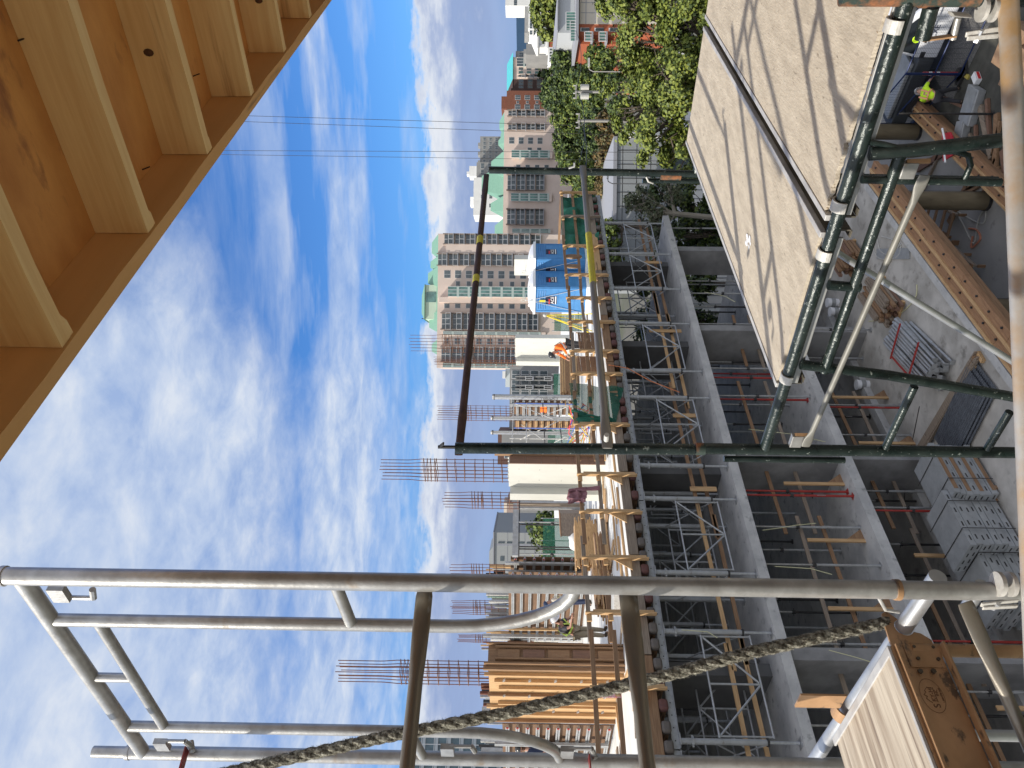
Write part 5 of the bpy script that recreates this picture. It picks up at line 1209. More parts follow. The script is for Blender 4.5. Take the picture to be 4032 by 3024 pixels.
# ---------------- wall forms whose tops show as two long timber bands
ZP=ZG+.012
def band(pa,pb,pc,z,label,zb,boards=4):
    A=pl(*pa,z=z); B=pl(*pb,z=z); C=pl(*pc,z=z); d=(B-A); L=d.length; d=d/L; nrm=Vector((-d.y,d.x,0)); w=(C-A).dot(nrm)
    A=A-d*2.0; L+=5.0
    o=thing('long_wall_form',A,label,'formwork','long timber wall forms below the scaffold'); 
    k=boards; ww=w/k
    for i in range(k):
        raised=(i%2==0)
        b=MB(); s=0; back=0 if raised else -ww*.48
        while s<L:
            l=min(random.uniform(2.2,3.6),L-s); q=A+d*s+nrm*(ww*i+back+(.006 if w>0 else -.006)); b=MB().obox(q+Vector((0,0,(0 if raised else -.04))),d*(l-.01),nrm*(ww*(.50 if raised else 1.45)),(0,0,-.14)); b.build('top_board',wood('fresh' if raised else 'amber','x'),o,bevel=.004); s+=l
    MB().obox(A+nrm*ww*.1+Vector((0,0,-.26)),d*L,nrm*w*.8,(0,0,-(.22 if z>-11 else z-.27-zb))).build('form_wall',wood('brown','x'),o)
    s=.3; c=0
    while s<L-.2 and c<90:
        for i in (1,3):
            if i<k: q=A+d*s+nrm*(ww*i+ww*.45)+Vector((0,0,-.04)); MB().tube([q,q+Vector((0,0,.035))],.03,6).build('form_bolt',blackst,o); c+=1
        s+=.62
    return A,d,nrm,w,L
A2,d2_,n2_,w2,L2=band((3501,834),(3960,1450),(3600,842),-10.42,'broad timber topped wall form along the edge of the concrete floor',ZP+.004)
A1,d1_,n1_,w1,L1=None,None,None,None,None
A1,d1_,n1_,w1,L1=band((3500,374),(3925,801),(3520,317),-12.95,'second timber topped wall form farther right, between the column forms and the street',ZG+.02,4)
pq=[A1-d1_*4-n1_*.05*(1 if w1>0 else -1),A1+d1_*(L1+8)-n1_*0,A2+d2_*(L2+8)+Vector((0,14,0)),A2-d2_*5+Vector((0,14,0))]; one(MB().prism([(p.x,p.y,ZP) for p in pq],(0,0,-.3)),'pit_floor',pitm,None,None,kind='structure')
# hanging stubs (form ties) on the inner side
for k in range(9):
    q=A1+d1_*(2.3+k*1.05)-n1_*(w1*.25)+Vector((0,0,-.5)); 
# grey concrete curb strip beside band 2
cbq=[pl(3600,986,z=-10.44),pl(3844,1300,z=-10.44)]; 
q0=A2-n2_*.03; o=one(MB().obox(q0,d2_*L2,-n2_*abs(w2)*.32*(1 if w2>0 else -1),(0,0,-.5)),'concrete_upstand',conc,'pale concrete upstand running along the broad timber wall form','kerb'); recenter(o,q0)
# column forms
colf=mat('brown_tube_form',(.17,.135,.08),.7,0,(.12,.095,.055),5,6,(1,1,.3),.35,.7,.1,20,(.07,.055,.035),7,.62,.72)
for k,(px,py,lab) in enumerate([(3889,792,'brown cardboard tube column form standing right of the broad timber form, nearest middle'),(3985,1213,'brown cardboard tube column form partly hidden by the thick steel bracing tube'),(3617,520,'brown cardboard tube column form seen just below the green bearer')]):
    p=pl(px,py,z=ZP); o=thing('column_form',p,lab,'column form','brown tube column forms'); MB().tube([p,p+Vector((0,0,2.62))],.265,28).build('tube',colf,o,True)
    MB().tube([p+Vector((0,0,.02)),p+Vector((0,0,.10))],.280,28).build('base_band',blackst,o,True)
    MB().tube([p+Vector((0,-.31,0)),p+Vector((.0,-.31,2.6))],.006,5).build('tie_wire',blackst,o)
# ---------------- things lying on the concrete floor (z -10.5)
def PF(px,py,dz=0): return pl(px,py,z=ZF+dz)
pa=PF(3582,1322); pb_=PF(3718,1462); dr=(pb_-pa).normalized(); L=(pb_-pa).length; s_=Vector((-dr.y,dr.x,0))
o=thing('prop_bundle',(pa+pb_)/2,'bundle of grey steel props lashed with red bars, lying on the concrete floor','prop bundle')
wdt=PF(3600,1500)-PF(3640,1400); 
for i in range(40):
    r=i//8; c=i%8; q=pa+s_*((c-3.5)*.105+random.uniform(-.02,.02))+Vector((0,0,.07+r*.10))+dr*random.uniform(-.2,.2)-dr*.2; e=q+dr*(L+.35)+s_*random.uniform(-.06,.06)
    MB().tube([q,q.lerp(e,.55)],.044,8).build('outer_tube',alu,o,True); MB().tube([q.lerp(e,.55),e],.033,8).build('inner_tube',galv,o,True)
    MB().obox(e-s_*.06+Vector((0,0,-.06)),s_*.12,(0,0,.12),dr*.01).build('end_plate',alu,o)
for f_ in (.2,.75):
    q=pa+dr*L*f_-s_*.50+Vector((0,0,.56)); MB().bar(q,q+s_*1.05,.035,.035).build('red_bar',redst,o)
MB().bar(pa+dr*L*.2-s_*.42+Vector((0,0,.56)),pa+dr*L*.9-s_*.42+Vector((0,0,.56)),.035,.035).build('red_bar',redst,o)
# broken brown board bundles
def board_bundle(pxa,pya,pxb,pyb,w,h_,label,n,kinds):
    a=PF(pxa,pya); c=PF(pxb,pyb); d=(c-a).normalized(); L=(c-a).length; s=Vector((-d.y,d.x,0)); o=thing('board_bundle',(a+c)/2,label,'board bundle','board bundles on the concrete floor')
    MB().obox(a-s*w/2+Vector((0,0,.001)),d*.10,s*w,(0,0,.08)).build('bearer',wood('fresh','y'),o); MB().obox(c-s*w/2+Vector((0,0,.001))-d*.1,d*.10,s*w,(0,0,.08)).build('bearer',wood('fresh','y'),o)
    for i in range(n):
        r=i//8; cc=i%8; q=a+s*((cc-4)*w/8)+Vector((0,0,.085+r*h_/(n/8)))+d*random.uniform(-.12,.12); MB().obox(q,d*(L+random.uniform(-.2,.15)),s*(w/8*.82),(0,0,h_/(n/8)*.8)).build('board',wood(random.choice(kinds),'x'),o)
board_bundle(3470,1130,3550,1235,.75,.45,'bundle of weathered grey brown boards lying left of the prop bundle',34,('red','grey','brown'))
board_bundle(3355,985,3395,1040,.8,.5,'jumbled bundle of dark brown offcuts below the splintered deck end',34,('red','brown','brown'))
board_bundle(3850,1430,3560,1900,.22,.10,'long grey planks lying on the floor between the pipes and the grey sheets',8,('grey','grey'))
board_bundle(3872,1400,3640,1790,.30,.06,'single long pale plank on the floor beside the grey sheets',6,('grey','brown'))
# corrugated sheets
a=PF(3895,1478); c=PF(3755,1765); d=(c-a).normalized(); L=(c-a).length; s=Vector((-d.y,d.x,0)); 
if s.dot(PF(3700,1700)-PF(3800,1760))<0: s=-s
crm=mat('grey_corrugated_steel',(.17,.185,.21),.45,.5,(.12,.13,.15),8,5,bump=.1)
o=thing('corrugated_sheets',(a+c)/2,'stack of dark grey corrugated metal sheets on the concrete floor','metal sheets','metal sheets')
for k in range(3):
    b=MB(); n=56; W=1.0; vs=[]; fs=[]; off=d*(.10*k)+s*(.05*k)
    for i in range(n+1):
        z=.05+.05*k+(.022 if (i//2)%2 else 0); q=a+off+s*(W*i/n-W/2); vs+=[q+Vector((0,0,z)),q+d*L+Vector((0,0,z))]
    vs+=[v-Vector((0,0,.004)) for v in vs[:]]; m_=(n+1)*2
    for i in range(n): fs+=[(2*i,2*i+1,2*i+3,2*i+2),(m_+2*i,m_+2*i+2,m_+2*i+3,m_+2*i+1),(2*i+1,m_+2*i+1,m_+2*i+3,2*i+3),(2*i,2*i+2,m_+2*i+2,m_+2*i)]
    b.add(vs,fs).build('sheet',crm,o)
# stacks of aluminium form panels with slots
pan=mat('aluminium_panel_faces',(.40,.41,.41),.5,.3,(.30,.31,.31),4,7,(1,1,1),.3,.7,.15,30,(.22,.22,.21),12,.62,.74)
def panelstack(p,ang,n,W,D_,label,ply_end=False):
    o=thing('panel_stack',p,label,'panel stack','stacked aluminium form panels on the concrete floor',ang,absolute=False)
    tz=.13
    pr_=None
    for k in range(n):
        z=.06+k*(tz+.008); jx=random.uniform(-.04,.04); jy=random.uniform(-.04,.04)
        b=MB(); b.box(-W/2+jx,W/2+jx,-D_/2+jy,D_/2+jy,z+tz-.02,z+tz); b.box(-W/2+jx,W/2+jx,-D_/2+jy,-D_/2+jy+.012,z,z+tz-.0201); b.box(-W/2+jx,W/2+jx,D_/2+jy-.012,D_/2+jy,z,z+tz-.0201); b.box(-W/2+jx,-W/2+jx+.012,-D_/2+jy+.0121,D_/2+jy-.0121,z,z+tz-.0201); b.box(W/2+jx-.012,W/2+jx,-D_/2+jy+.0121,D_/2+jy-.0121,z,z+tz-.0201)
        pn=b.build('panel',pan,o)
        for i in range(4):
            yy=-D_/2+jy-.004; xx=-W/2+jx+W*(i+.5)/4; MB().box(xx-.06,xx+.06,yy,yy+.003,z+.045,z+.075).build('slot',blackst,pn)
            xq=-W/2+jx-.004; yq=-D_/2+jy+D_*(i+.5)/4; MB().box(xq,xq+.003,yq-.06,yq+.06,z+.045,z+.075).build('slot',blackst,pn)
        if ply_end and k%2==0: MB().box(-W/2+jx+.1,W/2+jx-.1,-D_/2+jy-.008,-D_/2+jy-.0045,z+.01,z+.10).build('plywood_inlay',wood('brown','x'),o)
    zt_=.06+n*(tz+.008)
    for xx in (-W*.25,W*.25): MB().box(xx-.01,xx+.01,-D_/2-.07,D_/2+.07,zt_+.001,zt_+.006).build('strap',blackst,o); MB().box(xx-.01,xx+.01,-D_/2-.075,-D_/2-.07,.05,zt_).build('strap',blackst,o)
    for xx in (-W*.4,W*.3): MB().box(xx,xx+.09,-D_/2,D_/2,.001,.055).build('bearer',wood('brown','y'),o)
    return o
g0=math.atan2((PF(3640,1960)-PF(3900,2160)).y,(PF(3640,1960)-PF(3900,2160)).x)
q=PF(3850,1900); panelstack((q.x,q.y,ZF),0.0,7,1.5,.95,'stack of grey slotted form panels with brown inlays showing, behind the green corner post',True)
q=PF(3935,2090); panelstack((q.x,q.y,ZF),0.0,8,1.5,.95,'tallest stack of grey slotted form panels strapped together, right of the galvanised upright')
q=PF(4010,2300); panelstack((q.x,q.y,ZF),0.0,6,1.5,1.0,'stack of grey slotted form panels nearest the foot of the galvanised upright')
# buckets
for k,(px,py,lab,m) in enumerate([(3300,1192,'upper white plastic pail with grey label on the concrete floor',wht),(3312,1228,'lower white plastic pail with grey label on the concrete floor',wht),(3372,1335,'black ribbed pail behind the green tubes',blackst),(3420,1515,'white pail standing beside the pipe bundle',wht)]):
    q=PF(px,py); o=thing('bucket',q,lab,'bucket','pails on the concrete floor'); MB().tube([q,q+Vector((0,0,.37))],.15,20,rs=[(.13,.13),(.15,.15)]).build('pail',m,o,True); MB().tube([q+Vector((0,0,.33)),q+Vector((0,0,.375))],.158,20).build('rim',m,o,True)
    MB().tube([q+Vector((0,0,.12)),q+Vector((0,0,.25))],.149,20,cap=False).build('label_band',alu,o,True)
# flat pale boards and hoses on the floor
o=one(MB().obox(PF(3455,980),PF(3455,1020)-PF(3455,980),(PF(3585,1020)-PF(3455,1020)),(0,0,.03)),'flat_panel',pan,'pale flat panel with a notched corner lying on the concrete floor','panel'); 
def hose(pxs,z,r,m,label,name='hose',cat='hose'):
    P=[pl(a_,b_,z=z+r) for a_,b_ in pxs]; Q=[]
    for i in range(len(P)-1):
        p0=P[max(i-1,0)];p1=P[i];p2=P[i+1];p3=P[min(i+2,len(P)-1)]
        for t in (0,.25,.5,.75):
            Q.append(.5*((2*p1)+(p2-p0)*t+(2*p0-5*p1+4*p2-p3)*t*t+(-p0+3*p1-3*p2+p3)*t**3))
    Q.append(P[-1]); o=one(MB().tube(Q,r,6),name,m,label,cat,smooth=True); return recenter(o,P[0])
hosew=mat('pale_hose',(.45,.44,.40),.7); hoser=mat('orange_hose',(.50,.20,.12),.7)
hose([(3470,930),(3520,950),(3500,1000),(3465,985),(3450,930),(3440,985),(3470,1020),(3535,1010),(3545,960),(3500,1040)],ZF,.018,hosew,'pale looped hose lying on the concrete floor')
hose([(3420,1265),(3520,1250),(3600,1180),(3610,1120)],ZF,.012,rn,'thin yellow cord lying across the concrete floor beside the broken boards')
hose([(3750,820),(3800,850),(3870,880),(3880,820),(3850,870),(3835,960),(3790,880),(3760,820)],ZP,.02,hosew,'pale tangled cable on the pit floor beside the nearest tube column form','cable','cable')
hose([(3815,900),(3845,905),(3860,940),(3825,975),(3830,930)],ZP,.03,hoser,'short orange hose on the pit floor','hose','hose')
hose([(3620,1600),(3600,1700),(3570,1850),(3560,1990)],ZF,.010,blackst,'thin dark cable snaking over the floor behind the green corner post','cable','cable')
# timber ladder crates down in the pit
for k,(pa_,pb2,lab) in enumerate([((3710,970),(3860,1100),'dark timber frame lying in the pit between the two wall forms'),((3700,850),(3790,900),'small dark timber crate in the pit behind the nearest tube column form')]):
    a=pl(*pa_,z=ZP+.003); c=pl(*pb2,z=ZP+.003); d=(c-a).normalized(); L=(c-a).length; s=Vector((-d.y,d.x,0)); o=thing('timber_crate',(a+c)/2,lab,'timber frame','timber frames in the pit')
    for w in (-.42,.42): MB().bar(a+s*w+Vector((0,0,.3)),c+s*w+Vector((0,0,.3)),.06,.14).build('side_board',wood('grey','x'),o); 
    for f_ in (0,.33,.66,1):
        q=a.lerp(c,f_); MB().bar(q-s*.48+Vector((0,0,.40)),q+s*.48+Vector((0,0,.40)),.10,.05).build('cross_board',wood('brown','y'),o); MB().bar(q-s*.42,q-s*.42+Vector((0,0,.22)),.08,.05).build('leg',wood('brown','z'),o); MB().bar(q+s*.42,q+s*.42+Vector((0,0,.22)),.08,.05).build('leg',wood('brown','z'),o)
# red plastic panel tied over the far form
q=pl(3735,560,z=-12.9); o=thing('red_plastic_guard',q,'red plastic guard tied with white rope over the second wall form','plastic guard')
b=MB(); P_=[pl(3708,525,z=-12.75),pl(3742,520,z=-12.88),pl(3757,560,z=-12.9),pl(3748,612,z=-12.9),pl(3712,636,z=-12.75)]; b.prism(P_,(0,0,-.04)).build('guard',mat('red_plastic',(.45,.015,.03),.4),o); MB().tube([pl(3710,505,z=-12.68),pl(3722,560,z=-12.72),pl(3718,600,z=-12.72),pl(3722,640,z=-12.68)],.03,6).build('white_rope',wht,o,True)
# ---------------- street: fence, truck, delineator, slabs
fblue=mat('blue_fence_steel',(.01,.025,.10),.45,.2); fmesh=mat('fence_wire',(.03,.035,.05),.5,.3)
def fence_panel(a,c,label,h_=1.8):
    o=thing('site_fence',a,label,'fence','blue temporary fence panels'); d=(c-a); L=d.length; d=d/L
    for q in (a,c): MB().tube([q+Vector((0,0,.05)),q+Vector((0,0,h_))],.024,8).build('post',fblue,o,True)
    for z in (.12,h_*.5,h_-.02): MB().tube([a+Vector((0,0,z)),c+Vector((0,0,z))],.02,6).build('rail',fblue,o)
    b=MB(); k=0
    while k*.16<L: q=a+d*(k*.16); b.tube([q+Vector((0,0,.12)),q+Vector((0,0,h_))],.0035,3,cap=False); k+=1
    z=.15
    while z<h_: b.tube([a+Vector((0,0,z)),c+Vector((0,0,z))],.0035,3,cap=False); z+=.05
    b.build('wire_mesh',fmesh,o)
    for q in (a,c): MB().obox(q-d*.3-Vector((-.1,.1,0)),d*.6,Vector((-.2,.2,0)),(0,0,.1)).build('foot_block',blackst,o)
f1=pl(3797,290,z=ZG); f2=pl(3857,165,z=ZG); f3=f1+(f2-f1).normalized()*3.0; 
fence_panel(f1,f3-fd*.05,'blue temporary fence panel in front of the white truck'); fence_panel(f3+fd*.05,f3+fd*3.1,'blue temporary fence panel at the edge of the view, right of the first')
f0=pl(3620,472,z=ZG); fence_panel(f1-(f1-f0).normalized()*.06,f1-(f1-f0).normalized()*3.0,'blue temporary fence panel behind the worker in lime')
q=f1-fd*.15+fn*.25; o=thing('traffic_tube',q,'red and white striped traffic tube beside the blue fence post','traffic post')
for (z0,z1,m) in ((.05,.62,redst),(.62,.72,wht),(.72,.86,redst),(.86,.96,wht),(.96,1.12,redst)): MB().tube([q+Vector((0,0,z0)),q+Vector((0,0,z1))],.06,14).build('band',m,o,True)
MB().tube([q,q+Vector((0,0,.05))],.2,8).build('base',blackst,o)
q=pl(3812,300,z=ZG); o=one(MB().box(q.x-.12,q.x+.12,q.y-.06,q.y+.06,ZG,ZG+.06),'fence_block',mat('yellow_block',(.45,.36,.08),.7),'small yellow block at the foot of the blue fence','block'); recenter(o,q)
q=pl(3868,312,z=ZG); o=thing('carton',q,'white and red carton lying on the muddy ground near the fence','carton'); MB().obox(q,(.30,-.12,0),(.06,.18,0),(0,0,.16)).build('carton_body',wht,o); MB().obox(q+Vector((.02,-.012,.03)),(.26,-.104,0),(-.004,-.01,0),(0,0,.08)).build('red_band',rdm,o)
# grey trough slabs
def slab(p1,p2,p3,label,z=ZG+.25):
    a,c,e=[pl(*p,z=z) for p in (p1,p2,p3)]; o=thing('concrete_block',a,label,'concrete block','grey precast blocks beside the fence')
    MB().obox(a,c-a,e-a,(0,0,-.24)).build('block',pan,o,bevel=.02); i=.12; MB().obox(a+(c-a)*i+(e-a)*.05+Vector((0,0,.001)),(c-a)*(1-2*i),(e-a)*.9,(0,0,.012)).build('raised_face',pan,o)
slab((3812,330),(3853,357),(3771,470),'long grey precast block lying beside the worker in lime')
slab((3765,478),(3800,470),(3745,560),'shorter grey precast block end on beside the second wall form')
# prop standing in the yard
q=pl(3911,449,z=ZG); o=thing('steel_prop',q,'single dark steel prop standing in the muddy yard beside the grey blocks','prop'); MB().tube([q,q+Vector((0,0,1.6))],.035,10).build('outer_tube',blackst,o,True); MB().tube([q+Vector((0,0,1.6)),q+Vector((0,0,2.7))],.025,10).build('inner_tube',blackst,o,True); MB().box(q.x-.08,q.x+.08,q.y-.08,q.y+.08,ZG+.011,ZG+.02).build('base_plate',blackst,o)
# brown labelled crates at the very right edge
cardm=mat('brown_carton',(.30,.19,.11),.8,0,(.24,.15,.09),6)
for k,(px,py,lab) in enumerate([(4010,240,'brown crate with red and white labels on the ground at the lower right edge'),(4040,330,'brown crate behind the thick steel tube at the right edge')]):
    q=pl(px,py,z=ZG); o=thing('carton_stack',q,lab,'crate','brown crates at the yard edge'); MB().box(q.x-.5,q.x+.5,q.y-.9,q.y+.2,ZG+.02,ZG+.45).build('crate_body',cardm,o,bevel=.01); MB().box(q.x-.505,q.x-.501,q.y-.4,q.y-.1,ZG+.15,ZG+.35).build('red_label',rdm,o); MB().box(q.x-.509,q.x-.506,q.y-.35,q.y-.15,ZG+.19,ZG+.26).build('white_label',wht,o)
# clutter: short timbers, beams near the worker
for k in range(16):
    q=pl(random.uniform(3740,3960),390+300*(k+random.random()*.7)/16,z=ZG+.02); an=random.uniform(0,3.1); d=Vector((math.cos(an),math.sin(an),0)); o=one(MB().obox(q,d*random.uniform(.6,2.2),Vector((-d.y,d.x,0))*random.choice((.09,.12,.2)),(0,0,.09)),'scrap_timber',wood(random.choice(('grey','brown','red')),'x'),'%s scrap timber from the right lying on the dark yard ground'%ORD[k],'timber','scrap timbers in the yard'); recenter(o,q)
# pickup truck
tp=pl(3676,228,z=ZG+.55); tp.z=ZG
hd_=fd
o=thing('pickup_truck',tp,'white pickup truck with a dark load bed and a driver in lime vest','truck',None,math.atan2(hd_.y,hd_.x),absolute=False)
# local x forward; near side is where the viewer is
sgn=1 if Vector((-hd_.y,hd_.x,0)).dot(-tp)>0 else -1
wp=mat('white_truck_paint',(.74,.76,.80),.18,0,spec=.6); gl_=mat('dark_truck_glass',(.02,.025,.03),.08,0); blk=mat('truck_black_trim',(.02,.02,.022),.5)
def Yv(y): return y*sgn
prof=[(0,.45),(0,1.15),(.15,1.78),(1.15,1.84),(1.95,1.22),(3.05,1.12),(3.15,.95),(3.15,.45)]
MB().prism([(x,Yv(0),z) for x,z in prof],(0,Yv(-1.9),0)).build('cab',wp,o,bevel=.04)
MB().prism([(x,Yv(.004),z) for x,z in [(.12,1.18),(.22,1.68),(1.05,1.74),(1.62,1.22)]],(0,Yv(.006),0)).build('side_window',gl_,o)
MB().prism([(1.20,Yv(-.15),1.79),(1.93,Yv(-.12),1.235),(1.93,Yv(-1.78),1.235),(1.20,Yv(-1.75),1.79)],(.02,0,.03)).build('windscreen',gl_,o)
MB().box(.5,.68,*sorted((Yv(.01),Yv(.03))),1.0,1.06).build('door_handle',blk,o)
MB().box(1.55,1.8,*sorted((Yv(.02),Yv(.22))),1.15,1.40).build('wing_mirror',blk,o)
MB().box(.02,.2,*sorted((Yv(.004),Yv(.012))),.88,1.02).build('fuel_flap',blk,o)
text_part('CXE',.24,'lettering',mat('dark_blue_lettering',(.02,.03,.08),.5),o,frame_mat((.85,Yv(.012),.86),(1,0,0) if sgn<0 else (-1,0,0),(0,0,1)),.002)
for x in (2.45,-1.7):
    for yy in (Yv(.02),Yv(-1.92)):
        c=Vector((x,yy,.38)); w=MB().tube([c+Vector((0,-.12,0)),c+Vector((0,.12,0))],.38,24).build('wheel',blk,o,True); MB().tube([c+Vector((0,-.125,0)),c+Vector((0,.125,0))],.2,14).build('rim',galvb,w,True)
bdk=mat('dark_truck_bed',(.04,.045,.05),.5)
MB().box(-2.6,-.06,*sorted((Yv(0),Yv(-1.9))),.5,.98).build('load_bed',bdk,o,bevel=.03)
MB().box(-2.3,-.3,*sorted((Yv(-.15),Yv(-1.75))),.99,1.12).build('bed_cover',pan,o,bevel=.03)
MB().box(3.16,3.24,*sorted((Yv(-.1),Yv(-1.8))),.45,.72).build('bumper',blk,o)
for yy in (-.2,-1.7): MB().box(3.16,3.19,*sorted((Yv(yy-.13),Yv(yy+.13))),.78,.92).build('headlight',steelwhite,o)
# driver
dl=Vector((.75,Yv(-.42),0)); rot=Matrix.Rotation(math.atan2(hd_.y,hd_.x),3,'Z'); dpz=Vector(tp)+rot@dl
MB().sphere((.62,Yv(.013),1.33),.13,10,8,sc=(1,.1,1.1)).build('driver_vest',lime,o,True)
# ================= CITY BEYOND =================
ROT=math.atan2(rt.y,rt.x)
pinkw=mat('pink_stucco',(.68,.57,.50),.85,0,(.62,.515,.45),.3,5); whitew=mat('white_stucco',(.80,.80,.77),.8,0,(.72,.72,.70),.3,5); greyw=mat('grey_cladding',(.31,.31,.30),.8,0,(.25,.25,.245),.4,5)
brownw=mat('brown_brick_tower',(.22,.085,.05),.85,0,(.17,.065,.04),2,5); dbrown=mat('dark_brown_tower',(.075,.045,.038),.85,0,(.06,.035,.03),1,5); greenr=mat('green_copper_roof',(.20,.38,.29),.6,0,(.16,.32,.245),2,4,(1,6,1)); tealr=mat('teal_roof',(.10,.52,.55),.5,0,(.08,.45,.48),1,4)
glass=mat('window_glass',(.05,.065,.075),.12,0,(.10,.13,.14),.9,3,spec=.8); gglass=mat('green_bay_glass',(.13,.27,.24),.12,0,(.07,.14,.13),.8,3,spec=.8); whf=mat('white_window_frame',(.60,.61,.61),.5); bronze=mat('balcony_shade_wall',(.20,.16,.14),.8); slabg=mat('balcony_slab',(.30,.31,.34),.8); creamw=mat('cream_cladding',(.66,.60,.50),.8,0,(.60,.55,.46),.5); brickr=mat('red_brick_cladding',(.42,.12,.055),.85,0,(.35,.10,.05),12,2,bump=.1)  # balcony side walls and frames dimmed to stand for shade in the recesses
class CB:     # a building read from the photograph at depth d, in its own frame (x right, y away, z up)
    def __init__(s,name,d,pyr,pyl,pxt,label,cat='building',depth=16,group=None,rz=0):
        s.d=d; s.c=(pyr+pyl)/2; P=pl(2057,s.c,d=d); s.P=Vector((P.x,P.y,ZG)); s.o=thing(name,s.P,label,cat,group,ROT+rz,absolute=False); s.k=d/F
        s.xr=(s.c-pyr)*s.k; s.xl=(s.c-pyl)*s.k; s.zt=s.z(pxt,s.c); s.dep=depth
    def x(s,py): return (s.c-py)*s.k
    def z(s,px,py=None): return pl(px,py if py is not None else s.c,d=s.d).z-ZG
    def box(s,x0,x1,y0,y1,z0,z1,nm,m,**k): return MB().box(min(x0,x1),max(x0,x1),y0,y1,z0,z1).build(nm,m,s.o,**k)
def el_balcony(fh,w,m_wall,glassm=glass,dep=1.3):
    """recess with glazing, slab and railing; origin lower left front, w wide"""
    pts=[]
    a=MB(); a.box(0,w,-.0,.12,0,fh-.02)
    return a
def stack_balcony(cb,x0,x1,zt,zb,fh,wallm,out=.9,rail=True,gm=glass):
    x0,x1=min(x0,x1),max(x0,x1); w=x1-x0; z=zt; first=None
    while z-fh>zb-.01:
        if first is None:
            o=MB().box(0,w,-out,.0,-.22,0).build('balcony',slabg,cb.o); o.location=(x0,0,z-fh)
            g=MB(); n=max(2,int(w/1.3)); 
            f=MB().box(.12,w-.12,-.03,-.002,.0,fh-.55).build('glazing',gm,o)
            h=MB()
            for i in range(n+1): xx=.12+(w-.24)*i/n; h.box(xx-.05,xx+.05,-.07,-.031,.0,fh-.5)
            h.box(.12,w-.12,-.065,-.031,fh*.42,fh*.42+.08); h.build('mullions',whf,o)
            b=MB(); 
            if rail:
                b.box(0,w,-out,-out+.05,1.0,1.08); b.box(0,.06,-out+.051,-.08,1.0,1.08); b.box(w-.06,w,-out+.051,-.08,1.0,1.08)
                for i in range(n+1): xx=(w-.06)*i/n; b.box(xx,xx+.06,-out+.002,-out+.045,0.001,.999)
                b.build('railing',whf,o)
            s=MB().box(0,.18,-out*.85,-.001,.001,fh-.24); s.box(w-.18,w,-out*.85,-.001,.001,fh-.24); s.build('side_wall',wallm,o)
            first=o
        else:
            c=mesh_copy(first,cb.o,(x0,0,z-fh)); 
            for ch in first.children: mesh_copy(ch,c,(0,0,0))
        z-=fh
def stack_window(cb,xc,w,h_,zt,zb,fh,gm=glass,frame=whf,y=0.0,nm='window'):
    z=zt; first=None; k=0
    while z-fh>zb-.01 and k<60:
        if first is None:
            o=MB().box(-w/2,w/2,-.05,-.012,0,h_).build(nm,frame,cb.o); o.location=(xc,y,z-fh+(fh-h_)*.5)
            b=MB(); n=2 if w>1.2 else 1
            for i in range(n): b.box(-w/2+.07+i*w/n*.97,-w/2+(i+1)*w/n-.05,-.07,-.051,.08,h_-.08)
            b.build('pane',gm,o); first=o
        else:
            c=mesh_copy(first,cb.o,(xc,y,z-fh+(fh-h_)*.5))
            for ch in first.children: mesh_copy(ch,c,(0,0,0))
        z-=fh; k+=1
def stack_bay(cb,x0,x1,zt,zb,fh,out=1.2,gm=gglass):
    x0,x1=min(x0,x1),max(x0,x1); w=x1-x0
    MB().box(x0,x1,-out+.05,-.001,max(zb,.01),zt).build('bay_wall',pinkw,cb.o)
    z=zt; first=None
    while z-fh>zb-.01:
        if first is None:
            o=MB().box(-.02,w+.02,-out-.03,-.02,-.0,.55).build('bay_window',whf if False else mat('bay_spandrel',(.42,.50,.47),.6),cb.o); o.location=(x0,0,z-fh)
            MB().box(.02,w-.02,-out+.0,-.02,.551,fh-.002).build('pane',gm,o); h=MB()
            for i in range(4): xx=w*i/3; h.box(xx-.05,xx+.05,-out-.05,-out-.001,.551,fh-.003)
            h.build('mullions',whf,o); first=o
        else:
            c=mesh_copy(first,cb.o,(x0,0,z-fh))
            for ch in first.children: mesh_copy(ch,c,(0,0,0))
        z-=fh
def hip(cb,x0,x1,y0,y1,z0,h_,m=greenr,nm='roof',flat=.25):
    x0,x1=min(x0,x1),max(x0,x1); fx=(x1-x0)*flat; fy_=(y1-y0)*.5
    v=[(x0,y0,z0),(x1,y0,z0),(x1,y1,z0),(x0,y1,z0),(x0+fx,y0+fy_,z0+h_),(x1-fx,y0+fy_,z0+h_)]
    return MB().add(v,[(0,1,5,4),(1,2,5),(2,3,4,5),(3,0,4),(3,2,1,0)]).build(nm,m,cb.o)
# --- pink tower (left one, tall)
t=CB('apartment_tower',190,923,1452,1722,'tall pink apartment tower with green hipped roofs, behind the blue toilets','building',18)
zt,fh=t.zt,2.68
t.box(t.xr,t.xl,0,18,0,zt,'walls',pinkw)
ztop=zt-1.0
stack_balcony(t,t.x(923),t.x(966),ztop,8,fh,bronze); stack_balcony(t,t.x(1001),t.x(1050),ztop+1.5,8,fh,bronze)
stack_window(t,t.x(1083),1.9,1.6,ztop,8,fh); stack_window(t,t.x(1119),1.2,1.1,ztop-fh,8,fh)
stack_bay(t,t.x(1135),t.x(1174),ztop-1.8,8,fh,2.2)
stack_window(t,t.x(1207),1.2,1.4,ztop,8,fh); stack_balcony(t,t.x(1235),t.x(1302),ztop+.4,8,fh,bronze,1.4)
stack_bay(t,t.x(1308),t.x(1322),ztop-.5,8,fh,.5); stack_window(t,t.x(1345),1.5,1.4,ztop,8,fh); stack_balcony(t,t.x(1369),t.x(1430),ztop+.4,8,fh,bronze,1.2); stack_bay(t,t.x(1434),t.x(1450),ztop-.5,8,fh,.4)
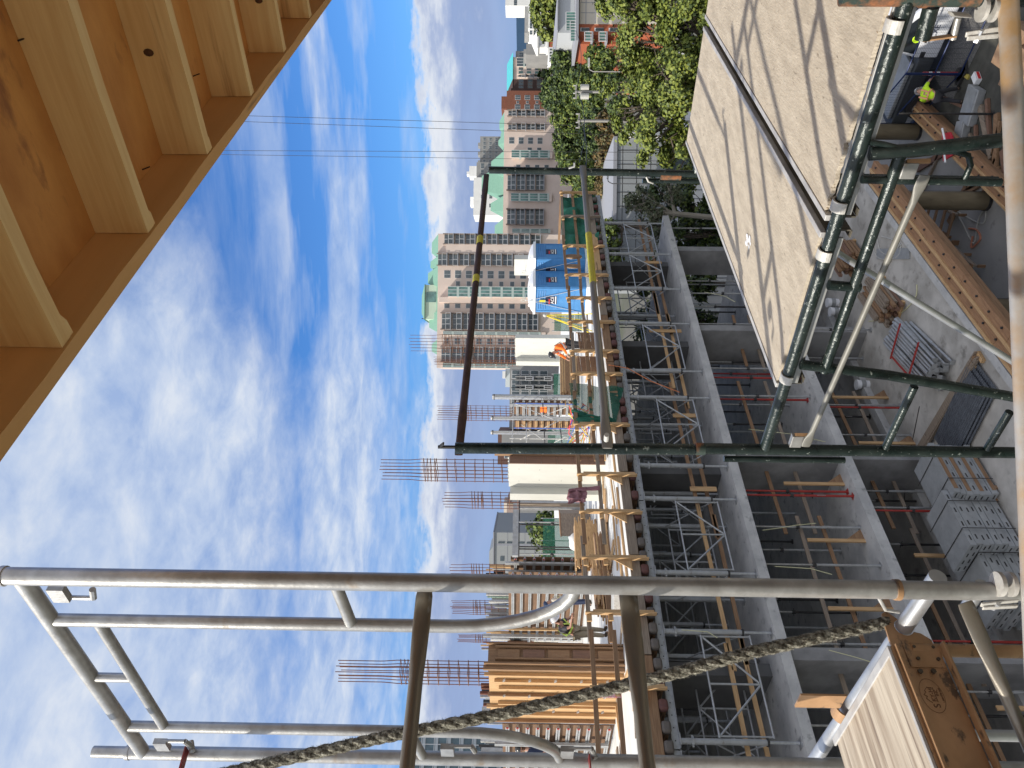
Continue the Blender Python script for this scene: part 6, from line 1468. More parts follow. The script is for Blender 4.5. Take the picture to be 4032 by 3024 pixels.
for (a,c,h_) in ((923,1010,1.4),(1010,1060,1.6),(1050,1130,2.0),(1225,1310,1.7),(1340,1400,1.2)): hip(t,t.x(a),t.x(c),.3,9,zt+.01,h_*1.5)
t.box(t.x(1121),t.x(1258),2,14,zt+.02,t.z(1668),'penthouse',mat('pale_green_penthouse',(.50,.60,.48),.7)); t.box(t.x(1150),t.x(1190),1.9,1.99,zt+.6,t.z(1672),'penthouse_window',gglass); hip(t,t.x(1118),t.x(1262),1.5,15,t.z(1668)+.01,1.6); hip(t,t.x(1100),t.x(1290),.5,16,zt+.02,2.4)
MB().tube([(t.x(1252),5,t.z(1668)),(t.x(1252),5,t.z(1650))],.12,6).build('antenna',blackst,t.o)
t.box(t.x(966),t.x(1001),-.6,-.001,0,zt-2.0,'wall_pier',pinkw); t.box(t.x(1174),t.x(1195),-1.0,-.001,0,zt-.5,'wall_pier',pinkw)
# --- pink block (right, lower)
t=CB('apartment_block',216,434,921,1983,'long lower pink apartment block with teal green roofs above the trees','building',18)
zt=t.zt; fh=2.66
t.box(t.xr,t.xl,0,18,0,zt,'walls',pinkw); ztop=zt-.6
stack_balcony(t,t.x(434),t.x(461),ztop,6,fh,bronze,.9); stack_balcony(t,t.x(488),t.x(515),ztop,6,fh,bronze,.9)
stack_window(t,t.x(554),1.8,1.5,ztop-.2,6,fh); stack_window(t,t.x(587),.9,1.3,ztop-2*fh,6,fh); stack_bay(t,t.x(599),t.x(628),ztop-1.6,6,fh,1.8); stack_window(t,t.x(655),.9,1.3,ztop-.8*fh,6,fh)
stack_balcony(t,t.x(688),t.x(752),ztop,6,fh,bronze,1.2); stack_bay(t,t.x(764),t.x(795),ztop-1.6,6,fh,1.0); stack_balcony(t,t.x(824),t.x(887),ztop,6,fh,bronze,1.2); stack_bay(t,t.x(902),t.x(918),ztop-2.0,6,fh,.6)
for (a,c,h_,y0) in ((440,500,1.2,.3),(500,530,.9,.4),(523,560,1.4,.5),(590,690,3.0,1),(640,760,5.2,2),(770,830,3.0,.5),(860,921,2.0,.5)): hip(t,t.x(a),t.x(c),y0,y0+9,zt+.01,h_*1.25)
# --- white slab tower and grey tower behind
t=CB('office_tower',330,700,848,1864,'plain white slab tower with two columns of small windows behind the teal roofs','building',14)
t.box(t.xr,t.xl,0,14,0,t.zt,'walls',whitew); stack_window(t,t.x(776),1.6,1.3,t.zt-2,14,3.6); stack_window(t,t.x(811),1.6,1.3,t.zt-2,14,3.6); t.box(t.x(770),t.x(802),3,9,t.zt+.01,t.zt+1.6,'roof_house',whitew)
t=CB('office_tower',335,640,735,1876,'grey tower with dark balconies beside the plain white slab tower','building',12)
t.box(t.xr,t.xl,0,12,0,t.zt,'walls',greyw)
for q in (655,680,710): stack_window(t,t.x(q),2.2,1.5,t.zt-1,14,3.1)
t.box(t.x(650),t.x(690),2,9,t.zt+.01,t.z(1846),'roof_house',whitew); t.box(t.x(672),t.x(684),2,6,t.z(1846)+.01,t.z(1836),'roof_house',whitew)
t=CB('office_tower',345,538,648,1890,'distant grey tower with a grid of dark windows, right of the white slab tower','building',12)
t.box(t.xr,t.xl,0,12,0,t.zt,'walls',greyw)
for q in (550,566,582,600,618,636): stack_window(t,t.x(q),1.3,1.3,t.zt-.6,14,2.7)
for q in (560,595,630): t.box(t.x(q),t.x(q+14),1,5,t.zt+.01,t.zt+1.0,'roof_house',greyw)
# --- brown towers
t=CB('apartment_tower',240,357,434,1976,'brown brick apartment tower with a stepped top','building',14)
t.box(t.xr,t.xl,0,14,0,t.z(1995),'walls',brownw); t.box(t.x(375),t.x(424),1,10,t.z(1995)+.01,t.z(1974),'stepped_top',brownw)
for q in (384,421): stack_window(t,t.x(q),1.5,1.7,t.z(2022)+.2,6,3.0)
stack_window(t,t.x(403),.8,.8,t.z(2022)+.2,6,3.0)
t=CB('apartment_tower',245,312,356,2004,'dark brown apartment tower next to the teal roofed one','building',14)
t.box(t.xr,t.xl,0,14,0,t.zt-1.2,'walls',dbrown); hip(t,t.xr,t.xl,-.2,14.2,t.zt-1.19,1.6,dbrown,'roof',.2)
for q in (318,331,345): stack_window(t,t.x(q),1.0,1.6,t.zt-2.4,6,2.9,frame=bronze)
t.box(t.x(353),t.x(368),-1.2,-.01,0,t.z(2012),'pier',dbrown)
t=CB('apartment_tower',260,197,313,2020,'apartment tower with a bright teal sloping roof near the clock tower','building',18)
t.box(t.x(225),t.xl,0,18,0,t.zt,'walls',pinkw); t.box(t.x(197),t.x(226),.8,17,0,t.z(2030),'grey_wing',greyw); hip(t,t.x(208),t.x(340),-.6,17,t.zt+.01,t.z(1994)-t.zt,tealr,'roof',.05)
for q in (212,): stack_window(t,t.x(q),1.4,1.6,t.z(2030)-.5,6,2.75,y=.8)
stack_bay(t,t.x(232),t.x(265),t.z(2035),6,2.75,.8,glass); stack_balcony(t,t.x(293),t.x(308),t.z(2035),6,2.75,pinkw,.8); stack_window(t,t.x(286),1.0,1.6,t.z(2035),6,2.75,gglass)
stack_window(t,t.x(270),1.1,1.6,t.z(2035),6,2.75)
# --- clock tower
t=CB('clock_tower',200,129,188,2115,'white clock tower with a pointed roof over red brick, far right skyline','tower',4)
t.box(t.x(129),t.x(188),0,4,0,t.z(2160),'brick_base',brickr); t.box(t.x(125),t.x(190),-.2,4.2,t.z(2160)+.01,t.z(2152),'cornice',whitew); t.box(t.x(130),t.x(186),.1,3.9,t.z(2152)+.01,t.z(2120),'belfry',whitew); t.box(t.x(122),t.x(192),-.5,4.4,t.z(2120)+.01,t.z(2114),'eaves',whitew)
v=[(t.x(192),-.5,t.z(2114)),(t.x(122),-.5,t.z(2114)),(t.x(122),4.4,t.z(2114)),(t.x(192),4.4,t.z(2114)),(t.x(157),1.9,t.z(2092))]; MB().add(v,[(0,1,4),(1,2,4),(2,3,4),(3,0,4)]).build('roof',whitew,t.o)
for q in (146,175):
    c=Vector((t.x(q),.05,t.z(2134))); f=MB().tube([c,c+Vector((0,-.06,0))],.72,24).build('clock_face',whf,t.o,True); MB().box(c.x-.02,c.x+.5,-.03,-.02,c.z-.03,c.z+.03).build('hand',blackst,f); MB().box(c.x-.02,c.x+.02,-.045,-.035,c.z,c.z+.5).build('hand',blackst,f)
# --- white mid rise, white tower, small roofs
t=CB('apartment_block',300,-30,140,2081,'stepped white modern apartment block near the far right of the skyline','building',16)
t.box(t.xr,t.x(110),0,16,0,t.zt,'walls',whitew); t.box(t.x(110),t.xl,1,16,0,t.z(2100),'walls',whitew); t.box(t.x(10),t.x(115),3,12,t.zt+.01,t.z(2066),'penthouse',greyw)
for zq in (2098,2114,2128): t.box(t.xr,t.xl,-1.0,-.01,t.z(zq)-.15,t.z(zq)+.15,'balcony',whitew)
for q in (5,20,48,70,88,104,128): stack_window(t,t.x(q),1.8,1.2,t.zt-.3,7,1.62)
t=CB('office_tower',420,-40,22,1990,'blank white tower at the far right edge of the skyline','building',14)
t.box(t.xr,t.xl,0,14,0,t.zt,'walls',whitew)
for q in (4,14): stack_window(t,t.x(q),2.2,1.8,t.zt-3,14,5.0)
t=CB('house',150,140,265,2190,'low house with a white metal gable roof behind the trees','house',9)
t.box(t.xr,t.xl,0,9,0,t.z(2215),'walls',creamw); MB().add([(t.xr+.3,-.4,t.z(2218)),(t.xl-.3,-.4,t.z(2218)),(t.xl-.3,4.5,t.z(2190)),(t.xr+.3,4.5,t.z(2190)),(t.xl-.3,9.4,t.z(2218)),(t.xr+.3,9.4,t.z(2218))],[(1,0,3,2),(2,3,5,4)]).build('roof',whitew,t.o)
for q in (160,190,225): t.box(t.x(q),t.x(q+14),-.05,-.01,t.z(2240),t.z(2226),'window',glass)
t=CB('office_block',185,185,310,2160,'low white and pink office block in front of the teal roofed tower','building',10)
t.box(t.x(185),t.x(240),0,10,0,t.zt,'walls',whitew); t.box(t.x(215),t.xl,1,10,0,t.z(2174),'walls',pinkw)
for q in (192,204,216,228): t.box(t.x(q),t.x(q+6),-.05,-.01,t.z(2172),t.z(2164),'window',glass)
t=CB('office_block',230,172,215,2062,'dark grey block partly hidden behind the clock tower','building',10)
t.box(t.x(172),t.x(215),0,10,0,t.z(2072),'walls',greyw); t.box(t.x(188),t.x(206),1,8,t.z(2072)+.01,t.z(2062),'roof_house',greyw)
# --- near cream and brick block
t=CB('apartment_block',75,-60,174,2240,'cream and red brick apartment block with balconies behind the large leafy tree','building',14)
Z=t.z
t.box(t.x(-60),t.x(93),0,14,0,Z(2282),'cream_wall',creamw); t.box(t.x(93),t.x(135),.05,14,0,Z(2278),'brick_wall',brickr); t.box(t.x(135),t.x(156),.9,14,0,Z(2278),'brick_wall',brickr)
t.box(t.x(-60),t.x(172),-.8,14,Z(2277)+.01,Z(2266),'terrace_slab',slabg)
for q in (2308,2345,2395): t.box(t.x(-60),t.x(92.5),-.02,-.001,Z(q),Z(q)+.06,'panel_joint',slabg)
for q in (50,10): t.box(t.x(q),t.x(q)+.05,-.025,-.021,2,Z(2282)-.1,'panel_joint',slabg)
for (a,c) in ((2285,2321),(2341,2377),(2397,2432)):
    w=t.box(t.x(108),t.x(122),-.02,.049,Z(c),Z(a),'window',whf); MB().box(min(t.x(109.5),t.x(120.5)),max(t.x(109.5),t.x(120.5)),-.04,-.021,Z(c)+.15,Z(a)-.9).build('pane',glass,w); MB().box(min(t.x(109.5),t.x(120.5)),max(t.x(109.5),t.x(120.5)),-.04,-.021,Z(a)-.75,Z(a)-.12).build('pane',glass,w)
for (a,c) in ((2302,2328),(2358,2384)):
    bq=t.box(t.x(135),t.x(174),-.7,.88,Z(c)-.15,Z(c),'balcony',slabg); b=MB()
    for q in (136,148,160,172): b.box(t.x(q)-.03,t.x(q)+.03,-.69,-.63,Z(c),Z(a))
    b.box(t.x(173),t.x(136),-.70,-.64,Z(a),Z(a)+.07); b.build('railing',whf,bq); MB().box(t.x(170),t.x(138),-.67,-.66,Z(c)+.1,Z(a)-.05).build('glass_panel',gglass,bq)
t.box(t.x(-60),t.x(95),1.8,14,Z(2266)+.01,Z(2200),'upper_storey',greyw if False else mat('light_grey_render',(.42,.44,.45),.8)); t.box(t.x(-60),t.x(96),1.2,14.3,Z(2200)+.01,Z(2196),'roof',slabg)
MB().prism([(t.x(-60),1.0,Z(2200)),(t.x(90),1.0,Z(2205)),(t.x(60),4,Z(2192))],(0,.2,0)).build('roof_edge',slabg,t.o) if False else None
w=t.box(t.x(35),t.x(52),1.74,1.79,Z(2271),Z(2237),'window',whf); MB().box(t.x(51),t.x(36.5),1.70,1.735,Z(2270),Z(2249)).build('pane',glass,w)
for (x0,x1,pt) in ((95,172,2245),(60,131,2228)): 
    rl=MB(); 
    for q in range(x0,x1,11): rl.box(t.x(q)-.02,t.x(q)+.02,-.72,-.69,Z(2266),Z(pt))
    rl.box(t.x(x1),t.x(x0),-.73,-.68,Z(pt),Z(pt)+.06); rl.build('terrace_railing',whf,t.o); t.box(t.x(x1),t.x(x0),-.71,-.705,Z(2262),Z(pt)-.05,'glass_screen',gglass)
for q in (2440,2460): t.box(t.x(-30),t.x(40),-.6,-.02,Z(q),Z(q)+.12,'canopy',slabg)
# --- grey panel wall building
t=CB('warehouse',50,505,1080,2412,'long low building with large grey wall panels and dark strip windows, below the trees','building',10)
Z=t.z; zb=Z(2622,700); gp=mat('grey_wall_panel',(.30,.32,.33),.8,0,(.27,.29,.30),.6,5)
t.box(t.x(540),t.xl,0,10,zb,t.zt-.25,'panel_wall',gp); t.box(t.x(536),t.xl-.1,-.12,10,t.zt-.24,t.zt,'parapet',slabg); t.box(t.x(545),t.xl,.3,10,0,zb-.01,'strip_windows',glass); t.box(t.x(505),t.x(539),-.3,9,0,t.zt-.7,'entrance_bay',whitew); t.box(t.x(550),t.xl,-.1,.29,1.2,1.9,'sill_wall',gp)
for q in (2450,2505,2560): t.box(t.x(541),t.xl,-.012,-.001,Z(q,800),Z(q,800)+.035,'panel_joint',blackst)
for q in range(590,1070,55): t.box(t.x(q),t.x(q)+.035,-.018,-.013,zb+.1,t.zt-.3,'panel_joint',blackst)
# --- left group behind the deck
t=CB('apartment_block',120,1440,1760,2006,'grey apartment house with white framed windows and balconies, left of the pink tower','building',12)
t.box(t.x(1440),t.x(1690),0,12,0,t.zt,'walls',greyw); t.box(t.x(1452),t.x(1525),1.5,9,t.zt+.01,t.z(1988),'penthouse',mat('pale_penthouse',(.55,.60,.60),.7)); t.box(t.x(1462),t.x(1490),1,4,t.z(1988)+.01,t.z(1976),'penthouse',whitew)
for q in (1475,1513,1541,1580,1612): stack_window(t,t.x(q),1.3,1.3,t.zt-.2,9,1.55 if False else 1.45)
for q in (1490,1525): stack_balcony(t,t.x(q-9),t.x(q+9),t.zt-.6,9,2.9,greyw,.9)
t=CB('apartment_block',118,1700,1830,1960,'dark red brick apartment house behind the dark corner post','building',12)
t.box(t.xr,t.xl,0,12,0,t.zt,'walls',mat('dull_brick',(.16,.085,.065),.85,0,(.12,.07,.055),3)); t.box(t.x(1708),t.x(1745),-.5,-.01,3,t.zt-.6,'bay_wall',greyw)
for q in (1716,1735,1760,1790): stack_window(t,t.x(q),1.2,1.4,t.zt-.5,8,2.4)
t=CB('apartment_block',112,1990,2108,1982,'pale pink and brick apartment house behind the table beam','building',12)
t.box(t.xr,t.xl,0,12,0,t.z(1995),'walls',mat('dull_pink_render',(.40,.31,.27),.85)); t.box(t.x(1998),t.x(2060),-.4,-.01,0,t.z(2035),'bay_wall',greyw); t.box(t.x(1990),t.x(2040),2,8,t.z(1995)+.01,t.zt,'penthouse',creamw); t.box(t.x(2062),t.x(2076),-.3,-.01,4,t.z(2040),'brick_strip',brickr)
for q in (2028,2048,2088): stack_window(t,t.x(q),1.4,1.3,t.z(2030),8,2.2)
t=CB('industrial_building',90,2098,2240,1946,'grey panelled building with small windows and a sloping roof plant room','building',14)
gp2=mat('pale_grey_panel',(.34,.355,.35),.8); t.box(t.xr,t.xl,0,14,0,t.zt,'walls',gp2); t.box(t.x(2096),t.x(2242),-.15,14.2,t.zt+.01,t.zt+.15,'parapet',slabg)
v=[(t.x(2160),1,t.zt+.16),(t.x(2240),1,t.zt+.16),(t.x(2240),8,t.zt+.16),(t.x(2160),8,t.zt+.16),(t.x(2182),1,t.z(1925)),(t.x(2240),1,t.z(1925)),(t.x(2240),8,t.z(1925)),(t.x(2182),8,t.z(1925))]; 
MB().add(v,[(1,0,4,5),(0,3,7,4),(3,2,6,7),(2,1,5,6),(4,7,6,5)]).build('plant_room',gp2,t.o)
for zq in (1998,2032,2066,2105): t.box(t.x(2240),t.x(2098),-.02,-.001,t.z(zq),t.z(zq)+.05,'panel_joint',slabg)
for zq in (1980,2014,2058,2092,2128): t.box(t.x(2140),t.x(2134),-.04,-.021,t.z(zq)-.2,t.z(zq)+.55,'window',glass)
t.box(t.x(2210),t.x(2192),-.04,-.021,t.z(1985),t.z(1970),'window',glass); t.box(t.x(2150),t.x(2142),-.01,-.0005,0,t.zt,'corner_joint',slabg)
t=CB('office_block',140,2075,2100,1980,'small blue glass block between the brick house and the grey panelled building','building',8)
t.box(t.xr,t.xl,0,8,0,t.zt,'walls',mat('blue_glass_wall',(.10,.15,.22),.25)); 
for k in range(6): t.box(t.xr,t.xl,-.04,-.001,t.zt-1-k*1.0,t.zt-.85-k*1.0,'spandrel',greyw)
t=CB('office_building',62,2916,3300,1600,'glass fronted office building at the far left, seen behind the outer galvanised leg','building',4,rz=R(28))
bg2=mat('blue_office_glass',(.10,.17,.20),.1,0,(.05,.08,.10),.9); t.box(t.xr,t.xl,0,4,0,t.zt,'glass_wall',bg2)
k=0; z=t.zt
while z>10: t.box(t.xr,t.xl,-.10,-.001,z-.25,z,'spandrel',mat('office_spandrel',(.40,.44,.46),.6)); t.box(t.xr,t.xl,-.05,-.001,z-1.0,z-.95,'transom',whf); z-=1.05; k+=1
for q in range(2918,3300,37): t.box(t.x(q),t.x(q)+.06,-.12,-.101,9,t.zt,'mullion',whf)
# --- hills
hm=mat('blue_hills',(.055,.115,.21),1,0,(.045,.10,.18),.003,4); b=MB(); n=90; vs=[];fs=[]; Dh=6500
for i in range(n+1):
    X=-7500+15000*i/n; v=Vector((fw.x,fw.y,0)).normalized(); 
    hh=26+60*abs(noise.noise(Vector((X*.00045,1,0))))+22*noise.noise(Vector((X*.0022,4,0)))+(40 if X>2300 else 10)
    base=v*Dh+rt*X; vs+=[(base.x,base.y,ZG-1),(base.x,base.y,ZG+14+max(8,hh)),((base+v*1500).x,(base+v*1500).y,ZG-1)]
for i in range(n): a=3*i; fs+=[(a,a+1,a+4,a+3),(a+1,a+2,a+5,a+4)]
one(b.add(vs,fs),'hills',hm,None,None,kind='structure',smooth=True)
# --- crane hoist cables
for k,(p1,p2) in enumerate([((1013,457),(2136,490)),((1000,480),(2136,521)),((905,593),(2136,598)),((897,609),(2136,627))]):
    a=pl(*p1,d=46); c=pl(*p2,d=46); c.x,c.y=c.x,c.y; a2=a+(a-c).normalized()*25; e=c+(c-a).normalized()*8
    o=one(MB().tube([a2,e],.013,6),'hoist_cable',blackst,'%s thin dark hoist cable hanging against the sky, counted from the right'%['first','second','third','fourth'][k],'cable','hoist cables hanging from a crane'); recenter(o,e)
# --- utility poles and street lamps
pg_=mat('weathered_pole',(.30,.29,.27),.85)
for k,(py,d,arms,lab,pt) in enumerate([(360,52,(2268,2296),'utility pole with two crossarms and transformers between the trees',2264),(474,47,(2280,),'utility pole with one crossarm, left of the one with transformers',2274)]):
    c=pl(2057,py,d=d); o=thing('utility_pole',(c.x,c.y,ZG),lab,'utility pole','utility poles along the street'); zt_=pl(pt,py,d=d).z; MB().tube([(c.x,c.y,ZG),(c.x,c.y,zt_)],.085,10).build('pole',pg_,o,True)
    for q in arms: za=pl(q,py,d=d).z; MB().bar(Vector((c.x,c.y,za))-rt*.45,Vector((c.x,c.y,za))+rt*.45,.10,.10).build('crossarm',pg_,o); [MB().tube([Vector((c.x,c.y,za+.05))+rt*s,Vector((c.x,c.y,za+.2))+rt*s],.04,8).build('insulator',steelwhite,o) for s in (-.42,-.1,.42)]; MB().bar(Vector((c.x,c.y,za))-rt*.35,Vector((c.x,c.y,za-.5)),.03,.05).build('brace',pg_,o)
    if k==0:
        for s in (-.3,.3): zc=pl(2318,py,d=d).z; w=Vector((c.x,c.y,zc))+rt*s; MB().tube([w,w+Vector((0,0,.55))],.2,14).build('transformer',steelwhite,o,True)
for k,(py,px0,px1,lab) in enumerate([(720,2392,2620,'curved white street lamp just below the far green post'),(280,2318,2420,'boxy grey street lamp standing in front of the dark trees')]):
    d=44; c=pl(2057,py,d=d); zt_=pl(px0,py,d=d).z; o=thing('street_lamp',(c.x,c.y,ZG),lab,'street lamp','street lamps beyond the building'); MB().tube([(c.x,c.y,ZG),(c.x,c.y,zt_-.25),Vector((c.x,c.y,zt_-.03))+rt*.12,Vector((c.x,c.y,zt_))+rt*.3],.03,8).build('pole',pg_,o,True); MB().bar(Vector((c.x,c.y,zt_))+rt*.28,Vector((c.x,c.y,zt_))+rt*.75,.16,.10).build('lamp_head',steelwhite,o)
# wires
for k,(a_,d1__,c_,d2__) in enumerate([((2270,350),52,(2282,640),40),((2282,465),47,(2283,760),38),((2270,350),52,(2268,120),70)]):
    a=pl(*a_,d=d1__); c=pl(*c_,d=d2__); m_=(a+c)/2-Vector((0,0,.4)); o=one(MB().tube([a,a.lerp(m_,.5)-Vector((0,0,.12)),m_,m_.lerp(c,.5)-Vector((0,0,.12)),c],.02,4),'overhead_wire',blackst,['dark overhead wire running left from the pole with transformers','dark overhead wire running left from the single crossarm pole','dark overhead wire running right from the pole with transformers'][k],'wire'); recenter(o,a)
# white vans and cars parked behind the big tree
carw=mat('white_car_paint',(.78,.78,.78),.25); 
for k,(px,py,lab) in enumerate([(2800,560,'white parked van showing through the gaps of the large leafy tree, lowest one'),(2760,470,'white parked van half hidden by leaves, middle one'),(2720,330,'white parked van glimpsed through the leaves, highest one'),(2850,430,'white parked car behind the lower branches beside the deck corner')]):
    q=pl(px,py,z=ZG); o=thing('parked_van',q,lab,'van','white vehicles behind the leafy tree',random.uniform(-.4,.4)+ROT,absolute=False)
    MB().prism([(-2.4,-.95,.35),(-2.4,-.95,1.3),(-1.5,-.95,1.45),(-.8,-.95,2.1),(2.4,-.95,2.15),(2.4,-.95,.35)],(0,1.9,0)).build('body',carw,o,bevel=.05); MB().prism([(-1.4,-.96,1.45),(-.8,-.96,2.0),(.2,-.96,2.0),(.2,-.96,1.45)],(0,-.01,0)).build('side_window',gl_,o)
    for x in (-1.5,1.5):
        for yy in (-.95,.95): w=MB().tube([(x,yy-.1,.35),(x,yy+.1,.35)],.35,18).build('wheel',blk,o,True); MB().tube([(x,yy-.11,.35),(x,yy+.11,.35)],.18,10).build('rim',galvb,w,True)
    for yy in (-.7,.7): MB().box(-2.43,-2.40,yy-.15,yy+.15,.8,1.0).build('headlight',steelwhite,o)
# low white shed visible through the building
q=pl(2860,1180,z=ZG); c=atd(1190,44,ZG); o=thing('shed',c-Vector((0,0,0)),'low white ribbed shed glimpsed through the open floor beyond the props','shed'); MB().obox(c,rt*7,Vector((fw.x,fw.y,0))*5,(0,0,4.2)).build('wall',whitew,o); 
for k in range(14): MB().obox(c-Vector((fw.x,fw.y,0))*.03+rt*(.5*k),rt*.04,Vector((fw.x,fw.y,0))*.029,(0,0,4.1)).build('rib',slabg,o)
MB().obox(c+Vector((0,0,4.21))-rt*.2,rt*7.4,Vector((fw.x,fw.y,0))*5.2,(0,0,.12)).build('roof',slabg,o)
# ================= TREES =================
import array
def leafmat(n,a,c,tr=.25):
    m=mat('leaves_'+n,a,.6,0,c,3,4,coord='Object'); b=m.node_tree.nodes['Principled BSDF']
    return m
LM={'bright':[leafmat('yellow_green',(.22,.25,.036),(.16,.20,.028)),leafmat('mid_green',(.15,.19,.030),(.11,.15,.025)),leafmat('deep_green',(.06,.095,.018),(.045,.07,.015))],
'dark':[leafmat('dark_a',(.075,.115,.022),(.05,.085,.018)),leafmat('dark_b',(.022,.042,.012),(.015,.03,.009)),leafmat('dark_c',(.13,.17,.03),(.09,.13,.022))],
'mid':[leafmat('mid_a',(.12,.17,.026),(.09,.13,.02)),leafmat('mid_b',(.045,.08,.016),(.032,.06,.012)),leafmat('mid_c',(.20,.24,.036),(.15,.18,.03))],
'rust':[leafmat('rust_a',(.19,.12,.035),(.14,.09,.03)),leafmat('rust_b',(.12,.09,.03),(.09,.07,.025)),leafmat('rust_c',(.09,.10,.03),(.07,.08,.025))],
'pale':[leafmat('pale_a',(.15,.17,.09),(.11,.13,.07)),leafmat('pale_b',(.08,.11,.05),(.06,.085,.04)),leafmat('pale_c',(.20,.20,.12),(.16,.16,.10))]}
bark=mat('bark',(.14,.11,.085),.9,0,(.08,.065,.05),8,6,(1,1,.2),bump=.5); barkp=mat('pale_bark',(.42,.38,.31),.9,0,(.30,.27,.22),8,6,(1,1,.2),bump=.3)
def crown_mesh(name,blobs,n,size,seed,mats,fill=.75,jag=.35,lobed=False):
    rnd=random.Random(seed); vs=[];fs=[];mi=[]
    tot=sum(b[1]**2 for b in blobs)
    # leaf clumps: sub-blobs on each blob surface and inside, so gaps remain
    for (c,r,sc) in blobs:
        c=Vector(c); nc=max(6,int(70*r*r/tot*3)); 
        clumps=[]
        for k in range(nc):
            while True:
                d=Vector((rnd.uniform(-1,1),rnd.uniform(-1,1),rnd.uniform(-1,1)))
                if .1<d.length<1: break
            d.normalize(); rad=rnd.uniform(.55,1.05)*(1+jag*noise.noise(d*2.3+Vector((seed,0,0)))); cc=c+Vector((d.x*r*sc[0],d.y*r*sc[1],d.z*r*sc[2]))*rad
            clumps.append((cc,r*rnd.uniform(.14,.30),d))
        nl=int(n*r*r/tot)
        for k in range(nl):
            cc,cr,d=clumps[rnd.randrange(nc)]
            o_=Vector((rnd.gauss(0,1),rnd.gauss(0,1),rnd.gauss(0,.75)))*cr*.62; p=cc+o_
            nrm=(o_.normalized()*.5+d*.5+Vector((rnd.uniform(-.7,.7),rnd.uniform(-.7,.7),rnd.uniform(-.1,1.0)))).normalized()
            a=nrm.cross(Vector((rnd.uniform(-1,1),rnd.uniform(-1,1),rnd.uniform(-1,1))));
            if a.length<.05: continue
            a.normalize(); b_=nrm.cross(a); s=size*rnd.uniform(.6,1.35); i0=len(vs)
            if lobed:
                vs+=[p-a*s*.15,p+a*s*.45+b_*s*.52,p+a*s*1.1+nrm*s*.12,p+a*s*.45-b_*s*.52]; fs.append((i0,i0+1,i0+2,i0+3))
            else:
                vs+=[p-a*s*.5-b_*s*.32,p+a*s*.5-b_*s*.25,p+a*s*.45+b_*s*.35,p-a*s*.4+b_*s*.3]; fs.append((i0,i0+1,i0+2,i0+3))
            q=rnd.random(); mi.append(0 if q<.42 else (1 if q<.78 else 2))
    me=bpy.data.meshes.new(name); me.from_pydata([tuple(v) for v in vs],[],fs)
    for m in mats: me.materials.append(m)
    me.polygons.foreach_set('material_index',mi); me.update(); return me
def limb(b,p,q,r0,r1,rnd,n=4):
    pts=[];rs=[]
    for i in range(n+1):
        t=i/n; w=Vector((rnd.uniform(-1,1),rnd.uniform(-1,1),rnd.uniform(-.5,.5)))*(q-p).length*.045*(0 if i in(0,n) else 1); pts.append(p.lerp(q,t)+w); rr=r0*(1-t)+r1*t; rs.append((rr,rr))
    b.tube(pts,r0,7,rs=rs); return pts
def tree(loc,h_,blobs,n,size,kind,label,group=None,seed=1,tr=.2,bk=None,name='tree',lobed=False,thin=0):
    rnd=random.Random(seed); o=thing(name,loc,label,'tree',group,absolute=False)
    cz=sum(b[0][2]*b[1] for b in blobs)/sum(b[1] for b in blobs); mr=max(b[1] for b in blobs)
    me=crown_mesh('crown',blobs,n,size,seed,LM[kind],lobed=lobed); c=bpy.data.objects.new('crown',me); COL.objects.link(c); c.parent=o
    b=MB(); fork=Vector((rnd.uniform(-.2,.2),rnd.uniform(-.2,.2),max(.8,min(b_[0][2]-b_[1] for b_ in blobs)+.3))); limb(b,Vector((0,0,0)),fork,tr,tr*.75,rnd); b.build('trunk',bk or bark,o,True)
    b=MB()
    for (c_,r,sc) in blobs:
        q=Vector(c_); e=limb(b,fork,q,tr*.6,tr*.25,rnd,5)
        for k in range(7+thin):
            d=Vector((rnd.uniform(-1,1),rnd.uniform(-1,1),rnd.uniform(-.3,1))).normalized(); s=e[rnd.randrange(2,6)]; en=q+Vector((d.x*sc[0],d.y*sc[1],d.z*sc[2]))*r*rnd.uniform(.7,1.05); ee=limb(b,s,en,tr*.22,tr*.05,rnd,4)
            for j in range(2): d2=Vector((rnd.uniform(-1,1),rnd.uniform(-1,1),rnd.uniform(-.4,1))).normalized(); s2=ee[rnd.randrange(1,4)]; limb(b,s2,s2+d2*r*.4,tr*.09,tr*.03,rnd,3)
    b.build('branches',bk or bark,o,True); return o
def tb(px,py,d): # point and radius helper in metres relative to a root
    return pl(px,py,d=d)
def tree_px(blobs_px,d,root_py,n,size,kind,label,**k):
    r0=pl(2057,root_py,d=d); root=Vector((r0.x,r0.y,ZG)); bl=[]
    for (px,py,rp,dd) in blobs_px:
        P=pl(px,py,d=d+dd); r=rp/F*(d+dd); bl.append((tuple(P-root),r,(1,1,1)))
    return tree(root,10,bl,n,size,kind,label,**k)
# the large leafy tree close to the right hand deck
tree_px([(2540,110,125,0),(2640,330,150,-1),(2500,330,110,1),(2580,520,110,0),(2720,110,150,-1),(2840,300,140,-1),(2660,610,70,0),(2900,90,120,-2),(2470,190,70,1),(2430,-20,90,0),(2480,480,70,1),(2780,520,90,-.5),(2560,-60,120,0)],27,260,64000,.092,'bright','large yellow green leafy tree with big leaves beside the plywood decks',seed=5,tr=.22,lobed=True,thin=3)
tree_px([(2690,800,70,0),(2740,900,85,0),(2680,930,60,-1),(2790,1000,80,0),(2600,760,55,0),(2850,920,70,0),(2820,800,60,0)],33,900,11000,.13,'dark','dark green tree between the corner of the open building and the decks',seed=8,tr=.18)
tree_px([(2520,780,50,0),(2560,850,55,0),(2600,905,50,0),(2640,760,45,0),(2480,800,35,0)],31,840,3800,.09,'pale','thin pale twiggy tree with light branches in front of the grey panel wall',seed=9,tr=.14,bk=barkp,thin=6)
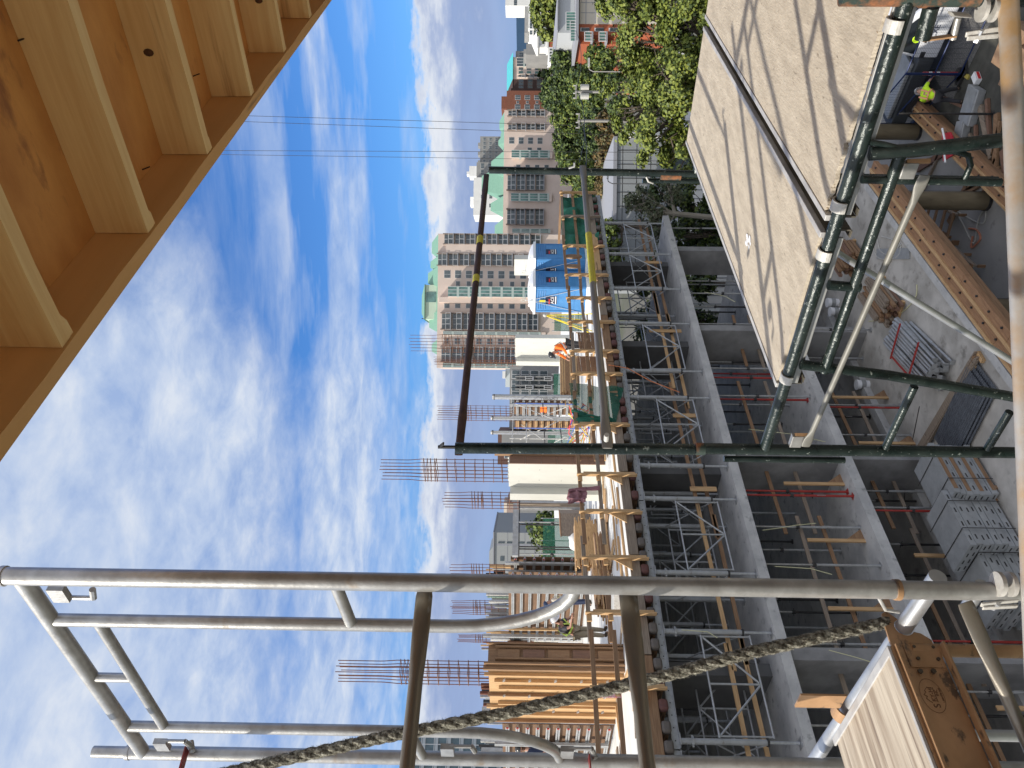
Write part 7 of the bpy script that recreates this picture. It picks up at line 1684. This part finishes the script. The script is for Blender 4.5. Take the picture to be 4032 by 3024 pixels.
tree_px([(2700,700,45,0),(2760,640,45,0),(2720,590,35,0)],34,690,2600,.12,'bright','small bright green tree half hidden under the plywood deck corner',seed=31,tr=.1,lobed=True)
tree_px([(2140,40,55,0),(2150,120,40,0),(2185,90,45,0),(2200,-20,50,0)],110,60,5200,.42,'bright','bright green tree in front of the stepped white block',seed=12,tr=.3)
grp='mixed street trees in front of the pink blocks'
specs=[([(2225,240,60,0),(2250,300,60,0),(2300,260,60,0)],82,'dark','broad dark evergreen crown right of the pole with transformers'),
([(2195,330,60,0),(2215,400,55,0),(2260,360,60,0)],85,'dark','tall dark green tree directly below the dark brown tower'),
([(2230,470,55,0),(2260,420,50,0),(2290,500,60,0)],75,'mid','olive green tree between the two utility poles'),
([(2290,330,50,0),(2320,400,55,0)],66,'mid','rounded green tree behind the transformers'),
([(2215,560,45,0),(2250,610,55,0),(2290,600,60,0)],78,'dark','dark conical tree left of the single crossarm pole'),
([(2260,680,50,0),(2230,640,45,0),(2310,690,50,0)],74,'mid','bushy green tree below the tall green bay windows of the pink block'),
([(2330,560,50,0),(2350,480,45,0)],62,'dark','dense dark tree behind the rust coloured hedge'),
([(2225,210,30,0),(2240,200,35,0),(2230,250,35,5)],95,'rust','rust brown tree beside the white roofed house'),
([(2380,480,35,0),(2390,560,40,0),(2375,620,35,0),(2400,440,25,0)],56,'rust','rusty brown shrub like tree above the grey panel building, right part'),
([(2385,690,38,0),(2375,750,38,0),(2370,650,30,0)],57,'rust','rusty brown shrub like tree above the grey panel building, left part'),
([(2330,790,50,0),(2300,760,50,0),(2360,850,45,0)],60,'mid','olive green tree just beyond the far green post'),
([(2290,850,45,0),(2340,900,45,0),(2380,930,45,0),(2300,930,40,0)],58,'mid','light green tree behind the end of the timber guardrail'),
([(2400,900,35,0),(2400,980,40,0),(2430,1040,40,0)],50,'mid','bright conifer like tree beside the first shoring leg'),
([(2380,240,45,0),(2370,330,40,0),(2340,220,40,0)],60,'mid','green tree in front of the brick wall with balconies'),
([(2165,400,30,0),(2150,380,25,0)],110,'dark','thin dark tree standing against the brown brick tower'),
([(2200,-10,60,0),(2150,-60,60,0)],120,'mid','green crown at the far right edge beside the white block'),
([(2420,330,40,0),(2430,420,40,0)],52,'dark','dark green tree between the brick wall and the large leafy tree')]
for k,(bl,d,kd,lab) in enumerate(specs):
    s=sum(r*r for _,_,r,_ in bl)*(d/F)**2; tree_px(bl,d,bl[0][1],int(min(15000,1500*s**.75+4000)),.0031*d,kd,lab,group=grp,seed=40+k,tr=.2)
# greenery seen through the open floors and at the back of the deck
for k,(py,px,d,lab) in enumerate([(1180,2620,52,'green tree seen through the upper shoring level, behind the blue toilets'),(1420,2600,50,'green tree seen through the shoring below the worker in orange'),(1010,2640,50,'green tree seen through the first bay of shoring'),(2090,2150,60,'yellow green tree behind the green mesh fence at the table beam'),(2240,2180,58,'green tree behind the comb shaped form edge')]):
    tree_px([(px,py,70,0),(px+50,py+45,60,0),(px+60,py-40,55,0)],d,py,4200,.24,'mid' if k%2 else 'bright',lab,group='trees behind the building',seed=80+k,tr=.18)
for k,(py,d,lab) in enumerate([(1110,41,'dense dark tree seen through the second and third shoring bays'),(1260,42,'dense dark tree seen through the fourth shoring bay'),(1340,45,'dark tree behind the open frame, below the worker in orange')]):
    tree_px([(2560,py,60,0),(2620,py+30,60,0),(2600,py-50,55,0),(2680,py,60,0),(2760,py+10,60,0)],d,py,9000,.14,'dark',lab,group='trees behind the building',seed=95+k,tr=.18)
# low planting and hedge mass along the street as ground cover
me=crown_mesh('hedge',[((0,0,.5),1.0,(14,2.2,.7)),((9,1,.5),1.0,(9,2,.8)),((-10,.5,.5),1.0,(9,2,.7))],5200,.22,99,LM['dark']); o=bpy.data.objects.new('hedge',me); COL.objects.link(o); q=pl(2057,500,d=46); o.location=(q.x,q.y,ZG+.1); o.rotation_euler.z=ROT; tag(o,'low dark hedge running along the street under the trees','hedge')
# distant canopy
rnd=random.Random(3); vs=[];fs=[]
bl=[]
for k in range(70):
    X=rnd.uniform(-260,330); D_=rnd.uniform(230,620); bl.append(((X,D_,rnd.uniform(3,7)),rnd.uniform(4,8),(1.6,1.2,.9)))
me=crown_mesh('distant_trees',bl,26000,1.3,77,LM['dark']); o=bpy.data.objects.new('distant_trees',me); COL.objects.link(o); o.location=(0,0,ZG); o.rotation_euler.z=ROT; tag(o,'far off tree canopy spread between the city blocks','trees',None,'stuff')
# distant low roofs
for k in range(12):
    X=240-480*(k+rnd.random()*.6)/12; D_=rnd.uniform(260,560); w=rnd.uniform(8,20); c=Vector((fw.x,fw.y,0)).normalized()*D_+rt*X; hh=rnd.uniform(5,11)
    o=thing('house',(c.x,c.y,ZG),'%s far off low house from the right among the distant trees'%ORD[k],'house','far off low houses',ROT+rnd.uniform(-.3,.3),absolute=False); MB().box(-w/2,w/2,0,8,0,hh).build('walls',rnd.choice((whitew,creamw,greyw,brickr)),o); MB().add([(-w/2-.4,-.4,hh),(w/2+.4,-.4,hh),(w/2+.4,8.4,hh),(-w/2-.4,8.4,hh),(-w/2,4,hh+2),(w/2,4,hh+2)],[(0,1,5,4),(1,2,5),(2,3,4,5),(3,0,4)]).build('roof',rnd.choice((slabg,greyw,dbrown)),o)
for o in list(bpy.data.objects):
    if '_abs' in o: del o['_abs']
